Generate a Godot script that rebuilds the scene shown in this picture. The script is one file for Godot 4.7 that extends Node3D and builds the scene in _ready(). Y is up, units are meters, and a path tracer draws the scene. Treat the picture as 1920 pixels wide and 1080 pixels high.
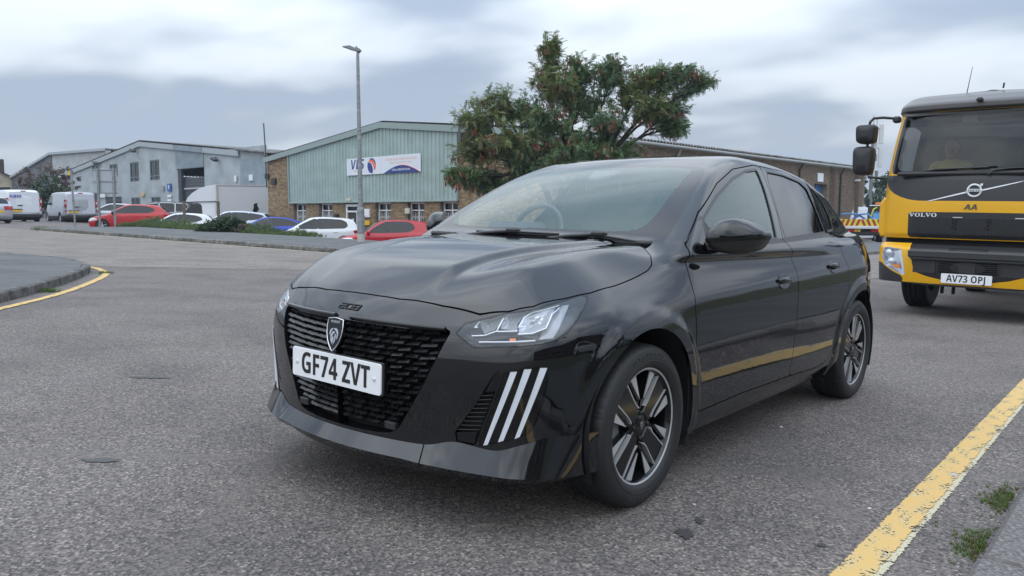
extends Node3D
# ---------------------------------------------------------------- helpers
var taken := {}
var M := {}
var PAN := PI / 180.0

class Cv:
	# smooth curve through "x:y x:y ..." (monotone cubic), tabulated
	var a := 0.0
	var k := 1.0
	var n := 3000
	var t := PackedFloat32Array()
	func _init(s: String) -> void:
		var xs := PackedFloat64Array()
		var ys := PackedFloat64Array()
		for w in s.split(" ", false):
			var q := w.split(":")
			xs.append(q[0].to_float()); ys.append(q[1].to_float())
		var c := xs.size()
		var h := PackedFloat64Array(); var dl := PackedFloat64Array(); var m := PackedFloat64Array()
		m.resize(c)
		for j in c - 1:
			h.append(xs[j + 1] - xs[j]); dl.append((ys[j + 1] - ys[j]) / h[j])
		for j in range(1, c - 1):
			if dl[j - 1] * dl[j] > 0.0:
				var w1 := 2.0 * h[j] + h[j - 1]; var w2 := h[j] + 2.0 * h[j - 1]
				m[j] = (w1 + w2) / (w1 / dl[j - 1] + w2 / dl[j])
		m[0] = dl[0]; m[c - 1] = dl[c - 2]
		a = xs[0]; k = n / (xs[c - 1] - xs[0])
		t.resize(n + 2)
		var s2 := 0
		for j in n + 1:
			var x := a + j / k
			while s2 < c - 2 and x > xs[s2 + 1]: s2 += 1
			var u := clampf((x - xs[s2]) / h[s2], 0.0, 1.0)
			t[j] = ys[s2] * (1 + 2 * u) * (1 - u) * (1 - u) + m[s2] * h[s2] * u * (1 - u) * (1 - u) + ys[s2 + 1] * u * u * (3 - 2 * u) + m[s2 + 1] * h[s2] * u * u * (u - 1)
		t[n + 1] = t[n]
	func at(x: float) -> float:
		var f := clampf((x - a) * k, 0.0, n - 0.001)
		var i := int(f)
		return t[i] + (t[i + 1] - t[i]) * (f - i)

static func sst(a: float, b: float, x: float) -> float:
	var t := clampf((x - a) / (b - a), 0.0, 1.0)
	return t * t * (3.0 - 2.0 * t)
static func smax(a: float, b: float, k: float) -> float:
	var h := k - absf(a - b)
	if h <= 0.0: return maxf(a, b)
	return maxf(a, b) + h * h / k * 0.25
static func smin(a: float, b: float, k: float) -> float:
	var h := k - absf(a - b)
	if h <= 0.0: return minf(a, b)
	return minf(a, b) - h * h / k * 0.25

class Geo:
	# triangles counter-clockwise seen from outside; turned to Godot's order on commit
	var p := PackedVector3Array()
	var n := PackedVector3Array()
	var uv := PackedVector2Array()
	var i := PackedInt32Array()
	func vert(a: Vector3, nn: Vector3, t := Vector2.ZERO) -> int:
		p.append(a); n.append(nn); uv.append(t)
		return p.size() - 1
	func tri(a: Vector3, b: Vector3, c: Vector3) -> void:
		var nn := (b - a).cross(c - a).normalized()
		var s := p.size()
		p.append(a); p.append(b); p.append(c)
		for q in 3: n.append(nn)
		uv.append(Vector2(a.x, a.z)); uv.append(Vector2(b.x, b.z)); uv.append(Vector2(c.x, c.z))
		i.append(s); i.append(s + 1); i.append(s + 2)
	func quad(a: Vector3, b: Vector3, c: Vector3, d: Vector3) -> void:
		var nn := (c - a).cross(d - b).normalized()
		var s := p.size()
		p.append(a); p.append(b); p.append(c); p.append(d)
		for q in 4: n.append(nn)
		uv.append(Vector2(a.x, a.z)); uv.append(Vector2(b.x, b.z)); uv.append(Vector2(c.x, c.z)); uv.append(Vector2(d.x, d.z))
		for q in [0, 1, 2, 0, 2, 3]: i.append(s + q)
	func quad_uv(a: Vector3, b: Vector3, c: Vector3, d: Vector3) -> void:
		var s := p.size()
		quad(a, b, c, d)
		uv[s] = Vector2(0, 1); uv[s + 1] = Vector2(1, 1); uv[s + 2] = Vector2(1, 0); uv[s + 3] = Vector2(0, 0)
	func box(c: Vector3, s: Vector3, bev := 0.0, xf := Transform3D.IDENTITY) -> Geo:
		var h := s * 0.5
		var b := minf(bev, minf(h.x, minf(h.y, h.z)) * 0.95)
		if b <= 0.0:
			var q: Array[Vector3] = []
			for k in 8:
				q.append(xf * (c + Vector3(h.x if k & 1 else -h.x, h.y if k & 2 else -h.y, h.z if k & 4 else -h.z)))
			quad(q[4], q[5], q[7], q[6]); quad(q[1], q[0], q[2], q[3])
			quad(q[5], q[1], q[3], q[7]); quad(q[0], q[4], q[6], q[2])
			quad(q[6], q[7], q[3], q[2]); quad(q[0], q[1], q[5], q[4])
			return self
		# chamfered: every corner gives three points, one per face
		var cx := []
		for k in 8:
			var sg := Vector3(1 if k & 1 else -1, 1 if k & 2 else -1, 1 if k & 4 else -1)
			cx.append([
				xf * (c + Vector3(sg.x * h.x, sg.y * (h.y - b), sg.z * (h.z - b))),
				xf * (c + Vector3(sg.x * (h.x - b), sg.y * h.y, sg.z * (h.z - b))),
				xf * (c + Vector3(sg.x * (h.x - b), sg.y * (h.y - b), sg.z * h.z))])
		for f in [[2, 4, 5, 7, 6], [2, 1, 0, 2, 3], [0, 5, 1, 3, 7], [0, 0, 4, 6, 2], [1, 6, 7, 3, 2], [1, 0, 1, 5, 4]]:
			quad(cx[f[1]][f[0]], cx[f[2]][f[0]], cx[f[3]][f[0]], cx[f[4]][f[0]])
		var mid := xf * c
		for ax in 3:
			var o1 := (ax + 1) % 3; var o2 := (ax + 2) % 3
			for k in 8:
				if k & (1 << ax): continue
				var k2 := k | (1 << ax)
				out_quad(cx[k][o1], cx[k2][o1], cx[k2][o2], cx[k][o2], mid)
		for k in 8:
			out_tri(cx[k][0], cx[k][1], cx[k][2], mid)
		return self
	func out_quad(a: Vector3, b: Vector3, c: Vector3, d: Vector3, mid: Vector3) -> void:
		if (c - a).cross(d - b).dot((a + c) * 0.5 - mid) < 0.0: quad(d, c, b, a)
		else: quad(a, b, c, d)
	func out_tri(a: Vector3, b: Vector3, c: Vector3, mid: Vector3) -> void:
		if (b - a).cross(c - a).dot((a + b + c) / 3.0 - mid) < 0.0: tri(c, b, a)
		else: tri(a, b, c)
	# smooth sheet of points: rows[r][c]; wu / wv close it
	func grid(rows: Array, wu := false, wv := false, flip := false) -> Geo:
		var R := rows.size(); var C: int = rows[0].size()
		var s := p.size()
		for r in R:
			for c in C:
				var c0: int = (c - 1 + C) % C if wu else maxi(c - 1, 0)
				var c1: int = (c + 1) % C if wu else mini(c + 1, C - 1)
				var r0: int = (r - 1 + R) % R if wv else maxi(r - 1, 0)
				var r1: int = (r + 1) % R if wv else mini(r + 1, R - 1)
				var nn: Vector3 = (rows[r][c1] - rows[r][c0]).cross(rows[r1][c] - rows[r0][c])
				nn = nn.normalized()
				if flip: nn = -nn
				p.append(rows[r][c]); n.append(nn); uv.append(Vector2(float(c) / maxi(C - 1, 1), float(r) / maxi(R - 1, 1)))
		for r in (R if wv else R - 1):
			for c in (C if wu else C - 1):
				var a := s + r * C + c; var b := s + r * C + (c + 1) % C
				var d := s + ((r + 1) % R) * C + c; var e := s + ((r + 1) % R) * C + (c + 1) % C
				if flip:
					for q in [a, e, b, a, d, e]: i.append(q)
				else:
					for q in [a, b, e, a, e, d]: i.append(q)
		return self
	# profile (radius, along) turned round an axis through c
	func lathe(prof: Array, c: Vector3, ax: Vector3, seg := 24, flip := false) -> Geo:
		var u := ax.normalized(); var e := u.cross(Vector3(0.3, 0.9, 0.11)).normalized(); var w := u.cross(e)
		var rows := []
		for q in prof:
			var row := PackedVector3Array()
			for k in seg:
				var t := TAU * k / seg
				row.append(c + u * q.y + (e * cos(t) + w * sin(t)) * q.x)
			rows.append(row)
		return grid(rows, true, false, flip)
	# the same with hard edges between the profile's pieces
	func lathe_hard(prof: Array, c: Vector3, ax: Vector3, seg := 24) -> Geo:
		for k in prof.size() - 1:
			lathe([prof[k], prof[k + 1]], c, ax, seg)
		return self
	func tube(pts: Array, r: float, seg := 8, r2 := -1.0, cap := true) -> Geo:
		var rows := []
		var up := Vector3(0.21, 0.93, 0.3).normalized()
		for k in pts.size():
			var d: Vector3 = (pts[mini(k + 1, pts.size() - 1)] - pts[maxi(k - 1, 0)]).normalized()
			var e := d.cross(up)
			if e.length() < 0.05: e = d.cross(Vector3.RIGHT)
			e = e.normalized(); var w := d.cross(e)
			up = -e.cross(d) * -1.0 if false else up
			var rr := r if r2 < 0.0 else lerpf(r, r2, float(k) / maxi(pts.size() - 1, 1))
			var row := PackedVector3Array()
			for q in seg:
				var t := TAU * q / seg
				row.append(pts[k] + (e * cos(t) + w * sin(t)) * rr)
			rows.append(row)
		grid(rows, true, false, false)
		if cap:
			fan(rows[0], true); fan(rows[-1], false)
		return self
	func fan(row: PackedVector3Array, rev: bool) -> void:
		for k in range(1, row.size() - 1):
			if rev: tri(row[0], row[k + 1], row[k])
			else: tri(row[0], row[k], row[k + 1])
	# flat outline (x right, y up) pushed out along z from 0 to d, placed by xf
	func prism(o: PackedVector2Array, d: float, xf := Transform3D.IDENTITY, bev := 0.0) -> Geo:
		var q := o
		if Geometry2D.is_polygon_clockwise(q):
			q = q.duplicate(); q.reverse()
		var t := Geometry2D.triangulate_polygon(q)
		var z0 := minf(0.0, d); var z1 := maxf(0.0, d)
		var inner := q
		if bev > 0.0:
			var sh := Geometry2D.offset_polygon(q, -bev)
			if sh.size() == 1:
				inner = sh[0]
				if Geometry2D.is_polygon_clockwise(inner):
					inner = inner.duplicate(); inner.reverse()
				if inner.size() != q.size(): inner = q
		var ti := t
		if inner != q: ti = Geometry2D.triangulate_polygon(inner)
		var zb := z1 - (bev if inner != q else 0.0)
		for k in range(0, ti.size(), 3):
			_tri_up(xf, inner[ti[k]], inner[ti[k + 1]], inner[ti[k + 2]], z1, false)
		for k in range(0, t.size(), 3):
			_tri_up(xf, q[t[k]], q[t[k + 1]], q[t[k + 2]], z0, true)
		var off := 0
		if inner != q:
			var best := 1e9
			for k in inner.size():
				if inner[k].distance_to(q[0]) < best:
					best = inner[k].distance_to(q[0]); off = k
		for k in q.size():
			var a := q[k]; var b := q[(k + 1) % q.size()]
			quad(xf * Vector3(a.x, a.y, z0), xf * Vector3(b.x, b.y, z0), xf * Vector3(b.x, b.y, zb), xf * Vector3(a.x, a.y, zb))
			if inner != q:
				var a2 := inner[(k + off) % q.size()]; var b2 := inner[(k + 1 + off) % q.size()]
				quad(xf * Vector3(a.x, a.y, zb), xf * Vector3(b.x, b.y, zb), xf * Vector3(b2.x, b2.y, z1), xf * Vector3(a2.x, a2.y, z1))
		return self
	func _tri_up(xf: Transform3D, a: Vector2, b: Vector2, c: Vector2, z: float, down: bool) -> void:
		if (b - a).cross(c - a) < 0.0:
			var w := b; b = c; c = w
		if down: tri(xf * Vector3(a.x, a.y, z), xf * Vector3(c.x, c.y, z), xf * Vector3(b.x, b.y, z))
		else: tri(xf * Vector3(a.x, a.y, z), xf * Vector3(b.x, b.y, z), xf * Vector3(c.x, c.y, z))
	func add(g: Geo, xf := Transform3D.IDENTITY) -> Geo:
		var s := p.size()
		var bn := xf.basis.inverse().transposed()
		var neg := xf.basis.determinant() < 0.0
		for k in g.p.size():
			p.append(xf * g.p[k]); n.append((bn * g.n[k]).normalized()); uv.append(g.uv[k])
		for k in range(0, g.i.size(), 3):
			i.append(s + g.i[k]); i.append(s + g.i[k + 2 if neg else k + 1]); i.append(s + g.i[k + 1 if neg else k + 2])
		return self
	func mirrored() -> Geo:
		return Geo.new().add(self, Transform3D(Basis(Vector3(-1, 0, 0), Vector3(0, 1, 0), Vector3(0, 0, 1)), Vector3.ZERO))
	# cut by a value per vertex: [where it is below 0, where it is above]
	func split(v: PackedFloat32Array) -> Array:
		var A := Geo.new(); var B := Geo.new()
		var ma := PackedInt32Array(); var mb := PackedInt32Array()
		ma.resize(p.size()); ma.fill(-1); mb.resize(p.size()); mb.fill(-1)
		var ea := {}; var eb := {}
		for k in range(0, i.size(), 3):
			var t := [i[k], i[k + 1], i[k + 2]]
			var c := (1 if v[t[0]] < 0.0 else 0) + (1 if v[t[1]] < 0.0 else 0) + (1 if v[t[2]] < 0.0 else 0)
			if c == 3:
				for q in t: A.i.append(_take(A, ma, q))
			elif c == 0:
				for q in t: B.i.append(_take(B, mb, q))
			else:
				_clip(A, ma, ea, t, v, true)
				_clip(B, mb, eb, t, v, false)
		return [A, B]
	func _take(g: Geo, m: PackedInt32Array, q: int) -> int:
		if m[q] < 0:
			m[q] = g.p.size()
			g.p.append(p[q]); g.n.append(n[q]); g.uv.append(uv[q])
		return m[q]
	func _clip(g: Geo, m: PackedInt32Array, e: Dictionary, t: Array, v: PackedFloat32Array, below: bool) -> void:
		var o := []
		for q in 3:
			var a: int = t[q]; var b: int = t[(q + 1) % 3]
			var ia := (v[a] < 0.0) == below; var ib := (v[b] < 0.0) == below
			if ia: o.append(_take(g, m, a))
			if ia != ib:
				var key := mini(a, b) * 4194304 + maxi(a, b)
				if not e.has(key):
					var f := v[a] / (v[a] - v[b])
					g.p.append(p[a].lerp(p[b], f)); g.n.append(n[a].lerp(n[b], f).normalized()); g.uv.append(uv[a].lerp(uv[b], f))
					e[key] = g.p.size() - 1
				o.append(e[key])
		for q in range(1, o.size() - 1):
			g.i.append(o[0]); g.i.append(o[q]); g.i.append(o[q + 1])
	func cut(f: Callable) -> Array:
		var v := PackedFloat32Array(); v.resize(p.size())
		for k in p.size(): v[k] = f.call(p[k])
		return split(v)
	func pushed(d: float) -> Geo:
		var g := Geo.new(); g.p = p.duplicate(); g.n = n; g.uv = uv; g.i = i
		for k in p.size(): g.p[k] = p[k] + n[k] * d
		return g
	# a rim along the open edges, d deep against the normals (gives thickness to a cut panel)
	func rim(d: float) -> Geo:
		var cnt := {}
		for k in range(0, i.size(), 3):
			for q in 3:
				var a := i[k + q]; var b := i[k + (q + 1) % 3]
				var key := mini(a, b) * 4194304 + maxi(a, b)
				if cnt.has(key): cnt[key] = null
				else: cnt[key] = Vector2i(a, b)
		var g := Geo.new()
		for key in cnt:
			if cnt[key] == null: continue
			var a: int = cnt[key].x; var b: int = cnt[key].y
			g.quad(p[b], p[a], p[a] - n[a] * d, p[b] - n[b] * d)
		return g
	func mesh() -> ArrayMesh:
		var r := PackedInt32Array(); r.resize(i.size())
		for k in range(0, i.size(), 3):
			var fn := (p[i[k + 1]] - p[i[k]]).cross(p[i[k + 2]] - p[i[k]])
			var ok := fn.dot(n[i[k]] + n[i[k + 1]] + n[i[k + 2]]) >= 0.0
			r[k] = i[k]; r[k + 1] = i[k + 2] if ok else i[k + 1]; r[k + 2] = i[k + 1] if ok else i[k + 2]
		var a := []
		a.resize(Mesh.ARRAY_MAX)
		a[Mesh.ARRAY_VERTEX] = p; a[Mesh.ARRAY_NORMAL] = n; a[Mesh.ARRAY_TEX_UV] = uv; a[Mesh.ARRAY_TEX_UV2] = uv; a[Mesh.ARRAY_INDEX] = r
		var m := ArrayMesh.new()
		if i.size() > 0: m.add_surface_from_arrays(Mesh.PRIMITIVE_TRIANGLES, a)
		return m

static func sdf(o: PackedVector2Array, q: Vector2, lo: Vector2, hi: Vector2) -> float:
	# signed distance to a closed outline, below 0 inside; far away only roughly
	if q.x < lo.x - 0.08 or q.x > hi.x + 0.08 or q.y < lo.y - 0.08 or q.y > hi.y + 0.08: return 0.08
	var d := 1e9
	var ins := false
	var c := o.size()
	var j := c - 1
	for k in c:
		var a := o[k]; var b := o[j]
		var e := b - a; var w := q - a
		var t := clampf(w.dot(e) / e.dot(e), 0.0, 1.0)
		d = minf(d, (w - e * t).length_squared())
		if (a.y > q.y) != (b.y > q.y) and q.x < (b.x - a.x) * (q.y - a.y) / (b.y - a.y) + a.x: ins = not ins
		j = k
	return -sqrt(d) if ins else sqrt(d)

static func pv(s: String) -> PackedVector2Array:
	var o := PackedVector2Array()
	for w in s.split(" ", false):
		var q := w.split(",")
		o.append(Vector2(q[0].to_float(), q[1].to_float()))
	return o

static func rounded(o: PackedVector2Array, it := 2) -> PackedVector2Array:
	# corner cutting
	for k in it:
		var r := PackedVector2Array()
		for j in o.size():
			var a := o[j]; var b := o[(j + 1) % o.size()]
			r.append(a.lerp(b, 0.25)); r.append(a.lerp(b, 0.75))
		o = r
	return o

func outline(s: String, it := 0) -> Array:
	var o := pv(s)
	if it: o = rounded(o, it)
	var lo := o[0]; var hi := o[0]
	for q in o:
		lo = lo.min(q); hi = hi.max(q)
	return [o, lo, hi]

# ---- nodes
func numbered(called: String) -> String:
	if not taken.has(called):
		taken[called] = 0
		return called
	taken[called] += 1
	return "%s_%03d" % [called, taken[called]]
func tag(o: Node3D, label := "", category := "", group := "", kind := "") -> Node3D:
	if label: o.set_meta("label", label)
	if category: o.set_meta("category", category)
	if group: o.set_meta("group", group)
	if kind: o.set_meta("kind", kind)
	return o
func thing(called: String, label: String, category: String, at := Vector3.ZERO, turn := 0.0, group := "") -> Node3D:
	var o := Node3D.new()
	o.name = numbered(called)
	add_child(o)
	o.position = at
	o.rotation.y = turn
	tag(o, label, category, group)
	return o
func structure(called: String) -> Node3D:
	var o := Node3D.new()
	o.name = numbered(called)
	add_child(o)
	o.set_meta("kind", "structure")
	return o
func obj(called: String, g, m: Material, parent: Node = null) -> MeshInstance3D:
	var o := MeshInstance3D.new()
	o.mesh = g.mesh() if g is Geo else g
	if g is Geo or not (g is PrimitiveMesh): 
		if o.mesh.get_surface_count() > 0: o.mesh.surface_set_material(0, m)
	else: (g as PrimitiveMesh).material = m
	if parent == null:
		o.name = numbered(called)
		add_child(o)
	else:
		var nm := called
		var c := 0
		while parent.has_node(NodePath(nm)):
			c += 1
			nm = "%s_%03d" % [called, c]
		o.name = nm
		parent.add_child(o)
	return o
func many(called: String, parent: Node, mesh: Mesh, xs: Array, cols = null) -> MultiMeshInstance3D:
	var mm := MultiMesh.new()
	mm.transform_format = MultiMesh.TRANSFORM_3D
	mm.use_colors = cols != null
	mm.mesh = mesh
	mm.instance_count = xs.size()
	for k in xs.size():
		mm.set_instance_transform(k, xs[k])
		if cols != null: mm.set_instance_color(k, cols[k])
	var o := MultiMeshInstance3D.new()
	o.multimesh = mm
	o.name = called if parent != null else numbered(called)
	(parent if parent != null else self).add_child(o, true)
	o.set_meta("kind", "stuff")
	return o
func text(called: String, s: String, size: float, depth: float, m: Material, parent: Node, xf: Transform3D, bold := false, squeeze := 1.0, serif := false) -> MeshInstance3D:
	# letters about «size» high, centred on xf
	var t := TextMesh.new()
	var f := SystemFont.new()
	f.font_names = PackedStringArray(["Droid Serif" if serif else "Droid Sans"])
	if bold: f.font_weight = 700
	t.font = f
	t.text = s
	t.font_size = 64
	t.pixel_size = size / 46.0
	t.depth = depth
	t.curve_step = 1.0
	t.material = m
	var o := MeshInstance3D.new()
	o.mesh = t
	var nm := called
	var c := 0
	while parent.has_node(NodePath(nm)):
		c += 1
		nm = "%s_%03d" % [called, c]
	o.name = nm
	o.transform = xf * Transform3D(Basis.from_scale(Vector3(squeeze, 1, 1)), Vector3.ZERO)
	parent.add_child(o)
	return o
static func col(r: float, g: float, b: float, a := 1.0) -> Color:
	var c := Color(r, g, b).linear_to_srgb()
	c.a = a
	return c
func mat(key: String, c: Color, rough := 0.6, metal := 0.0) -> StandardMaterial3D:
	if M.has(key): return M[key]
	var m := StandardMaterial3D.new()
	m.resource_name = key
	m.albedo_color = c
	m.roughness = rough
	m.metallic = metal
	M[key] = m
	return m
func noise_tex(seed_: int, size: int, freq: float, kind: int, ramp: Array, oct := 3, normal := 0.0, cell := -1) -> NoiseTexture2D:
	var f := FastNoiseLite.new()
	f.seed = seed_
	f.noise_type = kind as FastNoiseLite.NoiseType
	f.frequency = freq
	f.fractal_octaves = oct
	if kind == FastNoiseLite.TYPE_CELLULAR:
		f.fractal_type = FastNoiseLite.FRACTAL_NONE
		f.cellular_return_type = cell as FastNoiseLite.CellularReturnType
		f.cellular_jitter = 1.0
	var t := NoiseTexture2D.new()
	t.width = size; t.height = size
	t.seamless = true
	t.seamless_blend_skirt = 0.1
	t.noise = f
	if normal > 0.0:
		t.as_normal_map = true
		t.bump_strength = normal
	if ramp.size():
		var g := Gradient.new()
		var off := PackedFloat32Array(); var cs := PackedColorArray()
		for r in ramp:
			off.append(r[0]); cs.append(r[1])
		g.offsets = off; g.colors = cs
		t.color_ramp = g
	return t
func worn(key: String, c: Color, rough: float, amount: float, scale: float, metal := 0.0, seed_ := 7) -> StandardMaterial3D:
	# a colour broken up by faint stains, laid by world position
	if M.has(key): return M[key]
	var m := mat(key, c, rough, metal)
	var lo := 1.0 - amount
	m.albedo_texture = noise_tex(seed_, 512, 0.011, FastNoiseLite.TYPE_SIMPLEX_SMOOTH, [[0.25, Color(lo, lo, lo * 0.98)], [0.5, Color(0.5 + lo * 0.5, 0.5 + lo * 0.5, 0.5 + lo * 0.5)], [0.75, Color(1, 1, 1)]], 5)
	m.uv1_triplanar = true
	m.uv1_world_triplanar = true
	m.uv1_scale = Vector3.ONE * scale
	return m
# ---------------------------------------------------------------- sky, light, camera
const TILT := 0.021665          # the road falls this much per metre to the right
var CAR_T := Transform3D()

func road_y(x: float) -> float:
	return -0.0005 - TILT * clampf(x, -45.0, 45.0)

func on_road(x: float, z: float, yaw_deg: float, up := 0.0) -> Transform3D:
	# a vehicle standing on the sloping road
	return Transform3D(Basis(Vector3(0, 0, 1), -atan(TILT)) * Basis(Vector3(0, 1, 0), deg_to_rad(yaw_deg)), Vector3(x, road_y(x) + up, z))

func sky_row(r: int, W: int, H: int, fa: FastNoiseLite, fb: FastNoiseLite, rows: Array) -> void:
	var row := PackedFloat32Array()
	row.resize(W * 4)
	var th := PI * (r + 0.5) / H
	var y := cos(th)
	for c in W:
		var ph := TAU * (c + 0.5) / W - PI
		var x := sin(th) * sin(ph)
		var z := -sin(th) * cos(ph)
		var k: Color
		if y < -0.02:
			k = Color(0.17, 0.17, 0.17)
		else:
			var e := maxf(y, 0.0)
			var s := 1.0 / (e + 0.16)
			# a layer of cloud seen from below, drawn out across the view
			var u := (x * 0.93 + z * 0.36) * s; var v := (z * 0.93 - x * 0.36) * s
			var wu := u * 52.0 + 14.0 * fb.get_noise_2d(u * 40.0 + 300.0, v * 40.0); var wv := v * 62.0 + 14.0 * fb.get_noise_2d(u * 40.0, v * 40.0 + 500.0)
			var big := fa.get_noise_2d(wu + 31.0, wv)
			var mid := fb.get_noise_2d(wu * 2.0, wv * 3.4 + 77.0)
			var n := 0.54 + 1.1 * big + 0.30 * mid
			n = clampf(n, 0.0, 1.0)
			n = n * n * (3.0 - 2.0 * n)
			var dark := Color(0.27, 0.335, 0.435)
			var pale := Color(0.60, 0.66, 0.73)
			k = dark.lerp(pale, n)
			var hz := exp(-e * 9.0)
			k = k.lerp(Color(0.47, 0.545, 0.645), 0.5 * hz)
			var lift := 0.84 + 3.4 * e
			lift *= 0.70
			k = Color(k.r * lift, k.g * lift, k.b * lift)
		row[c * 4] = k.r; row[c * 4 + 1] = k.g; row[c * 4 + 2] = k.b; row[c * 4 + 3] = 1.0
	rows[r] = row

func make_sky() -> Sky:
	var W := 1536; var H := 768
	var fa := FastNoiseLite.new()
	fa.seed = 5; fa.noise_type = FastNoiseLite.TYPE_SIMPLEX_SMOOTH; fa.frequency = 0.012; fa.fractal_octaves = 4; fa.fractal_gain = 0.45
	var fb := FastNoiseLite.new()
	fb.seed = 19; fb.noise_type = FastNoiseLite.TYPE_SIMPLEX_SMOOTH; fb.frequency = 0.012; fb.fractal_octaves = 4; fb.fractal_gain = 0.5
	var rows := []
	rows.resize(H)
	var id := WorkerThreadPool.add_group_task(func(r): sky_row(r, W, H, fa, fb, rows), H)
	WorkerThreadPool.wait_for_group_task_completion(id)
	var all := PackedFloat32Array()
	for r in H: all.append_array(rows[r])
	var im := Image.create_from_data(W, H, false, Image.FORMAT_RGBAF, all.to_byte_array())
	var pm := PanoramaSkyMaterial.new()
	pm.panorama = ImageTexture.create_from_image(im)
	var s := Sky.new()
	s.sky_material = pm
	return s

func make_view() -> void:
	var cam := Camera3D.new()
	cam.name = "camera"
	add_child(cam)
	cam.position = Vector3(0, 1.08595, 0)
	cam.rotation = Vector3(deg_to_rad(-5.3046), 0, deg_to_rad(0.2))
	cam.fov = 40.4685
	cam.near = 0.05
	cam.far = 2000.0
	cam.current = true
	var env := Environment.new()
	env.background_mode = Environment.BG_SKY
	env.sky = make_sky()
	env.tonemap_mode = Environment.TONE_MAPPER_LINEAR
	env.tonemap_exposure = 1.45
	env.sdfgi_enabled = true
	env.ssao_enabled = true
	env.ssil_enabled = true
	env.fog_enabled = true
	env.fog_density = 0.0006
	env.fog_light_color = Color(0.78, 0.82, 0.88)
	var we := WorldEnvironment.new()
	we.name = "world_environment"
	we.environment = env
	add_child(we)
	var sun := DirectionalLight3D.new()
	sun.name = "sun"
	sun.light_energy = 0.2
	sun.light_color = Color(1.0, 0.985, 0.955)
	sun.light_angular_distance = 120.0
	sun.shadow_enabled = true
	add_child(sun)
	sun.rotation = Vector3(deg_to_rad(-42), deg_to_rad(-36), 0)
# ---------------------------------------------------------------- ground
const KA := Vector2(-4.42, -20.2)          # a point on the far kerb
const KD := Vector2(-0.789, -0.614)        # along it, to the left
const KN := Vector2(0.614, -0.789)         # behind it
const K2 := Vector2(1.545, -15.56)         # where the two far kerbs meet
const KD2 := Vector2(0.669, -0.743)        # the second one runs away to the right
const KN2 := Vector2(-0.743, -0.669)

var lot_curve := Cv.new("-28:.615 -24:.40 -20.6:.17 -17.6:-.29 -15.2:-.22 -12.1:-.44 -9:-.50 -5.2:-.60 2:-.97")

func lot_y(x: float) -> float:
	var l := lot_curve.at(x)
	return lerpf(l, road_y(x), sst(3.0, 13.0, x))

func ground_y(x: float, z: float) -> float:
	var q := Vector2(x, z)
	var s := minf((q - KA).dot(KN) - 4.25, (q - K2).dot(KN2) - 2.4)
	var base := road_y(x)
	if s <= 0.0: return base
	return lerpf(base, lot_y(x), sst(0.0, 2.6, s))

func asphalt(key: String, seed_: int, tone: Array, cell_mm: float, tile: float, rough := 0.86) -> StandardMaterial3D:
	var m := mat(key, Color.WHITE, rough)
	var px := 2048.0 / (tile * 1000.0)
	m.albedo_texture = noise_tex(seed_, 2048, 1.0 / (cell_mm * px), FastNoiseLite.TYPE_CELLULAR, tone, 1, 0.0, FastNoiseLite.RETURN_CELL_VALUE)
	m.uv1_scale = Vector3(1.0 / tile, 1.0 / tile, 1)
	m.heightmap_enabled = true
	m.heightmap_texture = noise_tex(seed_, 2048, 1.0 / (cell_mm * px), FastNoiseLite.TYPE_CELLULAR, [[0.0, Color(1, 1, 1)], [1.0, Color(0, 0, 0)]], 1, 0.0, FastNoiseLite.RETURN_DISTANCE)
	m.heightmap_scale = 0.35
	m.detail_enabled = true
	m.detail_blend_mode = BaseMaterial3D.BLEND_MODE_MUL
	m.detail_uv_layer = BaseMaterial3D.DETAIL_UV_2
	m.uv2_scale = Vector3(1.0 / 9.0, 1.0 / 7.0, 1)
	return m

func stain_mask(seed_: int) -> NoiseTexture2D:
	return noise_tex(seed_, 512, 0.012, FastNoiseLite.TYPE_SIMPLEX_SMOOTH, [[0.2, Color(0.87, 0.87, 0.875)], [0.5, Color(0.96, 0.955, 0.95)], [0.8, Color(1, 1, 1)]], 5)

func flat_uv(g: Geo) -> Geo:
	for k in g.p.size(): g.uv[k] = Vector2(g.p[k].x, g.p[k].z)
	return g

# points along a path; a strip between two sideways offsets (to the right of travel), at heights above the road
func along(path: Array, offs: Array, ups: Array, rel := true) -> Geo:
	var rows := []
	for o in offs.size(): rows.append(PackedVector3Array())
	for k in path.size():
		var d: Vector2 = (path[mini(k + 1, path.size() - 1)] - path[maxi(k - 1, 0)]).normalized()
		var nn := Vector2(-d.y, d.x)
		for o in offs.size():
			var q: Vector2 = path[k] + nn * offs[o]
			rows[o].append(Vector3(q.x, (road_y(q.x) if rel else 0.0) + ups[o], q.y))
	return Geo.new().grid(rows)

func resampled(pts: Array, step: float) -> Array:
	var cu := Curve2D.new()
	for k in pts.size():
		var t: Vector2 = (pts[mini(k + 1, pts.size() - 1)] - pts[maxi(k - 1, 0)]) / 6.0
		cu.add_point(pts[k], -t, t)
	cu.bake_interval = 0.05
	var L := cu.get_baked_length()
	var o := []
	var c := int(L / step)
	for k in c + 1: o.append(cu.sample_baked(minf(k * step, L), true))
	return o

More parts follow.
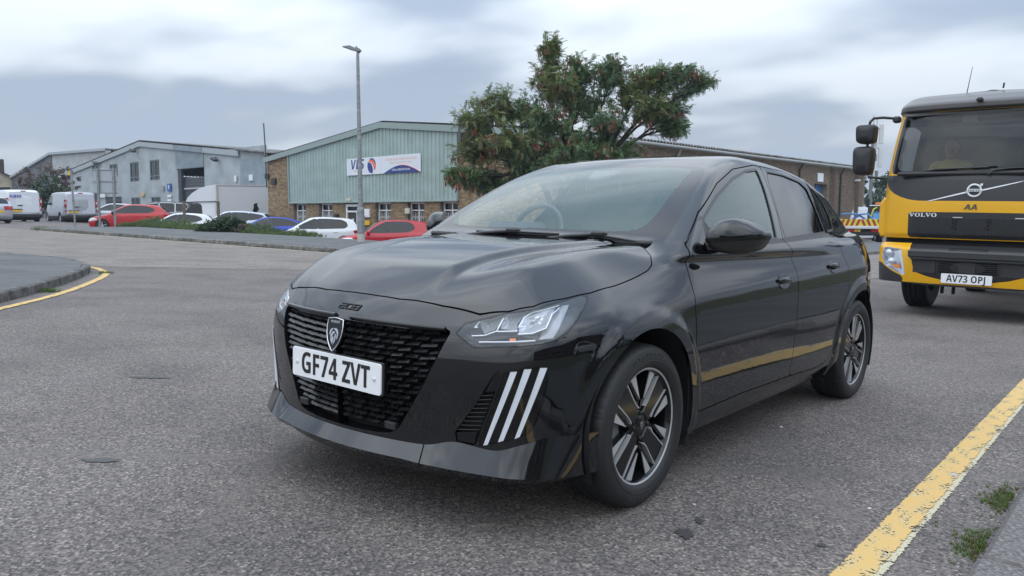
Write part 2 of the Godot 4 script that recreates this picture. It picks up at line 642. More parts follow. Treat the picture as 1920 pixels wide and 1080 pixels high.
func kerb_run(called: String, path: Array, up: float, wide: float, mats: Array, rng: RandomNumberGenerator, side := 1.0) -> void:
	# one stone per path step, laid on the outer side of the path; gaps left as joints
	var root := structure(called)
	for k in path.size() - 1:
		var a: Vector2 = path[k]; var b: Vector2 = path[k + 1]
		var d := (b - a).normalized(); var nn := Vector2(-d.y, d.x) * side
		var g := Geo.new()
		var gap := 0.006
		var jig := rng.randf_range(-0.006, 0.006)
		var c := (a + b) * 0.5 + nn * (wide * 0.5 + jig)
		var h := up + rng.randf_range(-0.005, 0.005)
		var len_ := a.distance_to(b) - gap
		var ang := atan2(-d.y, d.x)
		var y0 := road_y(c.x)
		var bas := Basis(Vector3(0, 0, 1), -atan(TILT)) * Basis(Vector3(0, 1, 0), ang + rng.randf_range(-0.004, 0.004))
		g.box(Vector3(0, (h - 0.12) * 0.5, 0), Vector3(len_, h + 0.12, wide), 0.018, Transform3D(bas, Vector3(c.x, y0, c.y)))
		obj("kerb_stone", g, mats[rng.randi() % mats.size()], root)

func make_ground() -> void:
	var rng := RandomNumberGenerator.new()
	rng.seed = 11
	# stone chippings of the road, as base colours
	var tones := [[0.0, col(0.057, 0.052, 0.050)], [0.25, col(0.099, 0.088, 0.085)], [0.5, col(0.140, 0.124, 0.117)], [0.72, col(0.172, 0.148, 0.136)], [0.9, col(0.213, 0.181, 0.162)], [1.0, col(0.344, 0.303, 0.266)]]
	var ma := asphalt("asphalt_chippings", 3, tones, 8.5, 2.3)
	ma.detail_albedo = stain_mask(21)
	var xs := []; var zs := []
	for v in [-900.0, -400.0, -200.0, -120.0, -80.0, -60.0]: xs.append(v)
	for k in 120: xs.append(-45.0 + k * 0.75)
	for v in [46.0, 60.0, 80.0, 120.0, 200.0, 400.0, 900.0]: xs.append(v)
	for v in [600.0, 200.0, 80.0, 40.0, 20.0, 10.0, 5.0]: zs.append(v)
	for k in 120: zs.append(0.0 - k * 0.5)
	for v in [-62.0, -70.0, -80.0, -100.0, -140.0, -220.0, -400.0, -900.0]: zs.append(v)
	var rows := []
	for z in zs:
		var row := PackedVector3Array()
		for x in xs: row.append(Vector3(x, ground_y(x, z), z))
		rows.append(row)
	var gg := flat_uv(Geo.new().grid(rows, false, false, true))
	var go := obj("ground", gg, ma)
	go.set_meta("kind", "structure")
	# the worn junction surface, coarser and paler, a sheet of its own
	var tones2 := [[0.0, col(0.094, 0.083, 0.074)], [0.3, col(0.146, 0.129, 0.114)], [0.6, col(0.198, 0.174, 0.152)], [0.85, col(0.244, 0.210, 0.182)], [1.0, col(0.396, 0.352, 0.313)]]
	var mj := asphalt("worn_chippings", 9, tones2, 13.0, 2.9)
	mj.detail_albedo = stain_mask(4)
	var edge := resampled([Vector2(-60, -40.5), Vector2(-30, -27.4), Vector2(-14, -16.6), Vector2(-8.2, -14.0), Vector2(-5.6, -14.0), Vector2(-1.5, -14.2), Vector2(3.5, -12.6), Vector2(9, -17.5), Vector2(24, -33)], 0.5)
	var far := resampled([Vector2(-60, -62), Vector2(-30, -40.0), Vector2(-19.2, -31.6), Vector2(-12, -26.0), Vector2(-4.42, -20.1), Vector2(-1.6, -18.0), Vector2(2.2, -17.0), Vector2(4.6, -19.1), Vector2(24, -40.8)], 0.5)
	var rr := [PackedVector3Array(), PackedVector3Array(), PackedVector3Array()]
	var cnt := mini(edge.size(), far.size())
	for k in 160:
		var a: Vector2 = edge[int(k * (edge.size() - 1) / 159.0)]; var b: Vector2 = far[int(k * (far.size() - 1) / 159.0)]
		a += Vector2(rng.randf_range(-0.05, 0.05), rng.randf_range(-0.05, 0.05))
		for q in 3:
			var c := a.lerp(b, q * 0.5)
			rr[q].append(Vector3(c.x, road_y(c.x) + 0.004, c.y))
	obj("junction_road", flat_uv(Geo.new().grid(rr, false, false, false)), mj).set_meta("kind", "structure")
	# kerbs and pavements
	var kc := []
	for k in 4:
		var v: float = [0.20, 0.235, 0.26, 0.215][k]
		kc.append(worn("kerb_concrete_%d" % k, col(v, v * 0.95, v * 0.86), 0.9, 0.35, 0.8, 0.0, 30 + k))
	var kp := []
	for k in 4:
		var v: float = [0.13, 0.15, 0.165, 0.14][k]
		kp.append(worn("kerb_grey_%d" % k, col(v, v * 0.96, v * 0.93), 0.9, 0.35, 0.8, 0.0, 40 + k))
	var pav := asphalt("pavement_tarmac", 14, [[0.0, col(0.075, 0.08, 0.085)], [0.5, col(0.115, 0.118, 0.12)], [0.9, col(0.15, 0.152, 0.152)], [1.0, col(0.22, 0.22, 0.22)]], 6.0, 2.1, 0.9)
	pav.detail_albedo = stain_mask(8)
	# far pavement, L shaped round the corner
	var c1: Vector2 = KA - KD * 3.0
	var c2: Vector2 = K2 + KD2 * 4.5
	var raw := []
	for k in 15: raw.append(KA + KD * (19.0 - k * 19.0 / 14.0))
	raw.append(c1)
	for t in [0.25, 0.5, 0.75]: raw.append(c1.lerp(K2, t).lerp(K2.lerp(c2, t), t))
	raw.append(c2)
	for k in 12: raw.append(K2 + KD2 * (9.0 + k * 4.5))
	var path := resampled(raw, 0.915)
	kerb_run("far_kerb", path, 0.12, 0.13, kc, rng, -1.0)
	var fine := resampled(raw, 0.4)
	obj("far_pavement", flat_uv(along(fine, [-0.128, -1.2, -2.6, -4.2, -4.7, -6.4], [0.118, 0.135, 0.15, 0.158, 0.10, -0.5])), pav).set_meta("kind", "structure")
	# left pavement corner
	var isl := [Vector2(-30, -28.3), Vector2(-22, -22.8), Vector2(-14, -17.6), Vector2(-10.15, -15.47), Vector2(-8.55, -14.55), Vector2(-7.32, -13.38), Vector2(-6.62, -12.16), Vector2(-5.95, -10.09), Vector2(-5.56, -8.44), Vector2(-5.42, -7.0), Vector2(-5.65, -5.5), Vector2(-6.5, -4.0), Vector2(-8.4, -1.8), Vector2(-12.5, 3.0)]
	var ip := resampled(isl, 0.62)
	kerb_run("near_kerb", ip, 0.115, 0.13, kp, rng, 1.0)
	var ir := [PackedVector3Array(), PackedVector3Array(), PackedVector3Array(), PackedVector3Array()]
	var ipf := resampled(isl, 0.3)
	for k in ipf.size():
		var d: Vector2 = (ipf[mini(k + 1, ipf.size() - 1)] - ipf[maxi(k - 1, 0)]).normalized()
		var nn := Vector2(-d.y, d.x)
		var a: Vector2 = ipf[k] + nn * 0.126
		var b := Vector2(-40, -8)
		for q in 4:
			var c := a.lerp(b, [0.0, 0.03, 0.3, 1.0][q])
			ir[q].append(Vector3(c.x, road_y(c.x) + 0.113 + [0.0, 0.012, 0.03, 0.03][q], c.y))
	obj("left_pavement", flat_uv(Geo.new().grid(ir)), pav).set_meta("kind", "structure")
	# near kerb on the right, almost flush, with the pavement behind it
	var rd := Vector2(0.642, -0.767)
	var rp := []
	for k in 60: rp.append(Vector2(1.49, -2.4) + rd * (-5.49 + k * 0.915))
	var pinkish := []
	for k in 3:
		var v: float = [0.20, 0.225, 0.24][k]
		pinkish.append(worn("dropped_kerb_%d" % k, col(v, v * 0.92, v * 0.90), 0.92, 0.3, 9.0, 0.0, 50 + k))
	kerb_run("right_kerb", rp, 0.05, 0.15, pinkish, rng, 1.0)
	obj("right_pavement", flat_uv(along(rp, [0.15, 1.0, 2.4], [0.048, 0.06, 0.07])), pav).set_meta("kind", "structure")
	obj("verge_ground", flat_uv(along(rp, [2.4, 6.0, 18.0], [0.06, 0.1, 0.1])), worn("dry_grass_ground", col(0.10, 0.11, 0.05), 0.95, 0.5, 0.6)).set_meta("kind", "structure")
	make_lines(rng)

func chips(seed_: int, base: Color, dark: Color, holes: float, W := 256, H := 1024) -> ImageTexture:
	# thermoplastic paint: faint cracks, dirt, and holes where it has come off
	var f := FastNoiseLite.new(); f.seed = seed_; f.noise_type = FastNoiseLite.TYPE_SIMPLEX; f.frequency = 0.03; f.fractal_octaves = 4
	var f2 := FastNoiseLite.new(); f2.seed = seed_ + 5; f2.noise_type = FastNoiseLite.TYPE_SIMPLEX_SMOOTH; f2.frequency = 0.006; f2.fractal_octaves = 3
	var im := Image.create(W, H, false, Image.FORMAT_RGBA8)
	for y in H:
		for x in W:
			var a := f.get_noise_2d(x * 0.55, y * 1.6)
			var b := f2.get_noise_2d(x * 0.7, y)
			var e := minf(x, W - 1 - x) / float(W)
			var edge := 1.0 - sst(0.0, 0.045, e - 0.012 * (1.0 + 2.0 * f.get_noise_1d(y * 0.9)))
			var wear := a + 0.7 * b + edge * 0.9 + (0.25 if x > W * 0.75 else 0.0) * sst(0.0, 0.3, b)
			var c := base.lerp(dark, clampf(0.35 + 0.9 * b + 0.35 * a, 0.0, 1.0) * 0.75)
			c.a = 0.0 if wear > 1.0 - holes else 1.0
			im.set_pixel(x, y, c)
	return ImageTexture.create_from_image(im)

func strip(path: Array, o0: float, o1: float, up: float, per_m: float, jitter := 0.0, rng: RandomNumberGenerator = null) -> Geo:
	var g := along(path, [o0, o1], [up, up])
	var c := path.size()
	for r in 2:
		for k in c:
			g.uv[r * c + k] = Vector2(float(r), k * per_m)
	return g

func make_lines(rng: RandomNumberGenerator) -> void:
	var y1 := mat("yellow_line_paint", Color.WHITE, 0.8)
	y1.albedo_texture = chips(3, col(0.58, 0.375, 0.13), col(0.47, 0.385, 0.22), 0.40)
	y1.transparency = BaseMaterial3D.TRANSPARENCY_ALPHA_SCISSOR
	y1.alpha_scissor_threshold = 0.5
	var y0 := mat("old_line_paint", Color.WHITE, 0.85)
	y0.albedo_texture = chips(8, col(0.50, 0.45, 0.31), col(0.40, 0.36, 0.26), 0.5)
	y0.transparency = BaseMaterial3D.TRANSPARENCY_ALPHA_SCISSOR
	y0.alpha_scissor_threshold = 0.5
	var rd := Vector2(0.642, -0.767)
	var p := []
	for k in 120: p.append(Vector2(0.99, -2.33) + rd * (-4.0 + k * 0.4))
	obj("old_yellow_line", strip(p, 0.010, 0.128, 0.004, 0.4 / 0.9), y0).set_meta("kind", "structure")
	obj("yellow_line", strip(p, 0.0, 0.108, 0.008, 0.4 / 1.1), y1).set_meta("kind", "structure")
	var yl := resampled([Vector2(-12.5, 3.5), Vector2(-8.0, -1.2), Vector2(-6.0, -3.6), Vector2(-5.25, -5.6), Vector2(-5.12, -7.0), Vector2(-5.25, -8.05), Vector2(-5.43, -9.2), Vector2(-5.78, -10.53), Vector2(-6.38, -12.24), Vector2(-7.15, -13.4), Vector2(-7.6, -13.8)], 0.3)
	obj("corner_yellow_line", strip(yl, -0.055, 0.055, 0.008, 0.3 / 1.1), y1).set_meta("kind", "structure")
	var fl := []
	for k in 60: fl.append(KA - KN * 0.28 + KD * (18.0 - k * 0.4))
	obj("far_yellow_line", strip(fl, -0.05, 0.05, 0.008, 0.4 / 1.1), y0).set_meta("kind", "structure")
# ---------------------------------------------------------------- buildings
func holed_wall(x0: float, x1: float, y0: float, y1: float, holes: Array, deep := 0.14) -> Geo:
	# a wall facing +z at z = 0 with rectangular openings [xa, ya, xb, yb] and their reveals
	var xs := [x0, x1]; var ys := [y0, y1]
	for h in holes:
		xs.append(h[0]); xs.append(h[2]); ys.append(h[1]); ys.append(h[3])
	xs.sort(); ys.sort()
	var g := Geo.new()
	for i in xs.size() - 1:
		for j in ys.size() - 1:
			if xs[i + 1] - xs[i] < 1e-4 or ys[j + 1] - ys[j] < 1e-4: continue
			if xs[i] < x0 - 1e-4 or xs[i + 1] > x1 + 1e-4: continue
			var cx: float = (xs[i] + xs[i + 1]) * 0.5; var cy: float = (ys[j] + ys[j + 1]) * 0.5
			var open := false
			for h in holes:
				if cx > h[0] and cx < h[2] and cy > h[1] and cy < h[3]: open = true
			if not open:
				g.quad(Vector3(xs[i], ys[j], 0), Vector3(xs[i + 1], ys[j], 0), Vector3(xs[i + 1], ys[j + 1], 0), Vector3(xs[i], ys[j + 1], 0))
	for h in holes:
		var a := Vector3(h[0], h[1], 0); var b := Vector3(h[2], h[1], 0); var c := Vector3(h[2], h[3], 0); var d := Vector3(h[0], h[3], 0)
		var z := Vector3(0, 0, -deep)
		g.quad(a, a + z, b + z, b); g.quad(b, b + z, c + z, c); g.quad(c, c + z, d + z, d); g.quad(d, d + z, a + z, a)
	return g

func window_in(parent: Node3D, h: Array, z: float, frame: Material, glass: Material, cols: int, transom := 0.0, bar := 0.05) -> Node3D:
	var w: float = h[2] - h[0]; var ht: float = h[3] - h[1]
	var n := Node3D.new()
	var nm := "window"; var c := 0
	while parent.has_node(nm):
		c += 1
		nm = "window_%03d" % c
	n.name = nm
	parent.add_child(n)
	n.position = Vector3((h[0] + h[2]) * 0.5, (h[1] + h[3]) * 0.5, z)
	var f := Geo.new()
	f.box(Vector3(0, ht * 0.5 - bar * 0.5, 0), Vector3(w, bar, 0.06), 0.006)
	f.box(Vector3(0, -ht * 0.5 + bar * 0.5, 0), Vector3(w, bar, 0.06), 0.006)
	for s in [-1.0, 1.0]: f.box(Vector3(s * (w * 0.5 - bar * 0.5), 0, 0), Vector3(bar, ht - bar * 2.0, 0.06), 0.006)
	for k in range(1, cols): f.box(Vector3(-w * 0.5 + w * k / cols, 0, 0), Vector3(bar, ht - bar * 2.0, 0.055), 0.006)
	if transom > 0.0: f.box(Vector3(0, -ht * 0.5 + ht * transom, 0.002), Vector3(w - bar * 2.0, bar, 0.055), 0.006)
	obj("frame", f, frame, n)
	obj("pane", Geo.new().box(Vector3(0, 0, -0.02), Vector3(w - bar, ht - bar, 0.012)), glass, n)
	return n

func bricks_on(parent: Node3D, areas: Array, seed_: int, singles: int, origin: Transform3D, pal: Array, first_area := 0) -> void:
	# courses of bricks standing proud of the mortar; areas are [x0, y0, x1, y1] on the z = 0 face of origin
	var rng := RandomNumberGenerator.new(); rng.seed = seed_
	var L := 0.215; var H := 0.065; var J := 0.011
	var bm := Geo.new().box(Vector3.ZERO, Vector3(L, H, 0.03), 0.004).mesh()
	var half := Geo.new().box(Vector3.ZERO, Vector3(0.102, H, 0.03), 0.004).mesh()
	var lists := {0: [], 1: []}; var cols := {0: [], 1: []}
	var made := 0
	var shared := []
	for k in pal.size():
		shared.append([bm.duplicate(), half.duplicate()])
		for q in 2: (shared[k][q] as ArrayMesh).surface_set_material(0, pal[k])
	for a in areas:
		var row := 0
		var y: float = a[1] + H * 0.5 + J
		while y + H * 0.5 < a[3] + 0.004:
			var x: float = a[0]
			if row % 2:
				# a half brick starts every other course
				x += 0.102 + J
				lists[1].append(origin * Transform3D(Basis.IDENTITY, Vector3(a[0] + 0.051, y, rng.randf_range(-0.003, 0.003)))); cols[1].append(rng.randi() % pal.size())
			while x + L < a[2] + 0.02:
				var xf := origin * Transform3D(Basis(Vector3(0, 0, 1), rng.randf_range(-0.006, 0.006)), Vector3(x + L * 0.5, y + rng.randf_range(-0.001, 0.001), rng.randf_range(-0.004, 0.003)))
				var c := rng.randi() % pal.size()
				if rng.randf() < 0.3: c = rng.randi() % 2
				if made < singles:
					made += 1
					var o := MeshInstance3D.new()
					o.mesh = shared[c][0]
					o.name = "brick" if made == 1 else "brick_%03d" % (made - 1)
					parent.add_child(o)
					o.transform = xf
				else:
					lists[0].append(xf); cols[0].append(c)
				x += L + J
			y += H + J
			row += 1
	for q in 2:
		for c in pal.size():
			var sel := []
			for k in lists[q].size():
				if cols[q][k] == c: sel.append(lists[q][k])
			if sel.size():
				many("brickwork", parent, shared[c][q], sel)

func brick_palette(key: String, tones: Array) -> Array:
	var o := []
	for k in tones.size():
		var t: Array = tones[k]
		o.append(worn("%s_%d" % [key, k], col(t[0], t[1], t[2]), 0.92, 0.3, 1.3, 0.0, 60 + k))
	return o

func make_workshop() -> void:
	# green clad workshop with brick ends; x runs along its front, 0 at the corner behind the tree
	var n := thing("workshop", "pale green ribbed workshop with brick ends and a white sign board on its gable", "building", Vector3(1.6, -0.9, -29.3), deg_to_rad(-43.8))
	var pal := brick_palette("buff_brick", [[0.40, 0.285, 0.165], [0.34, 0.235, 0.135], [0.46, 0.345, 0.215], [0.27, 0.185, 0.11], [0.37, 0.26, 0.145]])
	var mortar := worn("mortar", col(0.27, 0.225, 0.165), 0.95, 0.3, 0.7)
	var green := worn("green_cladding", col(0.34, 0.44, 0.415), 0.45, 0.08, 0.18, 0.0, 71)
	var trimg := mat("green_trim", col(0.25, 0.315, 0.295), 0.45)
	var white := mat("white_frame", col(0.74, 0.74, 0.73), 0.4)
	var glass := mat("dark_pane", Color(0.05, 0.06, 0.065), 0.06)
	# openings along the foot of the gable
	var holes := [[-18.41, 0.75, -17.22, 2.56], [-15.98, 0.75, -14.76, 2.56], [-13.66, 0.05, -12.28, 2.56], [-11.15, 0.75, -9.97, 2.56], [-8.75, 0.75, -7.57, 2.56], [-6.5, 0.75, -5.37, 2.56]]
	obj("wall", holed_wall(-18.7, -5.37, -0.4, 2.60, holes, 0.3), mortar, n)
	obj("wall", Geo.new().box(Vector3(-19.9, 2.2, -0.15), Vector3(2.4, 5.6, 0.3)), mortar, n)
	obj("wall", Geo.new().box(Vector3(-2.685, 2.2, -0.15), Vector3(5.37, 5.6, 0.3)), mortar, n)
	var xf := Transform3D(Basis.IDENTITY, Vector3(0, 0, 0.002))
	var ar := [[-5.37, 2.3, -3.0, 4.95], [-21.1, 1.5, -18.7, 5.0], [-21.1, -0.1, -18.7, 1.5], [-5.37, -0.1, -3.0, 2.3], [-3.0, -0.1, 0.0, 4.95]]
	var xx := -18.7
	for h in holes + [[-5.37, 0, 0, 0]]:
		if h[0] - xx > 0.25: ar.append([xx + 0.003, -0.1, h[0] - 0.02, 2.56])
		xx = h[2]
	for h in holes:
		if h[1] > 0.5: ar.append([h[0] + 0.0, -0.1, h[2], 0.74])
	bricks_on(n, ar, 5, 300, xf, pal)
	# windows behind white lattice bars
	for k in holes.size():
		var h: Array = holes[k]
		if k == 2: continue
		var w := window_in(n, [h[0] + 0.02, h[1], h[2] - 0.0, h[3]], -0.20, white, glass, 2, 0.80, 0.065)
		var g := Geo.new()
		var wd: float = h[2] - h[0] - 0.1; var ht: float = (h[3] - h[1]) * 0.78 - 0.1
		for q in 11:
			var x := -wd * 0.5 + wd * q / 10.0
			g.box(Vector3(x, -0.20, 0.06), Vector3(0.018, ht, 0.012))
			if q < 10:
				for r in 4:
					var y := -0.20 - ht * 0.5 + ht * (r + 0.5) / 4.0
					var s := wd / 20.0
					g.tube([Vector3(x, y - ht / 9.0, 0.055), Vector3(x + s, y, 0.055), Vector3(x + 2 * s, y - ht / 9.0, 0.055)], 0.007, 4)
		obj("security_grille", g, white, w)
	# door set
	var d: Array = holes[2]
	var door := Node3D.new(); door.name = "door"; n.add_child(door)
	obj("frame", Geo.new().box(Vector3(-12.97, 2.45, -0.1), Vector3(1.38, 0.12, 0.12), 0.008).box(Vector3(-13.6, 1.2, -0.1), Vector3(0.11, 2.4, 0.12), 0.008).box(Vector3(-12.34, 1.2, -0.1), Vector3(0.11, 2.4, 0.12), 0.008).box(Vector3(-12.72, 1.1, -0.1), Vector3(0.09, 2.2, 0.12), 0.008).box(Vector3(-12.97, 2.15, -0.098), Vector3(1.38, 0.09, 0.12), 0.008), white, door)
	obj("leaf", Geo.new().box(Vector3(-13.13, 1.05, -0.12), Vector3(0.80, 2.10, 0.05), 0.01), mat("brown_door", col(0.035, 0.022, 0.018), 0.35), door)
	obj("door_light", Geo.new().lathe([Vector2(0.1, 0.0), Vector2(0.095, 0.012), Vector2(0.001, 0.012)], Vector3(-13.1, 1.72, -0.09), Vector3(0, 0, 1), 20), mat("door_glass", col(0.5, 0.52, 0.54), 0.2), door)
	obj("letter_plate", Geo.new().box(Vector3(-13.22, 1.62, -0.09), Vector3(0.2, 0.05, 0.012)), white, door)
	obj("side_light", Geo.new().box(Vector3(-12.53, 1.2, -0.12), Vector3(0.28, 1.9, 0.02)).box(Vector3(-12.97, 2.3, -0.12), Vector3(1.2, 0.24, 0.02)), glass, door)
	for q in [["notice_board", [-12.03, 1.87, -11.50, 2.27], white], ["warning_notice", [-11.92, 1.5, -11.5, 1.72], mat("notice_yellow", col(0.70, 0.42, 0.03), 0.6)], ["meter_box", [-14.45, 1.78, -14.16, 2.03], mat("dark_box", col(0.02, 0.02, 0.02), 0.5)], ["wall_box", [-20.52, 3.64, -20.10, 3.98], M.dark_box], ["wall_vent", [-4.58, 3.0, -4.39, 3.16], M.dark_box], ["air_unit", [-8.80, 2.05, -8.50, 2.29], mat("cream_unit", col(0.55, 0.52, 0.42), 0.6)], ["bulkhead_lamp", [-13.35, 2.66, -13.02, 2.78], M.cream_unit]]:
		var r: Array = q[1]
		obj(q[0], Geo.new().box(Vector3((r[0] + r[2]) * 0.5, (r[1] + r[3]) * 0.5, 0.08), Vector3(r[2] - r[0], r[3] - r[1], 0.10), 0.01), q[2], n)
	text("notice_text", "PLEASE RING", 0.04, 0.002, mat("print_grey", col(0.1, 0.1, 0.12), 0.6), n, Transform3D(Basis.IDENTITY, Vector3(-11.77, 1.93, 0.132)), false, 0.9).visible = true
	# ribbed cladding up to the gable
	var top := func(x: float) -> float: return 6.02 - absf(x + 10.5) * 0.1035
	var rows := [PackedVector3Array(), PackedVector3Array()]
	var x := -18.72
	var step := 0.2667
	while x < -5.30:
		for q in [[0.0, 0.0], [0.135, 0.0], [0.162, 0.042], [0.240, 0.042]]:
			var px: float = minf(x + q[0], -5.34)
			rows[0].append(Vector3(px, 2.62, 0.05 + q[1])); rows[1].append(Vector3(px, top.call(px), 0.05 + q[1]))
		x += step
	var cg := Geo.new()
	for k in rows[0].size() - 1:
		if rows[0][k + 1].x - rows[0][k].x > 1e-4: cg.quad(rows[0][k], rows[0][k + 1], rows[1][k + 1], rows[1][k])
	obj("cladding", cg, green, n)
	obj("cladding_trim", Geo.new().box(Vector3(-12.03, 2.60, 0.06), Vector3(13.46, 0.07, 0.14), 0.01).box(Vector3(-18.74, 3.97, 0.06), Vector3(0.10, 2.68, 0.13), 0.01).box(Vector3(-5.34, 4.05, 0.06), Vector3(0.10, 2.84, 0.13), 0.01), trimg, n)
	# gable infill and verge boards
	obj("gable_backing", Geo.new().prism(PackedVector2Array([Vector2(-21.1, 4.9), Vector2(0, 4.9), Vector2(0, 5.0), Vector2(-10.5, 6.08), Vector2(-21.1, 5.0)]), -0.25, Transform3D(Basis.IDENTITY, Vector3(0, 0, -0.01))), mortar, n)
	for s in [-1.0, 1.0]:
		var a := Vector2(-10.5, 6.24); var b := Vector2(-10.5 + s * 10.75, 5.115)
		var pl := PackedVector2Array([a, b, b - Vector2(0, 0.27), a - Vector2(0, 0.27)])
		obj("verge_board", Geo.new().prism(pl, 0.10, Transform3D(Basis.IDENTITY, Vector3(0, 0, 0.10))), trimg, n)
	# sheeted roof: the waves show along the eaves
	var asb := worn("fibre_cement", col(0.22, 0.215, 0.20), 0.95, 0.35, 0.25, 0.0, 73)
	for s in [-1.0, 1.0]:
		var r0 := PackedVector3Array(); var r1 := PackedVector3Array(); var r2 := PackedVector3Array(); var r3 := PackedVector3Array()
		for k in 31 * 24 + 1:
			var z := 0.05 - k / 24.0
			var w := 0.045 * cos(k * PI / 3.0)
			r0.append(Vector3(-10.5, 6.27 + w, z)); r1.append(Vector3(-10.5 + s * 10.72, 5.17 + w, z))
			r2.append(Vector3(-10.5 + s * 10.72, 5.145 + w, z)); r3.append(Vector3(-10.5, 6.24 + w, z))
		obj("roof_sheets", Geo.new().grid([r0, r1], false, false, s > 0.0).grid([r1, r2], false, false, s > 0.0).grid([r2, r3], false, false, s > 0.0), asb, n)
	# long brick side
	var side := Transform3D(Basis(Vector3(0, 1, 0), PI * 0.5), Vector3(0.0, 0, 0))
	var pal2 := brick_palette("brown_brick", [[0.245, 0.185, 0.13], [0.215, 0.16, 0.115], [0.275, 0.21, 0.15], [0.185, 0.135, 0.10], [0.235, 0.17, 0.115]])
	var sh := [[23.19, -0.4, 25.0, 3.9]]
	var sw := holed_wall(0.0, 31.0, -0.4, 5.05, sh, 0.5)
	obj("side_wall", Geo.new().add(sw, side), mortar, n)
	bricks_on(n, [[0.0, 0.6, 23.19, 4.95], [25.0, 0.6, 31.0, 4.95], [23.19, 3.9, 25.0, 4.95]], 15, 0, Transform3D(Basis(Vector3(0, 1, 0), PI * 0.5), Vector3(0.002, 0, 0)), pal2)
	obj("rear_wall", Geo.new().box(Vector3(-10.5, 2.2, -31.0), Vector3(21, 5.6, 0.3)).box(Vector3(-20.95, 2.2, -15.5), Vector3(0.3, 5.6, 30.5)), mortar, n)
	for z in [-25.75, -29.6]:
		var p := Node3D.new(); p.name = "pier" if z > -26.0 else "pier_001"; n.add_child(p)
		obj("pier_face", Geo.new().box(Vector3(0.06, 2.35, z), Vector3(0.12, 5.3, 0.55)), mortar, p)
		bricks_on(p, [[-0.27, 0.6, 0.27, 4.9]], 3, 0, Transform3D(Basis(Vector3(0, 1, 0), PI * 0.5), Vector3(0.122, 0, z)), brick_palette("red_brick", [[0.135, 0.075, 0.06], [0.16, 0.09, 0.07], [0.12, 0.07, 0.06]]))
	obj("side_door", Geo.new().box(Vector3(-0.35, 1.8, -24.55), Vector3(0.08, 4.2, 0.9), 0.01), mat("blue_door", col(0.02, 0.12, 0.30), 0.5), n)
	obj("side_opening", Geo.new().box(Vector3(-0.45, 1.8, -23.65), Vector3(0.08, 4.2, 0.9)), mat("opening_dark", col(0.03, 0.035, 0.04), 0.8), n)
	obj("side_sign", Geo.new().box(Vector3(0.05, 4.28, -23.9), Vector3(0.04, 0.5, 0.8), 0.005), mat("sign_white", col(0.72, 0.74, 0.78), 0.5), n)
	obj("gutter", Geo.new().tube([Vector3(0.30, 5.02, -0.1), Vector3(0.30, 5.0, -15.5), Vector3(0.30, 5.02, -31.0)], 0.075, 10), mat("gutter_grey", col(0.27, 0.28, 0.28), 0.6), n)
	for z in [-8.2, -14.6, -20.95, -26.9]:
		obj("downpipe", Geo.new().tube([Vector3(0.28, 4.95, z), Vector3(0.09, 4.6, z), Vector3(0.09, 0.2, z)], 0.055, 8), M.dark_box if z < -20.0 else M.gutter_grey, n)
	obj("camera", Geo.new().box(Vector3(0.25, 4.28, -29.2), Vector3(0.35, 0.12, 0.12), 0.03), M.sign_white, n)
	obj("flue", Geo.new().tube([Vector3(-5.07, 4.3, 0.16), Vector3(-5.07, 6.0, 0.16)], 0.085, 12).box(Vector3(-5.07, 5.05, 0.12), Vector3(0.24, 0.05, 0.2)), mat("flue_steel", col(0.10, 0.10, 0.115), 0.5, 0.3), n)
	# weeds in the gutter
	_sign_board()
	var pole := thing("aerial_mast", "thin dark pole fixed to the left corner of the green workshop, above its eaves", "mast", Vector3(-13.67, 0.0, -43.84))
	obj("mast_pole", Geo.new().tube([Vector3(0.02, 2.6, 0.1), Vector3(0.0, 4.6, 0.1), Vector3(-0.06, 6.1, 0.1)], 0.035, 6), mat("mast_dark", col(0.04, 0.04, 0.045), 0.6), pole)
	obj("mast_bracket", Geo.new().box(Vector3(0.05, 3.2, 0.1), Vector3(0.22, 0.30, 0.16), 0.02), M.mast_dark, pole)

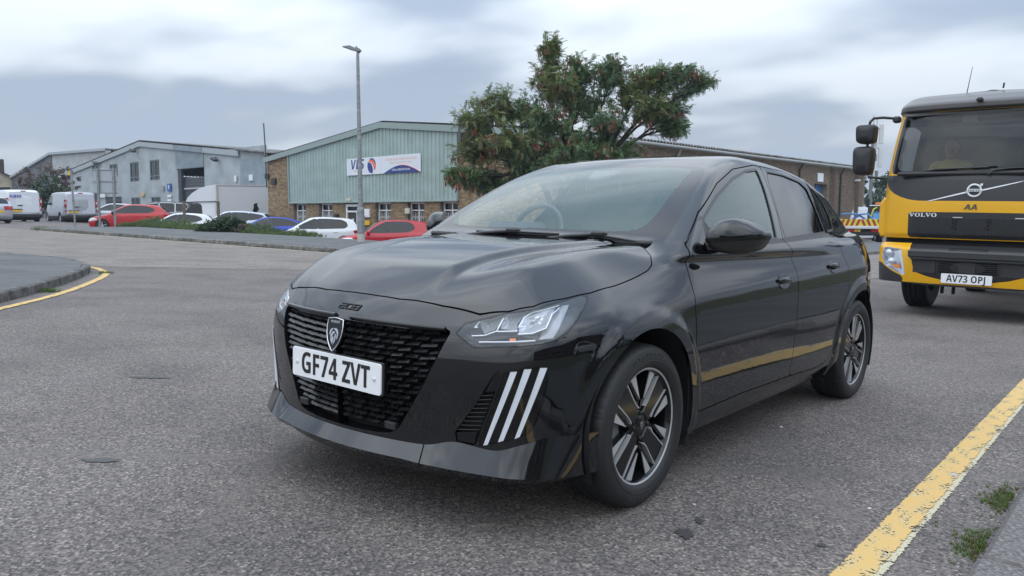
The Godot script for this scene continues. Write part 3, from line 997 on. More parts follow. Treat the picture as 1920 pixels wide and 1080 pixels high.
func _sign_board() -> void:
	var at := Transform3D(Basis(Vector3(0, 1, 0), deg_to_rad(-43.8)), Vector3(1.6, -0.9, -29.3))
	var n := thing("sign_board", "long white sign board reading VLS in blue with a striped ball, on green ribbed cladding", "sign")
	n.transform = at * Transform3D(Basis.IDENTITY, Vector3(-10.44, 4.28, 0.13))
	var wh := mat("board_white", col(0.66, 0.69, 0.74), 0.45)
	var blue := mat("print_blue", col(0.022, 0.045, 0.21), 0.5)
	var org := mat("print_orange", col(0.75, 0.115, 0.03), 0.5)
	var pale := mat("print_pale_orange", col(0.75, 0.42, 0.30), 0.5)
	obj("panel", Geo.new().box(Vector3(-1.405, 0, 0), Vector3(2.80, 0.80, 0.03), 0.004), wh, n)
	obj("panel", Geo.new().box(Vector3(1.405, 0.0, 0.0), Vector3(2.80, 0.80, 0.03), 0.004), wh, n)
	var sl := Transform3D(Basis(Vector3(1, 0, 0), Vector3(0.16, 1, 0), Vector3(0, 0, 1)), Vector3(-1.90, 0.10, 0.017))
	text("lettering", "VLS", 0.45, 0.004, blue, n, sl, true, 1.08)
	text("lettering", "VEHICLE & LEASING", 0.05, 0.003, pale, n, Transform3D(Basis.IDENTITY, Vector3(-1.90, -0.20, 0.017)), true)
	text("lettering", "SERVICES", 0.045, 0.003, mat("print_pale_blue", col(0.35, 0.38, 0.55), 0.5), n, Transform3D(Basis.IDENTITY, Vector3(-1.66, -0.28, 0.017)), true)
	# the ball: an ellipse in three bands
	var e := func(a: float, rx: float, ry: float, cx: float, cy: float) -> Vector2: return Vector2(cx + cos(a) * rx, cy + sin(a) * ry)
	var ball := Geo.new(); var ora := Geo.new()
	var cx := -0.77; var cy := 0.0
	var b1 := PackedVector2Array(); 
	for k in 25: b1.append(e.call(deg_to_rad(118 + k * 7.9), 0.33, 0.345, cx, cy))
	for k in 11: b1.append(e.call(deg_to_rad(-52 + k * 14.0), 0.36, 0.50, cx - 0.22, cy - 0.33).lerp(Vector2(cx - 0.1, cy - 0.05), 0.05))
	ball.prism(PackedVector2Array(_arc(cx, cy, 150, 292, 0.33, 0.345) + _arc(cx - 0.21, cy - 0.20, -20, 102, 0.30, 0.36)), 0.004, Transform3D(Basis.IDENTITY, Vector3(0, 0, 0.016)))
	ora.prism(PackedVector2Array(_arc(cx, cy, 138, -38, 0.33, 0.30) + _arc(cx - 0.16, cy - 0.22, 0, 112, 0.34, 0.40)), 0.004, Transform3D(Basis.IDENTITY, Vector3(0, 0, 0.016)))
	ball.prism(PackedVector2Array(_arc(cx, cy, 120, 12, 0.33, 0.355) + _arc(cx - 0.02, cy - 0.06, 20, 108, 0.31, 0.345)), 0.004, Transform3D(Basis.IDENTITY, Vector3(0, 0, 0.0165)))
	obj("emblem_blue", ball, blue, n)
	obj("emblem_orange", ora, org, n)
	var dash := Geo.new()
	for k in 3:
		var a := deg_to_rad(88 - k * 34)
		dash.box(Vector3.ZERO, Vector3(0.10, 0.02, 0.003), 0.0, Transform3D(Basis(Vector3(0, 0, 1), a - PI * 0.5), Vector3(cx - 0.04 + cos(a) * 0.27, cy - 0.08 + sin(a) * 0.27, 0.0215)))
	obj("emblem_dashes", dash, wh, n)
	text("lettering", "HGV AND LIGHT COMMERCIAL REPAIRS", 0.092, 0.003, pale, n, Transform3D(Basis.IDENTITY, Vector3(1.42, 0.22, 0.017)), false, 1.0)
	text("lettering", "Class 4, 5 and 7 M.O.T. Centre", 0.085, 0.003, pale, n, Transform3D(Basis.IDENTITY, Vector3(1.40, 0.07, 0.017)), false, 1.0)
	var hump := PackedVector2Array(); var edge := PackedVector2Array()
	for k in 31:
		var t := k / 30.0
		hump.append(Vector2(lerpf(0.14, 2.78, t), -0.398 + 0.34 * sin(PI * t)))
		edge.append(Vector2(lerpf(0.14, 2.78, t), -0.398 + 0.34 * sin(PI * t)))
	obj("blue_arch", Geo.new().prism(hump, 0.004, Transform3D(Basis.IDENTITY, Vector3(0, 0, 0.0155))), blue, n)
	var l := []
	for k in range(13, 31): l.append(Vector3(edge[k].x, edge[k].y, 0.018))
	obj("red_edge", Geo.new().tube(l, 0.012, 4), org, n)
	text("lettering", "Call us: 0845 873 66 44", 0.088, 0.003, wh, n, Transform3D(Basis.IDENTITY, Vector3(1.42, -0.25, 0.0205)), true)

func _arc(cx: float, cy: float, a0: float, a1: float, rx: float, ry: float) -> Array:
	var o := []
	for k in 17:
		var a := deg_to_rad(lerpf(a0, a1, k / 16.0))
		o.append(Vector2(cx + cos(a) * rx, cy + sin(a) * ry))
	return o

func make_grey_unit() -> void:
	var n := thing("grey_unit", "light grey painted two-storey unit with a dark roller door and wide gable", "building", Vector3(-30.8, 0.374, -64.96), deg_to_rad(-43.8))
	n.scale = Vector3.ONE * 1.12
	var wall := worn("grey_render", col(0.40, 0.445, 0.475), 0.85, 0.12, 0.12, 0.0, 81)
	var dark := worn("slate_panel", col(0.235, 0.285, 0.325), 0.6, 0.12, 0.2, 0.0, 82)
	var fr := mat("grey_frame", col(0.13, 0.155, 0.165), 0.5)
	var gl := mat("green_pane", Color(0.09, 0.12, 0.125), 0.08)
	var holes := [[-9.66, 3.05, -7.95, 4.57], [-5.75, 3.50, -4.05, 4.50], [-1.63, 3.03, 0.08, 4.47], [2.06, 3.03, 3.75, 4.47], [-9.41, 1.62, -8.21, 2.39], [-6.92, -0.8, -3.5, 1.98], [-1.60, -0.2, 0.1, 1.87], [2.12, 1.3, 3.76, 1.86], [6.72, -1.0, 10.72, 3.65]]
	obj("wall", holed_wall(-15.1, 18.75, -1.5, 4.60, holes, 0.09), wall, n)
	obj("gable_wall", Geo.new().prism(PackedVector2Array([Vector2(-15.1, 4.15), Vector2(-15.1, 4.15), Vector2(18.75, 3.9), Vector2(18.75, 4.0), Vector2(0.6, 5.75), Vector2(-15.1, 4.22)]).slice(1), -0.3, Transform3D(Basis.IDENTITY, Vector3(0, 0, -0.26))), wall, n)
	obj("gable_face", Geo.new().prism(PackedVector2Array([Vector2(-12.2, 4.6), Vector2(12.5, 4.6), Vector2(0.6, 5.72)]), 0.02, Transform3D(Basis.IDENTITY, Vector3(0, 0, -0.02))), wall, n)
	for k in holes.size():
		if k == 5 or k == 8: continue
		window_in(n, holes[k], -0.05, fr, gl, 2, 0.22 if k < 4 and k != 1 else 0.0, 0.08)
	obj("entrance_recess", Geo.new().box(Vector3(-5.2, 0.6, -0.6), Vector3(3.4, 2.8, 0.1)).box(Vector3(-5.2, 1.75, -0.3), Vector3(3.4, 0.4, 0.5)), mat("recess_dark", col(0.045, 0.055, 0.065), 0.6), n)
	var rd := Node3D.new(); rd.name = "roller_door"; n.add_child(rd)
	for k in 22:
		obj("slat", Geo.new().box(Vector3(8.9, -0.9 + k * 0.185, -0.28), Vector3(3.5, 0.172, 0.04), 0.012), mat("roller_grey", col(0.075, 0.085, 0.095), 0.5), rd)
	obj("pale_slat", Geo.new().box(Vector3(8.95, 2.35, -0.18), Vector3(3.4, 0.09, 0.03)), mat("pale_strip", col(0.45, 0.46, 0.47), 0.6), rd)
	obj("door_jamb", Geo.new().box(Vector3(6.95, 1.3, -0.12), Vector3(0.42, 4.7, 0.16)), M.recess_dark, n)
	obj("clad_panel", Geo.new().prism(PackedVector2Array([Vector2(6.55, 3.68), Vector2(10.75, 3.68), Vector2(10.75, 4.78), Vector2(6.55, 5.14)]), 0.05, Transform3D(Basis.IDENTITY, Vector3(0, 0, 0.003))), dark, n)
	obj("end_panel", Geo.new().box(Vector3(17.2, 1.4, 0.03), Vector3(3.2, 5.0, 0.06)), worn("blue_grey_panel", col(0.27, 0.33, 0.375), 0.6, 0.1, 0.2), n)
	# verge
	var vg := mat("verge_grey", col(0.33, 0.37, 0.39), 0.6)
	for q in [[Vector2(0.6, 5.88), Vector2(-15.5, 4.32), "verge_board"], [Vector2(0.6, 5.88), Vector2(6.5, 5.31), "verge_board"], [Vector2(10.75, 4.9), Vector2(15.55, 4.44), "verge_board"]]:
		var a: Vector2 = q[0]; var b: Vector2 = q[1]
		obj(q[2], Geo.new().prism(PackedVector2Array([a, b, b - Vector2(0, 0.34), a - Vector2(0, 0.34)]), 0.12, Transform3D(Basis.IDENTITY, Vector3(0, 0, 0.02))), vg, n)
	obj("verge_board", Geo.new().prism(PackedVector2Array([Vector2(6.5, 5.31), Vector2(10.75, 4.9), Vector2(10.75, 4.56), Vector2(6.5, 4.97)]), 0.12, Transform3D(Basis.IDENTITY, Vector3(0, 0, 0.056))), dark, n)
	var asb := worn("fibre_cement", col(0.22, 0.215, 0.20), 0.95, 0.35, 0.25, 0.0, 73)
	for s in [-1.0, 1.0]:
		var r0 := PackedVector3Array(); var r1 := PackedVector3Array(); var r2 := PackedVector3Array()
		var ex := -15.6 if s < 0 else 18.9
		var ey := 4.36 if s < 0 else 4.16
		for k in 20 * 12 + 1:
			var z := 0.1 - k / 12.0
			var w := 0.05 * cos(k * PI * 0.5)
			r0.append(Vector3(0.6, 5.95 + w, z)); r1.append(Vector3(ex, ey + w, z)); r2.append(Vector3(ex, ey - 0.06 + w, z))
		obj("roof_sheets", Geo.new().grid([r0, r1], false, false, s > 0.0).grid([r1, r2], false, false, s > 0.0), asb, n)
	# the last bay: sheets overhang the front
	var o0 := PackedVector3Array(); var o1 := PackedVector3Array()
	for k in 60:
		var x := 15.6 + k * 0.06
		var w := 0.07 * cos(k * PI * 0.5)
		o0.append(Vector3(x, 4.47 - (x - 15.6) * 0.10 + w, 0.35)); o1.append(Vector3(x, 4.52 - (x - 15.6) * 0.10 + w, -1.5))
	obj("overhang_sheets", Geo.new().grid([o0, o1]), asb, n)
	obj("back_walls", Geo.new().box(Vector3(-15.0, 1.4, -10.0), Vector3(0.3, 5.6, 19.5)).box(Vector3(18.6, 1.4, -10.0), Vector3(0.3, 5.0, 19.5)), wall, n)
	for q in [[-0.2, 5.36], [-8.0, 4.8], [12.7, 4.12]]:
		obj("flood_lamp", Geo.new().box(Vector3.ZERO, Vector3(0.5, 0.16, 0.35), 0.03, Transform3D(Basis(Vector3(0, 0, 1), -0.35), Vector3(q[0] + 0.2, q[1] - 0.1, 0.35))).tube([Vector3(q[0] - 0.2, q[1] + 0.05, 0.02), Vector3(q[0], q[1], 0.3)], 0.03, 5), M.mast_dark, n)
	for q in [["blue_notice", 5.15, 2.2, 5.76, 2.73, mat("notice_blue", col(0.03, 0.11, 0.38), 0.5)], ["white_notice", 5.15, 1.80, 5.76, 1.97, M.sign_white], ["white_notice", 5.15, 1.52, 5.76, 1.68, M.sign_white], ["grey_notice", 4.25, 2.25, 4.6, 2.62, M.gutter_grey], ["orange_notice", 0.5, 1.95, 1.1, 2.17, mat("notice_orange", col(0.62, 0.38, 0.16), 0.6)], ["white_notice", 14.75, 2.11, 15.38, 2.34, M.sign_white], ["white_notice", 14.9, 2.6, 15.15, 2.97, M.sign_white], ["white_notice", 16.75, 2.61, 17.2, 2.96, M.sign_white], ["projecting_sign", -8.35, 1.95, -6.7, 2.30, M.sign_white]]:
		obj(q[0], Geo.new().box(Vector3((q[1] + q[3]) * 0.5, (q[2] + q[4]) * 0.5, 0.08 if q[1] < 16 else 0.10), Vector3(q[3] - q[1], q[4] - q[2], 0.05), 0.006), q[5], n)
	text("notice_figure", "P", 0.3, 0.01, M.sign_white, n, Transform3D(Basis.IDENTITY, Vector3(5.45, 2.47, 0.11)), true)

	# the darker shed behind it on the left
	var b := thing("slate_shed", "tall dark slate-grey shed with a pale side, left of the light grey unit", "building", Vector3(-48.4, 0.766, -82.9), deg_to_rad(-43.8))
	b.scale = Vector3.ONE * 1.12
	var sl := worn("dark_slate_wall", col(0.14, 0.15, 0.165), 0.7, 0.2, 0.2, 0.0, 83)
	obj("front_wall", Geo.new().prism(PackedVector2Array([Vector2(-13.5, -2), Vector2(-13.5, 4.05), Vector2(0, 5.85), Vector2(0.2, -2)]), -0.4, Transform3D.IDENTITY), sl, b)
	obj("side_wall", Geo.new().prism(PackedVector2Array([Vector2(0.2, -2), Vector2(0.2, 5.82), Vector2(14, 5.45), Vector2(14, -2)]), -0.4, Transform3D(Basis.IDENTITY, Vector3(0, 0, -0.003))), worn("pale_grey_sheet", col(0.40, 0.42, 0.43), 0.7, 0.1, 0.2), b)
	obj("fascia", Geo.new().prism(PackedVector2Array([Vector2(-14.2, 4.12), Vector2(0, 6.0), Vector2(14, 5.6), Vector2(14, 5.4), Vector2(0, 5.78), Vector2(-14.2, 3.9)]), 0.2, Transform3D(Basis.IDENTITY, Vector3(0, 0, 0.02))), M.verge_grey, b)
	obj("roof", Geo.new().prism(PackedVector2Array([Vector2(-14.2, 4.12), Vector2(0, 6.02), Vector2(14, 5.62), Vector2(14, 5.5), Vector2(0, 5.9), Vector2(-14.2, 4.0)]), -14.0, Transform3D(Basis.IDENTITY, Vector3(0, 0, 0.0))), asb, b)
	# houses far left
	var tile := worn("brown_tiles", col(0.085, 0.055, 0.045), 0.9, 0.4, 0.6, 0.0, 84)
	var cream := worn("cream_render", col(0.50, 0.45, 0.34), 0.9, 0.2, 0.2, 0.0, 85)
	for q in [[-62.0, -92.0, 9.0, 5.6, "cream rendered house with a brown tiled roof at the far left edge"], [-54.2, -104.0, 5.0, 3.6, "small cream house with stepped brown roofs between the far left house and slate shed"]]:
		var hs := thing("house", q[4], "house", Vector3(q[0], 0.6, q[1]), deg_to_rad(30), "houses beyond the vans")
		var w: float = q[2]; var h: float = q[3] - 1.6
		obj("wall", Geo.new().prism(PackedVector2Array([Vector2(-w * 0.5, -3), Vector2(w * 0.5, -3), Vector2(w * 0.5, h), Vector2(0, h + 2.2), Vector2(-w * 0.5, h)]), -8.0), cream, hs)
		for s in [-1.0, 1.0]:
			obj("roof_slope", Geo.new().prism(PackedVector2Array([Vector2(0, h + 2.42), Vector2(s * (w * 0.5 + 0.5), h - 0.05), Vector2(s * (w * 0.5 + 0.5), h - 0.2), Vector2(0, h + 2.25)]), -8.8, Transform3D(Basis.IDENTITY, Vector3(0, 0, 0.4))), tile, hs)
		obj("chimney", Geo.new().box(Vector3(w * 0.2, h + 2.3, -4), Vector3(0.6, 1.6, 0.6), 0.03), tile, hs)
		for s in [-0.25, 0.25]:
			obj("window", Geo.new().box(Vector3(w * s, h - 1.0, 0.02), Vector3(1.1, 1.2, 0.06), 0.01), M.dark_pane, hs)
# ---------------------------------------------------------------- the black hatchback
# x to the car's left, y up, z to its front; 0 is on the ground between the axles
var cXS := Cv.new("-2.0:.62 -1.75:.77 -1.5:.845 -1.27:.870 -.9:.868 0:.862 .9:.862 1.27:.872 1.45:.864 1.6:.838 1.72:.805 1.85:.75 2.0:.66 2.2:.5")
var cXY := Cv.new(".15:-.075 .2:-.05 .24:-.03 .28:-.018 .33:-.013 .42:-.010 .52:-.006 .62:-.001 .69:0 .775:-.002 .80:-.006 .84:-.020 .88:-.036 .93:-.053 1.0:-.076 1.1:-.115 1.3:-.22")
var cXF := Cv.new(".5:0 .6:-.002 .68:-.010 .75:-.030 .80:-.055 .85:-.09 .9:-.14 1.0:-.26 1.2:-.5")
var cYH := Cv.new("-2.0:.93 -1.93:.98 -1.8:1.03 -1.5:1.05 -.8:1.035 0:1.015 .5:1.005 .85:.997 1.0:.985 1.2:.972 1.35:.960 1.5:.940 1.65:.912 1.75:.886 1.84:.846 1.9:.815 1.95:.785 2.0:.752 2.2:.6")
var cXR := Cv.new(".6:.64 1.0:.64 1.2:.625 1.5:.605 1.75:.56 1.95:.5")
var cSL := Cv.new(".6:.2 1.0:.32 1.12:.37 1.39:.53 1.5:.60 1.8:.62")
var cZC := Cv.new(".1:2.0 .2:2.030 .25:2.035 .30:2.037 .36:2.038 .45:2.043 .55:2.049 .60:2.046 .66:2.034 .70:2.013 .736:1.988 .783:1.952 .83:1.90 .9:1.8 1.1:1.5")
var cZR := Cv.new(".1:-1.85 .25:-1.94 .4:-1.965 .6:-1.965 .75:-1.955 .9:-1.90 1.0:-1.84 1.1:-1.78 1.3:-1.75")
var cXB := Cv.new("-2.0:.62 -1.5:.685 -1.0:.765 -.5:.797 0:.806 .5:.795 .9:.785 1.2:.77")
var cZW := Cv.new(".9:1.09 1.0:.95 1.1:.812 1.2:.655 1.28:.515 1.33:.405 1.357:.325 1.4:.17 1.45:-.1")
var cSW := Cv.new("1.0:.15 1.2:.27 1.34:.38")
var cRT := Cv.new("-2.0:1.19 -1.6:1.292 -1.3:1.355 -.9:1.405 -.5:1.432 -.2:1.437 .05:1.425 .2:1.393 .307:1.362 .6:1.26 1.0:1.1")
var cZT := Cv.new(".9:-1.88 1.0:-1.82 1.1:-1.745 1.2:-1.67 1.29:-1.60 1.35:-1.58 1.5:-1.48")
var cCX := Cv.new("0.9:.50 1.0:.44 1.24:.38 1.45:.325 1.6:.30 1.95:.29")

func car_f(px: float, y: float, z: float) -> float:
	var x := absf(px)
	var low := 9.0
	if y < 1.18:
		var xs := cXS.at(z) + cXY.at(y + 0.035 * z)
		if z > 0.85: xs += cXF.at(y) * sst(0.85, 1.4, z)
		var r1 := sqrt((z - 1.27) * (z - 1.27) + (y - 0.32) * (y - 0.32))
		if r1 < 0.46: xs += 0.012 * (1.0 - sst(0.40, 0.455, r1))
		var r2 := sqrt((z + 1.27) * (z + 1.27) + (y - 0.32) * (y - 0.32))
		if r2 < 0.46: xs += 0.012 * (1.0 - sst(0.40, 0.455, r2))
		if z > -0.75 and z < 0.95:
			pass
		var q := x / 0.72
		var e := x - cXR.at(z)
		var drop := 0.012 * q * q + cSL.at(z) * 0.5 * (e + sqrt(e * e + 0.0004))
		if z > 0.85:
			var cx := cCX.at(z)
			var e2 := (x - cXR.at(z) + 0.05) / 0.085
			drop += sst(0.85, 1.05, z) * sst(1.97, 1.75, z) * (-0.011 + 0.024 * sst(cx - 0.012, cx + 0.055, x) - 0.014 * exp(-e2 * e2))
		low = smax(x - xs, (y - (cYH.at(z) - drop)) * 0.9, 0.05)
		if z > 0.6:
			var swp := 0.38
			var ex := maxf(0.0, x - 0.66)
			low = smax(low, z - (cZC.at(y) - swp * x * x - 3.0 * ex * ex), 0.045)
		elif z < -0.8:
			var er := maxf(0.0, x - 0.5)
			low = smax(low, (cZR.at(y) + 0.22 * x * x + 1.8 * er * er) - z, 0.06)
		low = smax(low, 0.185 - y, 0.03)
	if y < 0.9: return low
	var yy := y - 1.0
	var gh := (x - (cXB.at(z) - 0.55 * yy - 0.16 * yy * absf(yy))) * 0.88
	gh = smax(gh, (z - (cZW.at(y) - cSW.at(y) * x * x)) * 0.6, 0.05)
	gh = smax(gh, y - (cRT.at(z) - 0.03 * x * x), 0.07)
	var et := maxf(0.0, x - 0.4)
	gh = smax(gh, ((cZT.at(y) + 0.12 * x * x + 0.6 * et * et) - z) * 0.75, 0.05)
	gh = smax(gh, 0.93 - y, 0.03)
	return smin(low, gh, 0.035)

func car_hit(o: Vector3, d: Vector3, start: float) -> Vector3:
	# from inside outwards to the surface
	var t0 := start
	var f0 := car_f(o.x + d.x * t0, o.y + d.y * t0, o.z + d.z * t0)
	var t1 := t0
	var f1 := f0
	for k in 60:
		if f1 >= 0.0: break
		t0 = t1; f0 = f1
		t1 += clampf(-f1 * 0.92, 0.004, 0.3)
		f1 = car_f(o.x + d.x * t1, o.y + d.y * t1, o.z + d.z * t1)
	for k in 4:
		var t := t0 + (t1 - t0) * clampf(-f0 / maxf(f1 - f0, 1e-9), 0.03, 0.97)
		var f := car_f(o.x + d.x * t, o.y + d.y * t, o.z + d.z * t)
		if f < 0.0:
			t0 = t; f0 = f
		else:
			t1 = t; f1 = f
		if absf(f) < 4e-5: return o + d * t
	return o + d * ((t0 + t1) * 0.5)

func car_normal(p: Vector3) -> Vector3:
	var e := 0.0022
	# four samples at the corners of a tetrahedron
	var a := car_f(p.x + e, p.y + e, p.z + e); var b := car_f(p.x + e, p.y - e, p.z - e)
	var c := car_f(p.x - e, p.y + e, p.z - e); var d := car_f(p.x - e, p.y - e, p.z + e)
	var g := Vector3(a + b - c - d, a - b + c - d, a - b - c + d)
	if p.x < 1e-4: g.x = 0.0
	return g.normalized()

func car_row(r: int, NU: int, NV: int, P: Array, N: Array) -> void:
	var u := float(r) / (NU - 1)
	var th: float; var z0: float; var y0: float
	if u < 0.10:
		var k := u / 0.10
		th = PI - k * PI * 0.5; z0 = lerpf(-1.62, -1.42, k); y0 = lerpf(0.66, 0.75, k)
	elif u < 0.64:
		th = PI * 0.5; z0 = lerpf(-1.42, 1.36, (u - 0.10) / 0.54); y0 = 0.75
	else:
		var k := (u - 0.64) / 0.36
		th = PI * 0.5 * (1.0 - k); z0 = lerpf(1.36, 1.80, k); y0 = lerpf(0.75, 0.50, k)
	var rp := PackedVector3Array(); var rn := PackedVector3Array()
	for c in NV:
		var v := float(c) / (NV - 1)
		var ph := (v + 0.10 * sin(TAU * v) / TAU * 2.0) * PI - PI * 0.5
		var d := Vector3(sin(th) * cos(ph), sin(th) * sin(ph), cos(th))
		if c == 0 or c == NV - 1: d.x = 0.0
		var p := car_hit(Vector3(0, y0, z0), d.normalized(), 0.03)
		rp.append(p); rn.append(car_normal(p))
	P[r] = rp; N[r] = rn

func car_skin(NU: int, NV: int) -> Geo:
	var P := []; var N := []
	P.resize(NU); N.resize(NU)
	var id := WorkerThreadPool.add_group_task(func(r): car_row(r, NU, NV, P, N), NU)
	WorkerThreadPool.wait_for_group_task_completion(id)
	var g := Geo.new()
	for r in NU:
		g.p.append_array(P[r]); g.n.append_array(N[r])
	g.uv.resize(g.p.size())
	for r in NU - 1:
		for c in NV - 1:
			var a := r * NV + c
			for q in [a, a + NV, a + NV + 1, a, a + NV + 1, a + 1]: g.i.append(q)
	return g

# a point on the front skin: across x at height y, or across s = (x - z) * .7071 for the corner
func front_xy(x: float, y: float, inset := 0.0) -> Vector3:
	var a := 1.2; var b := 2.3
	for k in 26:
		var m := (a + b) * 0.5
		if car_f(x, y, m) < 0.0: a = m
		else: b = m
	return Vector3(x, y, a - inset)
func front_sy(s: float, y: float, inset := 0.0) -> Vector3:
	var a := 1.2; var b := 2.3
	for k in 26:
		var m := (a + b) * 0.5
		if car_f((s + m) * 0.70711, y, (m - s) * 0.70711) < 0.0: a = m
		else: b = m
	var t := a - inset
	return Vector3((s + t) * 0.70711, y, (t - s) * 0.70711)
func side_zy(z: float, y: float, out := 0.0) -> Vector3:
	var a := 0.2; var b := 1.2
	for k in 26:
		var m := (a + b) * 0.5
		if car_f(m, y, z) < 0.0: a = m
		else: b = m
	return Vector3(a + out, y, z)

func sy_plate(poly: PackedVector2Array, inset: float, thick: float) -> Geo:
	# a thin panel that follows the corner of the car
	var g := Geo.new()
	var t := Geometry2D.triangulate_polygon(poly)
	var f := []; var b := []
	for q in poly:
		f.append(front_sy(q.x, q.y, inset)); b.append(front_sy(q.x, q.y, inset + thick))
	var mid := Vector3.ZERO
	for q in b: mid += q
	mid /= b.size()
	mid -= Vector3(0.7, 0, 0.7) * 0.05
	for k in range(0, t.size(), 3):
		g.out_tri(f[t[k]], f[t[k + 1]], f[t[k + 2]], mid)
	var c := Vector3.ZERO
	for q in f: c += q
	c /= f.size()
	for k in f.size():
		var k2 := (k + 1) % f.size()
		g.out_quad(f[k], f[k2], b[k2], b[k], c)
	return g
func sy_line(pts: PackedVector2Array, inset: float, r: float) -> Geo:
	var l := []
	for k in pts.size() - 1:
		for q in 5: 
			var m := pts[k].lerp(pts[k + 1], q / 5.0)
			l.append(front_sy(m.x, m.y, inset))
	l.append(front_sy(pts[-1].x, pts[-1].y, inset))
	return Geo.new().tube(l, r, 6)

func both(g: Geo) -> Geo:
	return Geo.new().add(g).add(g.mirrored())

func car_paints() -> void:
	mat("black_car_paint", col(0.003, 0.0035, 0.005), 0.02).metallic_specular = 0.64
	mat("gloss_black_trim", col(0.006, 0.006, 0.007), 0.09)
	mat("satin_black_trim", col(0.012, 0.012, 0.013), 0.35)
	mat("black_plastic", col(0.018, 0.018, 0.019), 0.55)
	mat("dark_void", col(0.004, 0.004, 0.004), 0.9)
	mat("rubber", col(0.013, 0.013, 0.014), 0.62)
	mat("machined_alloy", col(0.44, 0.44, 0.45), 0.32, 0.3)
	mat("bright_metal", col(0.75, 0.76, 0.78), 0.12, 1.0)
	mat("lamp_chrome", col(0.62, 0.65, 0.70), 0.18, 0.65)
	mat("grille_black", col(0.009, 0.009, 0.010), 0.28).metallic_specular = 0.5
	mat("lamp_grey", col(0.26, 0.28, 0.31), 0.25, 0.3)
	mat("lamp_white", col(0.62, 0.645, 0.69), 0.35)
	mat("plate_white", col(0.78, 0.79, 0.80), 0.35)
	mat("plate_black", col(0.012, 0.012, 0.012), 0.5)
	mat("amber", col(0.75, 0.22, 0.03), 0.2)
	mat("red_lamp", col(0.45, 0.012, 0.012), 0.12)
	mat("seat_cloth", col(0.02, 0.021, 0.023), 0.9)
	mat("dash_plastic", col(0.028, 0.029, 0.031), 0.7)
	mat("light_plastic", col(0.30, 0.31, 0.32), 0.6)
	var g := mat("car_glass", Color(0.46, 0.68, 0.66, 0.12), 0.0)
	g.transparency = BaseMaterial3D.TRANSPARENCY_ALPHA
	var t := mat("privacy_glass", Color(0.012, 0.014, 0.016, 0.88), 0.0)
	t.transparency = BaseMaterial3D.TRANSPARENCY_ALPHA
	var l := mat("lamp_lens", Color(0.9, 0.95, 1.0, 0.05), 0.0)
	l.transparency = BaseMaterial3D.TRANSPARENCY_ALPHA
	var d := mat("smoked_lens", Color(0.02, 0.018, 0.02, 0.55), 0.0)
	d.transparency = BaseMaterial3D.TRANSPARENCY_ALPHA

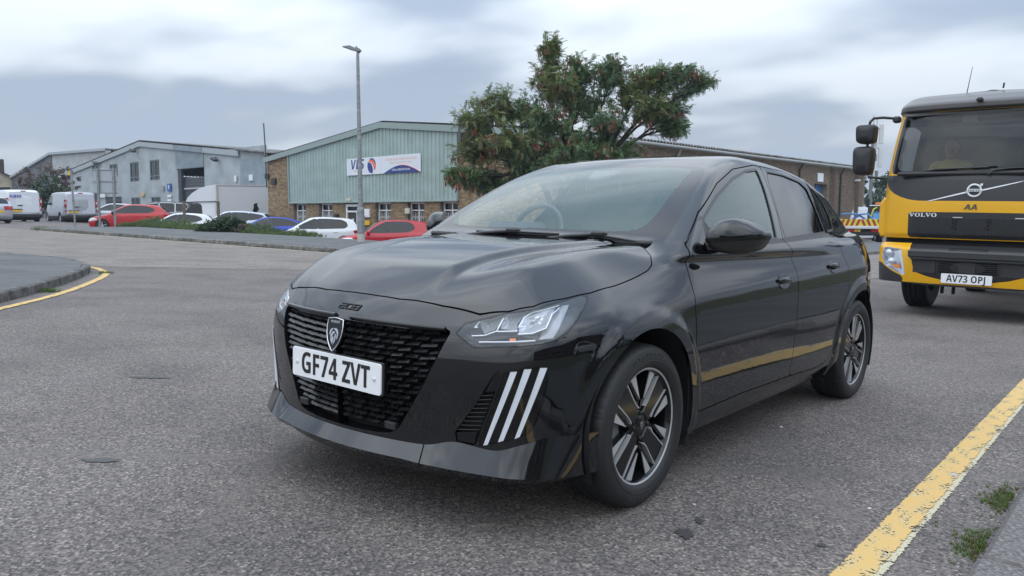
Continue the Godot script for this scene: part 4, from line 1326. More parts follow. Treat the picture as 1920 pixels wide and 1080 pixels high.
func make_wheel() -> Node3D:
	# local: x is outwards
	var w := Node3D.new()
	w.name = "wheel"
	var R := 0.311
	var ty := Geo.new()
	# tread with grooves and shoulder sipes, wall and bead
	var prof := [[0.222, 0.086], [0.226, 0.097], [0.240, 0.103], [0.262, 0.106], [0.280, 0.103], [0.294, 0.096], [0.302, 0.088], [0.3075, 0.078], [0.3095, 0.066], [0.3105, 0.050], [0.3035, 0.048], [0.3035, 0.042], [0.311, 0.040], [0.311, 0.008], [0.304, 0.006], [0.304, -0.006], [0.311, -0.008], [0.311, -0.04], [0.3035, -0.042], [0.3035, -0.048], [0.3105, -0.05], [0.3075, -0.078], [0.294, -0.096], [0.262, -0.104], [0.222, -0.088]]
	var SEG := 288
	var rows := []
	for q in prof:
		var row := PackedVector3Array()
		for k in SEG:
			var r: float = q[0]
			if q[0] > 0.29 and k % 6 == 0 and absf(q[1]) > 0.045 and absf(q[1]) < 0.09: r -= 0.003
			elif q[0] > 0.305 and k % 12 == 3: r -= 0.002
			var t := TAU * k / SEG
			var sag := r
			var yy := sin(t) * sag
			if yy < -0.3085: yy = -0.3085 - (yy + 0.3085) * 0.0
			row.append(Vector3(q[1], yy, cos(t) * sag))
		rows.append(row)
	ty.grid(rows, true, false, true)
	var tyre := obj("tyre", ty, M.rubber, w)
	var ring := Geo.new()
	for q in [[0.250, 0.1055], [0.288, 0.0995]]:
		ring.lathe([Vector2(q[0] - 0.002, q[1] - 0.001), Vector2(q[0], q[1] + 0.0015), Vector2(q[0] + 0.002, q[1] - 0.001)], Vector3.ZERO, Vector3.RIGHT, 96)
	obj("sidewall_rib", ring, M.rubber, tyre)
	var s := "MICHELIN"
	var lm := mat("raised_rubber", col(0.030, 0.030, 0.031), 0.5)
	for rep in 2:
		for k in s.length():
			var a := (k - 3.5) * 0.105 * (1.0 if rep == 0 else 1.0) + rep * PI
			# upright along the rim, read from outside (x towards the reader, so right is -z)
			var up := Vector3(0, cos(a), -sin(a)); var rt := Vector3(0, -sin(a), -cos(a))
			var xf := Transform3D(Basis(rt, up, rt.cross(up)), Vector3(0.1045, 0, 0) + up * 0.2705)
			text("letter", s[k], 0.020, 0.003, lm, tyre, xf, true, 1.15)
	# rim barrel, lip and brake
	var rim := obj("rim", Geo.new().lathe([Vector2(0.212, -0.09), Vector2(0.196, -0.07), Vector2(0.192, 0.03), Vector2(0.206, 0.078), Vector2(0.214, 0.088)], Vector3.ZERO, Vector3.RIGHT, 64, true), M.gloss_black_trim, w)
	obj("rim_lip", Geo.new().lathe([Vector2(0.2125, 0.080), Vector2(0.2150, 0.0895), Vector2(0.2215, 0.0905), Vector2(0.2235, 0.086)], Vector3.ZERO, Vector3.RIGHT, 96), M.machined_alloy, w)
	var disc := Geo.new().lathe_hard([Vector2(0.01, 0.0), Vector2(0.135, 0.0), Vector2(0.135, -0.022), Vector2(0.01, -0.022)], Vector3.ZERO, Vector3.RIGHT, 48)
	obj("brake_disc", disc, mat("brake_steel", col(0.30, 0.30, 0.31), 0.4, 0.8), w)
	obj("brake_caliper", Geo.new().box(Vector3(0.012, 0.02, 0.125), Vector3(0.07, 0.15, 0.06), 0.012), mat("caliper_grey", col(0.20, 0.21, 0.22), 0.5, 0.5), w)
	# four double spokes
	var sp := Geo.new(); var edge := Geo.new()
	var xf0 := Transform3D(Basis(Vector3(0, 0, -1), Vector3(0, 1, 0), Vector3(1, 0, 0)), Vector3.ZERO)
	for k in 4:
		var a0 := PI * 0.25 + k * PI * 0.5
		var rot := Transform3D(Basis(Vector3(1, 0, 0), a0), Vector3.ZERO)
		var P := func(r: float, deg: float) -> Vector2: return Vector2(sin(deg_to_rad(deg)), cos(deg_to_rad(deg))) * r
		# broad black spoke
		sp.prism(PackedVector2Array([P.call(0.05, -30), P.call(0.217, -11.5), P.call(0.217, 11.5), P.call(0.05, 30)]), 0.03, rot * Transform3D(Basis.IDENTITY, Vector3(0.046, 0, 0)) * xf0, 0.004)
		for e in [-1.0, 1.0]:
			# bright thin edge of the spoke
			edge.prism(PackedVector2Array([P.call(0.075, e * 25), P.call(0.10, e * 17.6), P.call(0.217, e * 11.4), P.call(0.217, e * 12.7), P.call(0.10, e * 19.6), P.call(0.076, e * 30)]), 0.034, rot * Transform3D(Basis.IDENTITY, Vector3(0.046, 0, 0)) * xf0)
			# side blade, machined face over a black flank
			var bl := PackedVector2Array([P.call(0.098, e * 33), P.call(0.217, e * 17), P.call(0.217, e * 30.5), P.call(0.105, e * 38)])
			sp.prism(bl, 0.034, rot * Transform3D(Basis.IDENTITY, Vector3(0.040, 0, 0)) * xf0)
			var bf := PackedVector2Array([P.call(0.112, e * 34.6), P.call(0.216, e * 19.5), P.call(0.216, e * 30.2), P.call(0.104, e * 37.2)])
			edge.prism(bf, 0.004, rot * Transform3D(Basis.IDENTITY, Vector3(0.0735, 0, 0)) * xf0)
			# web from the hub to the blade
			sp.prism(PackedVector2Array([P.call(0.045, e * 30), P.call(0.115, e * 24), P.call(0.115, e * 36), P.call(0.05, e * 44)]), 0.026, rot * Transform3D(Basis.IDENTITY, Vector3(0.040, 0, 0)) * xf0)
	obj("spokes", sp, M.gloss_black_trim, w)
	obj("machined_faces", edge, M.machined_alloy, w)
	obj("hub", Geo.new().lathe([Vector2(0.066, 0.03), Vector2(0.064, 0.066), Vector2(0.05, 0.072), Vector2(0.032, 0.074), Vector2(0.029, 0.079), Vector2(0.001, 0.080)], Vector3.ZERO, Vector3.RIGHT, 40), M.gloss_black_trim, w)
	for k in 4:
		var a := k * PI * 0.5
		var nuts := Geo.new()
		nuts.lathe([Vector2(0.0095, 0.06), Vector2(0.0095, 0.079), Vector2(0.006, 0.082), Vector2(0.0005, 0.082)], Vector3(0, cos(a) * 0.049, sin(a) * 0.049), Vector3.RIGHT, 6)
		obj("wheel_nut", nuts, M.satin_black_trim, w)
	var cap := shield_outline(0.030)
	obj("hub_badge", Geo.new().prism(cap, 0.003, Transform3D(Basis.IDENTITY, Vector3(0.0795, 0, 0)) * xf0, 0.001), mat("dark_chrome", col(0.25, 0.25, 0.26), 0.2, 0.9), w)
	return w

func shield_outline(h: float) -> PackedVector2Array:
	var o := pv("-.36,.45 0,.5 .36,.45 .385,.2 .36,-.02 .29,-.22 .16,-.40 0,-.55 -.16,-.40 -.29,-.22 -.36,-.02 -.385,.2")
	for k in o.size(): o[k] *= h
	return o

func number_plate(root: Node3D, s: String, xf: Transform3D, back: Material, dots := true) -> void:
	var o := rounded(pv("-.26,-.0555 .26,-.0555 .26,.0555 -.26,.0555"), 0)
	var r := PackedVector2Array()
	for c in [[-0.26, -0.0555, 180], [0.26, -0.0555, 270], [0.26, 0.0555, 0], [-0.26, 0.0555, 90]]:
		for k in 5:
			var a := deg_to_rad(c[2] + k * 22.5)
			r.append(Vector2(c[0] - signf(c[0]) * 0.01, c[1] - signf(c[1]) * 0.01) + Vector2(cos(a), sin(a)) * 0.01)
	var pl := obj("number_plate", Geo.new().prism(r, 0.006, xf, 0.001), back, root)
	var t := text("plate_lettering", s, 0.079, 0.0016, M.plate_black, pl, xf * Transform3D(Basis.IDENTITY, Vector3(0, 0, 0.0066)), true, 0.86)
	if dots:
		for q in [-0.228, 0.228]:
			obj("plate_screw", Geo.new().lathe([Vector2(0.008, 0), Vector2(0.007, 0.004), Vector2(0.0005, 0.005)], xf * Vector3(q, 0, 0.006), xf.basis.z, 16), mat("screw_cap", col(0.62, 0.63, 0.64), 0.4), pl)
func make_car() -> void:
	car_paints()
	var root := Node3D.new()
	root.name = numbered("parked_hatchback")
	add_child(root)
	tag(root, "glossy black five-door hatchback parked close to the viewer, front towards us, black grille", "car")
	CAR_T = on_road(0.66466, -4.3972, -40.238)
	CAR_T.origin.y = -0.01491
	root.transform = CAR_T
	var paint: Material = M.black_car_paint
	var skin := car_skin(330, 145)
	# --- wheel openings
	var rest: Geo = skin.cut(func(p: Vector3) -> float:
		var a := sqrt((p.z - 1.27) * (p.z - 1.27) + (p.y - 0.325) * (p.y - 0.325)) - 0.358
		var b := sqrt((p.z + 1.27) * (p.z + 1.27) + (p.y - 0.325) * (p.y - 0.325)) - 0.358
		return maxf(minf(a, b), 0.58 - p.x))[1]
	# --- front group: hood, lamps, grille are cut from the part ahead of z 0.9
	var two := rest.cut(func(p: Vector3) -> float: return (0.93 - p.z) if p.y < 1.3 else 1.0)
	var front: Geo = two[0]
	var back: Geo = two[1]
	# bonnet, in plan
	var hood_o := outline("-.3,1.942 .1,1.938 .214,1.932 .403,1.902 .545,1.865 .63,1.812 .683,1.751 .722,1.624 .744,1.501 .750,1.361 .750,1.215 .750,1.121 .742,1.079 .706,1.029 .648,.990 .4,1.005 -.3,1.02")
	var hv := func(p: Vector3, off: float) -> float:
		if p.y < 0.62: return 0.08
		return sdf(hood_o[0], Vector2(p.x, p.z), hood_o[1], hood_o[2]) + off
	var c := front.cut(func(p: Vector3) -> float: return hv.call(p, 0.002))
	var hood: Geo = c[0]
	c = (c[1] as Geo).cut(func(p: Vector3) -> float: return hv.call(p, -0.0022))
	var gap: Geo = (c[0] as Geo).pushed(-0.012)
	front = c[1]
	var gaps := Geo.new().add(gap)
	# grille
	var gr_o := outline("-.1,.692 .166,.690 .308,.688 .40,.692 .452,.700 .478,.690 .472,.666 .449,.603 .403,.507 .335,.394 .295,.332 .262,.314 .206,.307 .08,.303 -.1,.303")
	c = front.cut(func(p: Vector3) -> float: return 0.08 if p.z < 1.5 else sdf(gr_o[0], Vector2(p.x, p.y), gr_o[1], gr_o[2]))
	var grille: Geo = c[0]
	front = c[1]
	# head lamp, corner lamp, vent: across the corner
	var hl_o := outline("-1.018,.686 -.984,.722 -.906,.744 -.846,.761 -.754,.776 -.699,.790 -.62,.806 -.536,.824 -.561,.783 -.599,.738 -.6385,.70 -.6845,.673 -.742,.661 -.847,.652 -.957,.642")
	var sy := func(p: Vector3) -> Vector2: return Vector2((p.x - p.z) * 0.70711, p.y)
	c = front.cut(func(p: Vector3) -> float: return 0.08 if p.x < 0.3 or p.z < 1.3 else sdf(hl_o[0], sy.call(p), hl_o[1], hl_o[2]))
	var lamp: Geo = c[0]
	front = c[1]
	var cl_o := outline("-.856,.574 -.786,.589 -.712,.594 -.704,.561 -.716,.489 -.739,.408 -.762,.368 -.822,.341 -.940,.309 -.903,.419 -.879,.495")
	c = front.cut(func(p: Vector3) -> float: return 0.08 if p.x < 0.3 or p.z < 1.3 else sdf(cl_o[0], sy.call(p), cl_o[1], cl_o[2]))
	var claw: Geo = c[0]
	front = c[1]
	var vn_o := outline("-.880,.577 -.862,.573 -.884,.492 -.907,.417 -.943,.312 -1.005,.318 -1.012,.352 -.945,.455 -.916,.510")
	c = front.cut(func(p: Vector3) -> float: return 0.08 if p.x < 0.3 or p.z < 1.3 else sdf(vn_o[0], sy.call(p), vn_o[1], vn_o[2]))
	var vent: Geo = c[0]
	front = c[1]
	# bumper joint lines
	var seam := pv("-.69,.672 -.6275,.694 -.55,.660 -.467,.618 -.43,.60")
	var seam2 := pv("-1.158,.298 -1.123,.243 -1.118,.22")
	c = front.cut(func(p: Vector3) -> float:
		if p.x < 0.3: return 0.08
		var q: Vector2 = sy.call(p)
		var d := 0.08
		for s in [seam, seam2]:
			for k in s.size() - 1:
				d = minf(d, q.distance_to(Geometry2D.get_closest_point_to_segment(q, s[k], s[k + 1])))
		return d - 0.0022)
	gaps.add((c[0] as Geo).pushed(-0.006))
	front = c[1]
	# bumper below the joint, wing above it
	c = front.cut(func(p: Vector3) -> float:
		var s := (p.x - p.z) * 0.70711
		var line := 0.672 + (s + 0.69) * 0.35 if s < -0.6275 else 0.694 - (s + 0.6275) * 0.47
		return maxf(p.y - line, 1.45 - p.z + (p.y - 0.6) * 0.8))
	var bumper: Geo = c[0]
	front = c[1]
	# --- windscreen
	var ws_o := outline("-.3,.985 .4,.985 .690,.985 .680,1.044 .648,1.163 .603,1.262 .566,1.318 .540,1.340 .474,1.350 .3,1.358 .1,1.363 -.3,1.363")
	c = back.cut(func(p: Vector3) -> float: return 0.08 if p.z < 0.19 or p.y < 0.97 else sdf(ws_o[0], Vector2(p.x, p.y), ws_o[1], ws_o[2]))
	var ws: Geo = c[0]
	back = c[1]
	var ws_n := outline("-.3,1.034 .40,1.026 .52,1.034 .555,1.062 .558,1.11 .530,1.239 .505,1.318 .485,1.334 .44,1.340 .2,1.345 -.3,1.346", 0)
	var ws_f := outline("-.3,1.034 .40,1.026 .60,1.034 .635,1.062 .618,1.13 .572,1.239 .530,1.318 .505,1.334 .46,1.340 .2,1.345 -.3,1.346", 0)
	var wn := ws.cut(func(p: Vector3) -> float: return sdf(ws_n[0], Vector2(p.x, p.y), ws_n[1], ws_n[2]))
	var wf := ws.cut(func(p: Vector3) -> float: return sdf(ws_f[0], Vector2(p.x, p.y), ws_f[1], ws_f[2]))
	# --- rear window
	var rw_o := outline("-.3,1.05 .45,1.05 .52,1.07 .50,1.2 .46,1.275 .3,1.28 -.3,1.28")
	c = back.cut(func(p: Vector3) -> float: return 0.08 if p.z > -1.4 else sdf(rw_o[0], Vector2(p.x, p.y), rw_o[1], rw_o[2]))
	var rear_win: Geo = c[0]
	back = c[1]
	# tail lamps and rear plate recess
	var tl_o := outline("-2.1,.80 -2.1,.92 -1.72,.93 -1.60,.90 -1.74,.83")
	c = back.cut(func(p: Vector3) -> float: return 0.08 if p.x < 0.3 or p.z > -1.5 else sdf(tl_o[0], Vector2(p.z, p.y), tl_o[1], tl_o[2]))
	var tail: Geo = c[0]
	back = c[1]
	# --- doors
	var zy := func(p: Vector3) -> Vector2: return Vector2(p.z, p.y)
	var fd_o := outline("-.19,.293 .40,.297 .82,.286 .855,.300 .877,.413 .895,.571 .918,.727 .911,.833 .903,.918 .868,.985 .648,1.118 .335,1.262 .07,1.345 -.24,1.385 -.345,1.386 -.20,1.13 -.105,1.0 -.150,.965 -.188,.929 -.206,.834 -.210,.698 -.210,.45")
	var rd_o := outline("-.19,.293 -.60,.283 -.70,.293 -.76,.315 -.845,.375 -.946,.524 -1.012,.709 -.993,.835 -.956,.945 -.93,1.03 -1.02,1.18 -1.115,1.312 -1.0,1.352 -.7,1.38 -.345,1.386 -.20,1.13 -.105,1.0 -.150,.965 -.188,.929 -.206,.834 -.210,.698 -.210,.45")
	var doors := []
	for o in [fd_o, rd_o]:
		var dv := func(p: Vector3, off: float) -> float:
			if p.x < 0.4: return 0.08
			return sdf(o[0], zy.call(p), o[1], o[2]) + off
		c = back.cut(func(p: Vector3) -> float: return dv.call(p, 0.0022))
		doors.append(c[0])
		c = (c[1] as Geo).cut(func(p: Vector3) -> float: return dv.call(p, -0.0026))
		gaps.add((c[0] as Geo).pushed(-0.008))
		back = c[1]
	# glass in the doors, each in a satin frame
	var win_f := outline("-.030,1.012 .334,.994 .60,.996 .700,1.003 .655,1.082 .50,1.154 .395,1.197 .132,1.289 -.092,1.341 -.258,1.358 -.209,1.262 -.125,1.140")
	var win_r := outline("-.150,1.010 -.473,1.024 -.855,1.040 -.915,1.145 -.985,1.290 -.907,1.326 -.653,1.352 -.40,1.358 -.335,1.30 -.222,1.132")
	var quart := outline("-.935,1.048 -1.09,1.056 -1.19,1.12 -1.245,1.215 -1.17,1.286 -1.064,1.318 -.995,1.177")
	var glass := []
	var seals := Geo.new()
	var k2 := 0
	for o in [win_f, win_r]:
		c = (doors[k2] as Geo).cut(func(p: Vector3) -> float: return sdf(o[0], zy.call(p), o[1], o[2]) - 0.013)
		doors[k2] = c[1]
		c = (c[0] as Geo).cut(func(p: Vector3) -> float: return sdf(o[0], zy.call(p), o[1], o[2]))
		glass.append((c[0] as Geo).pushed(-0.006))
		seals.add(c[1])
		k2 += 1
	c = back.cut(func(p: Vector3) -> float: return 0.08 if p.x < 0.3 or p.y < 1.0 else sdf(quart[0], zy.call(p), quart[1], quart[2]) - 0.014)
	back = c[1]
	c = (c[0] as Geo).cut(func(p: Vector3) -> float: return sdf(quart[0], zy.call(p), quart[1], quart[2]))
	var quarter: Geo = (c[0] as Geo).pushed(-0.004)
	seals.add(c[1])
	# satin strip under the side windows
	for q in 2:
		c = (doors[q] as Geo).cut(func(p: Vector3) -> float: return absf(p.y - (0.992 - 0.03 * p.z)) - 0.011 if p.z < 0.68 else 0.08)
		seals.add(c[0])
		doors[q] = c[1]
	# sills
	c = back.cut(func(p: Vector3) -> float: return p.y - 0.288 if absf(p.z + 0.0) < 0.96 and p.x > 0.5 else 0.08)
	var sill: Geo = c[0]
	back = c[1]
	# roof
	c = back.cut(func(p: Vector3) -> float: return maxf(maxf(1.30 - p.y, p.x - 0.50), maxf(p.z - 0.4, -1.56 - p.z)))
	var roof: Geo = c[0]
	back = c[1]
	# --- put the pieces on both sides
	obj("cabin_lining", both(back.pushed(-0.022)), M.dash_plastic, root)
	obj("door_lining", both((doors[0] as Geo).pushed(-0.03)).add(both((doors[1] as Geo).pushed(-0.03))), M.dash_plastic, root)
	var body := obj("body_shell", both(back).add(both(front)), paint, root)
	obj("front_bumper", both(bumper).add(both(bumper.rim(0.03))), paint, root)
	obj("bonnet", both(hood).add(both(hood.rim(0.012))), paint, root)
	obj("roof", both(roof), paint, root)
	obj("shut_lines", both(gaps), M.dark_void, root)
	obj("windscreen", Geo.new().add(wn[0]).add((wf[0] as Geo).mirrored()), M.car_glass, root)
	obj("windscreen_border", Geo.new().add(wn[1]).add((wf[1] as Geo).mirrored()), mat("glass_frit", col(0.013, 0.013, 0.014), 0.12), root)
	obj("rear_window", both(rear_win), M.privacy_glass, root)
	var seal_l := obj("window_frame", seals, M.satin_black_trim, root)
	obj("window_frame", seals.mirrored(), M.satin_black_trim, root)
	for sd in 2:
		var f := func(g: Geo) -> Geo: return g if sd == 0 else g.mirrored()
		var d1 := obj("front_door", f.call(doors[0]), paint, root)
		obj("window_glass", f.call(glass[0]), M.car_glass, d1)
		var d2 := obj("rear_door", f.call(doors[1]), paint, root)
		obj("window_glass", f.call(glass[1]), M.privacy_glass, d2)
		obj("quarter_glass", f.call(quarter), M.privacy_glass, root)
		obj("sill", f.call(sill), paint, root)
		obj("tail_lamp", f.call(tail), M.red_lamp, root)
		# door handles
		for hh in [[-0.015, 0.795, d1], [-0.745, 0.842, d2]]:
			var z: float = hh[0]; var y: float = hh[1]
			var cup := Geo.new()
			var p0 := side_zy(z, y)
			var nn := car_normal(p0)
			var tz := Vector3(0, 0.045, 1).normalized()
			tz = (tz - nn * tz.dot(nn)).normalized()
			var ty := nn.cross(tz) * -1.0
			var xf := Transform3D(Basis(tz, ty, nn), p0)
			var el := PackedVector2Array()
			for q in 28: el.append(Vector2(cos(TAU * q / 28.0) * 0.070, sin(TAU * q / 28.0) * 0.034 - 0.002))
			cup.prism(el, -0.03, xf * Transform3D(Basis.IDENTITY, Vector3(0.0, 0.0, 0.0015)))
			var hn := obj("handle", _handle(xf), M.black_car_paint, hh[2])
			obj("handle_recess", _dish(xf, el, 0.022), M.black_car_paint, hh[2])
			if sd == 1:
				pass
			for nd in [hn, hh[2].get_child(hh[2].get_child_count() - 1)]:
				if sd == 1: nd.mesh = _flip_mesh(nd.mesh)
		_mirror(root, sd)
		_headlamp(root, sd, lamp)
		_claw(root, sd, claw, vent)
	_grille(root, grille)
	_interior(root)
	# --- wheel wells and underside
	for z in [1.27, -1.27]:
		for s in [-1.0, 1.0]:
			var well := Geo.new()
			var rows := []
			for x in [0.50, 0.85]:
				var row := PackedVector3Array()
				for k in 33:
					var a := -0.45 + (PI + 0.9) * k / 32.0
					row.append(Vector3(s * x, 0.325 + sin(a) * 0.368, z + cos(a) * 0.368))
				rows.append(row)
			well.grid(rows)
			var disc := PackedVector2Array()
			for k in 33:
				var a := -0.45 + (PI + 0.9) * k / 32.0
				disc.append(Vector2(cos(a) * 0.37, sin(a) * 0.37))
			well.prism(disc, 0.01, Transform3D(Basis(Vector3(0, 0, 1), Vector3(0, 1, 0), Vector3(-1, 0, 0)), Vector3(s * 0.50, 0.325, z)))
			obj("wheel_arch_liner", well, M.dark_void, root)
	# --- wheels
	var w0 := make_wheel()
	var first := true
	var wn_ := 0
	for q in [[0.757, 1.27, 0.0], [0.757, -1.27, 0.35], [-0.757, 1.27, 1.1], [-0.757, -1.27, 0.7]]:
		var w: Node3D = w0 if first else w0.duplicate()
		if not first: wn_ += 1
		first = false
		w.name = "wheel" if not root.has_node("wheel") else "wheel_%03d" % wn_
		root.add_child(w)
		w.transform = Transform3D(Basis(Vector3(0, 1, 0), 0.0 if q[0] > 0 else PI) * Basis(Vector3(1, 0, 0), q[2] if absf(q[2]) < 0.5 else 0.0), Vector3(q[0], 0.3085, q[1]))
	# badges and plate
	var nz := front_xy(0, 0.506)
	number_plate(root, "GF74 ZVT", Transform3D(Basis(Vector3(1, 0, 0), -0.01), Vector3(0, 0.5065, 2.050)), M.plate_white)
	obj("plate_holder", Geo.new().box(Vector3(0, 0.5065, 2.044), Vector3(0.528, 0.119, 0.012), 0.004), M.black_plastic, root)
	number_plate(root, "GF74 ZVT", Transform3D(Basis(Vector3(0, 1, 0), PI), Vector3(0, 0.50, -1.972)), mat("plate_yellow", col(0.72, 0.46, 0.02), 0.35))
	var sh := shield_outline(0.118)
	var bx := Transform3D(Basis(Vector3(1, 0, 0), -0.16), Vector3(0, 0.6385, 2.046))
	var badge := obj("badge", Geo.new().prism(sh, 0.010, bx, 0.002), M.gloss_black_trim, root)
	var rimb := Geo.new()
	var ring := []
	for q in sh: ring.append(bx * Vector3(q.x, q.y, 0.010))
	ring.append(ring[0]); ring.append(ring[1])
	rimb.tube(ring, 0.0021, 6)
	obj("badge_rim", rimb, M.bright_metal, badge)
	text("badge_lettering", "PEUGEOT", 0.0085, 0.001, M.bright_metal, badge, bx * Transform3D(Basis.IDENTITY, Vector3(0, 0.044, 0.0108)), true, 1.0)
	# lion's head in profile, mane swept back
	var lion := Geo.new()
	for o in ["-.030,.012 -.026,.026 -.014,.034 -.004,.034 -.012,.026 -.020,.014 -.023,.002 -.028,.002",
			"-.002,.035 .012,.036 .024,.028 .030,.012 .028,-.004 .022,-.016 .020,-.004 .021,.010 .014,.022 .002,.028",
			"-.022,-.002 -.016,.010 -.008,.020 .002,.022 .006,.014 -.002,.010 -.008,.000 -.014,-.008 -.020,-.012",
			"-.020,-.016 -.012,-.010 -.004,.000 .002,-.012 .000,-.028 -.006,-.040 -.010,-.030 -.016,-.024",
			".008,.012 .014,.008 .016,-.006 .014,-.020 .006,-.036 .002,-.044 .003,-.030 .007,-.014"]:
		lion.prism(pv(o), 0.0025, bx * Transform3D(Basis.from_scale(Vector3(0.86, 0.80, 1)), Vector3(0, -0.008, 0.0095)), 0.0005)
	obj("badge_emblem", lion, M.bright_metal, badge)
	_model_digits(root)
	_lip(root)
	# wipers lie along the foot of the screen
	for q in [[-0.32, 0.20, -0.07], [0.235, 0.60, 0.40]]:
		var g := Geo.new()
		var l := []
		for k in 9:
			var x: float = lerpf(q[0], q[1], k / 8.0)
			var y := 1.006 - 0.006 * k / 8.0 - (0.020 * sst(0.35, 0.66, x))
			l.append(Vector3(x, y, cZW.at(y) - cSW.at(y) * x * x + 0.03))
		g.tube(l, 0.005, 6)
		for k in l.size(): l[k] += Vector3(0, 0.008, 0.002)
		g.tube(l.slice(2), 0.0055, 6)
		var x2: float = q[2]
		var yb := 1.004
		var zb := cZW.at(yb) - cSW.at(yb) * x2 * x2 + 0.03
		g.box(Vector3(x2, 1.016, zb), Vector3(0.075, 0.026, 0.035), 0.008)
		g.tube([Vector3(x2 - 0.02, 1.012, zb), Vector3(x2 - 0.16, 1.0, zb + 0.02), Vector3(x2 - 0.25, 0.985, zb + 0.05)], 0.010, 6)
		obj("wiper", g, M.satin_black_trim, root)

func _flip_mesh(m: ArrayMesh) -> ArrayMesh:
	var a := m.surface_get_arrays(0)
	var p: PackedVector3Array = a[Mesh.ARRAY_VERTEX]; var n: PackedVector3Array = a[Mesh.ARRAY_NORMAL]; var i: PackedInt32Array = a[Mesh.ARRAY_INDEX]
	for k in p.size():
		p[k].x = -p[k].x; n[k].x = -n[k].x
	for k in range(0, i.size(), 3):
		var t := i[k]; i[k] = i[k + 1]; i[k + 1] = t
	a[Mesh.ARRAY_VERTEX] = p; a[Mesh.ARRAY_NORMAL] = n; a[Mesh.ARRAY_INDEX] = i
	var r := ArrayMesh.new()
	r.add_surface_from_arrays(Mesh.PRIMITIVE_TRIANGLES, a)
	r.surface_set_material(0, m.surface_get_material(0))
	return r

func plan_pt(a: float, y: float, off := 0.0) -> Vector3:
	# where a level ray from the middle of the nose leaves the body
	var d := Vector3(sin(a), 0, cos(a))
	var t0 := 0.2; var t1 := 1.1
	for k in 24:
		var m := (t0 + t1) * 0.5
		if car_f(d.x * m, y, 1.15 + d.z * m) < 0.0: t0 = m
		else: t1 = m
	return Vector3(0, y, 1.15) + d * (t0 + off)

func _lip(root: Node3D) -> void:
	# bright lower edge of the bumper, in three lengths with joints
	var yt := Cv.new("0:.292 22:.292 26:.294 33:.318 41:.303 46:.326 53:.352 60:.350 70:.34")
	var yb := Cv.new("0:.246 20:.245 27:.240 45:.222 60:.205 70:.20")
	var of := Cv.new("0:.042 20:.044 27:.050 40:.044 52:.026 60:.010 70:.003")
	for part in 3:
		var top := PackedVector3Array(); var edge := PackedVector3Array(); var under := PackedVector3Array(); var back := PackedVector3Array()
		var a0: float = [-25.6, 25.9, 25.9][part]; var a1: float = [25.6, 66.0, 66.0][part]
		for k in 41:
			var deg := lerpf(a0, a1, k / 40.0)
			var q := absf(deg)
			var a := deg_to_rad(q)
			var s := signf(deg) if part == 0 else (1.0 if part == 1 else -1.0)
			var m := Vector3(s, 1, 1)
			top.append(plan_pt(a, yt.at(q), 0.0015) * m)
			edge.append(plan_pt(a, yb.at(q), of.at(q)) * m)
			under.append(plan_pt(a, yb.at(q) - 0.018, of.at(q) - 0.012) * m)
			back.append(plan_pt(a, yb.at(q) - 0.022, -0.03) * m)
		var g := Geo.new()
		var fl := part == 2
		g.grid([top, edge], false, false, not fl).grid([edge, under], false, false, not fl).grid([under, back], false, false, not fl)
		obj("bumper_lip", g, M.black_car_paint, root)

func _handle(xf: Transform3D) -> Geo:
	var rows := []
	for k in 15:
		var t := k / 14.0
		var x := lerpf(-0.078, 0.078, t)
		var b := sin(PI * t)
		var row := PackedVector3Array()
		for q in 12:
			var a := TAU * q / 12.0
			row.append(xf * Vector3(x, cos(a) * (0.006 + 0.009 * sqrt(b)) + 0.004, 0.004 + 0.016 * pow(b, 0.6) + sin(a) * (0.005 + 0.004 * b)))
		rows.append(row)
	return Geo.new().grid(rows, true, false, true)

func _dish(xf: Transform3D, el: PackedVector2Array, depth: float) -> Geo:
	# a shallow bowl, its rim just proud of the door
	var rows := []
	for r in [[1.06, 0.0005], [1.0, 0.0022], [0.93, 0.0012], [0.7, 0.0008], [0.01, 0.0006]]:
		var row := PackedVector3Array()
		for q in el: row.append(xf * Vector3(q.x * r[0], q.y * r[0], r[1]))
		rows.append(row)
	return Geo.new().grid(rows, true, false, false)

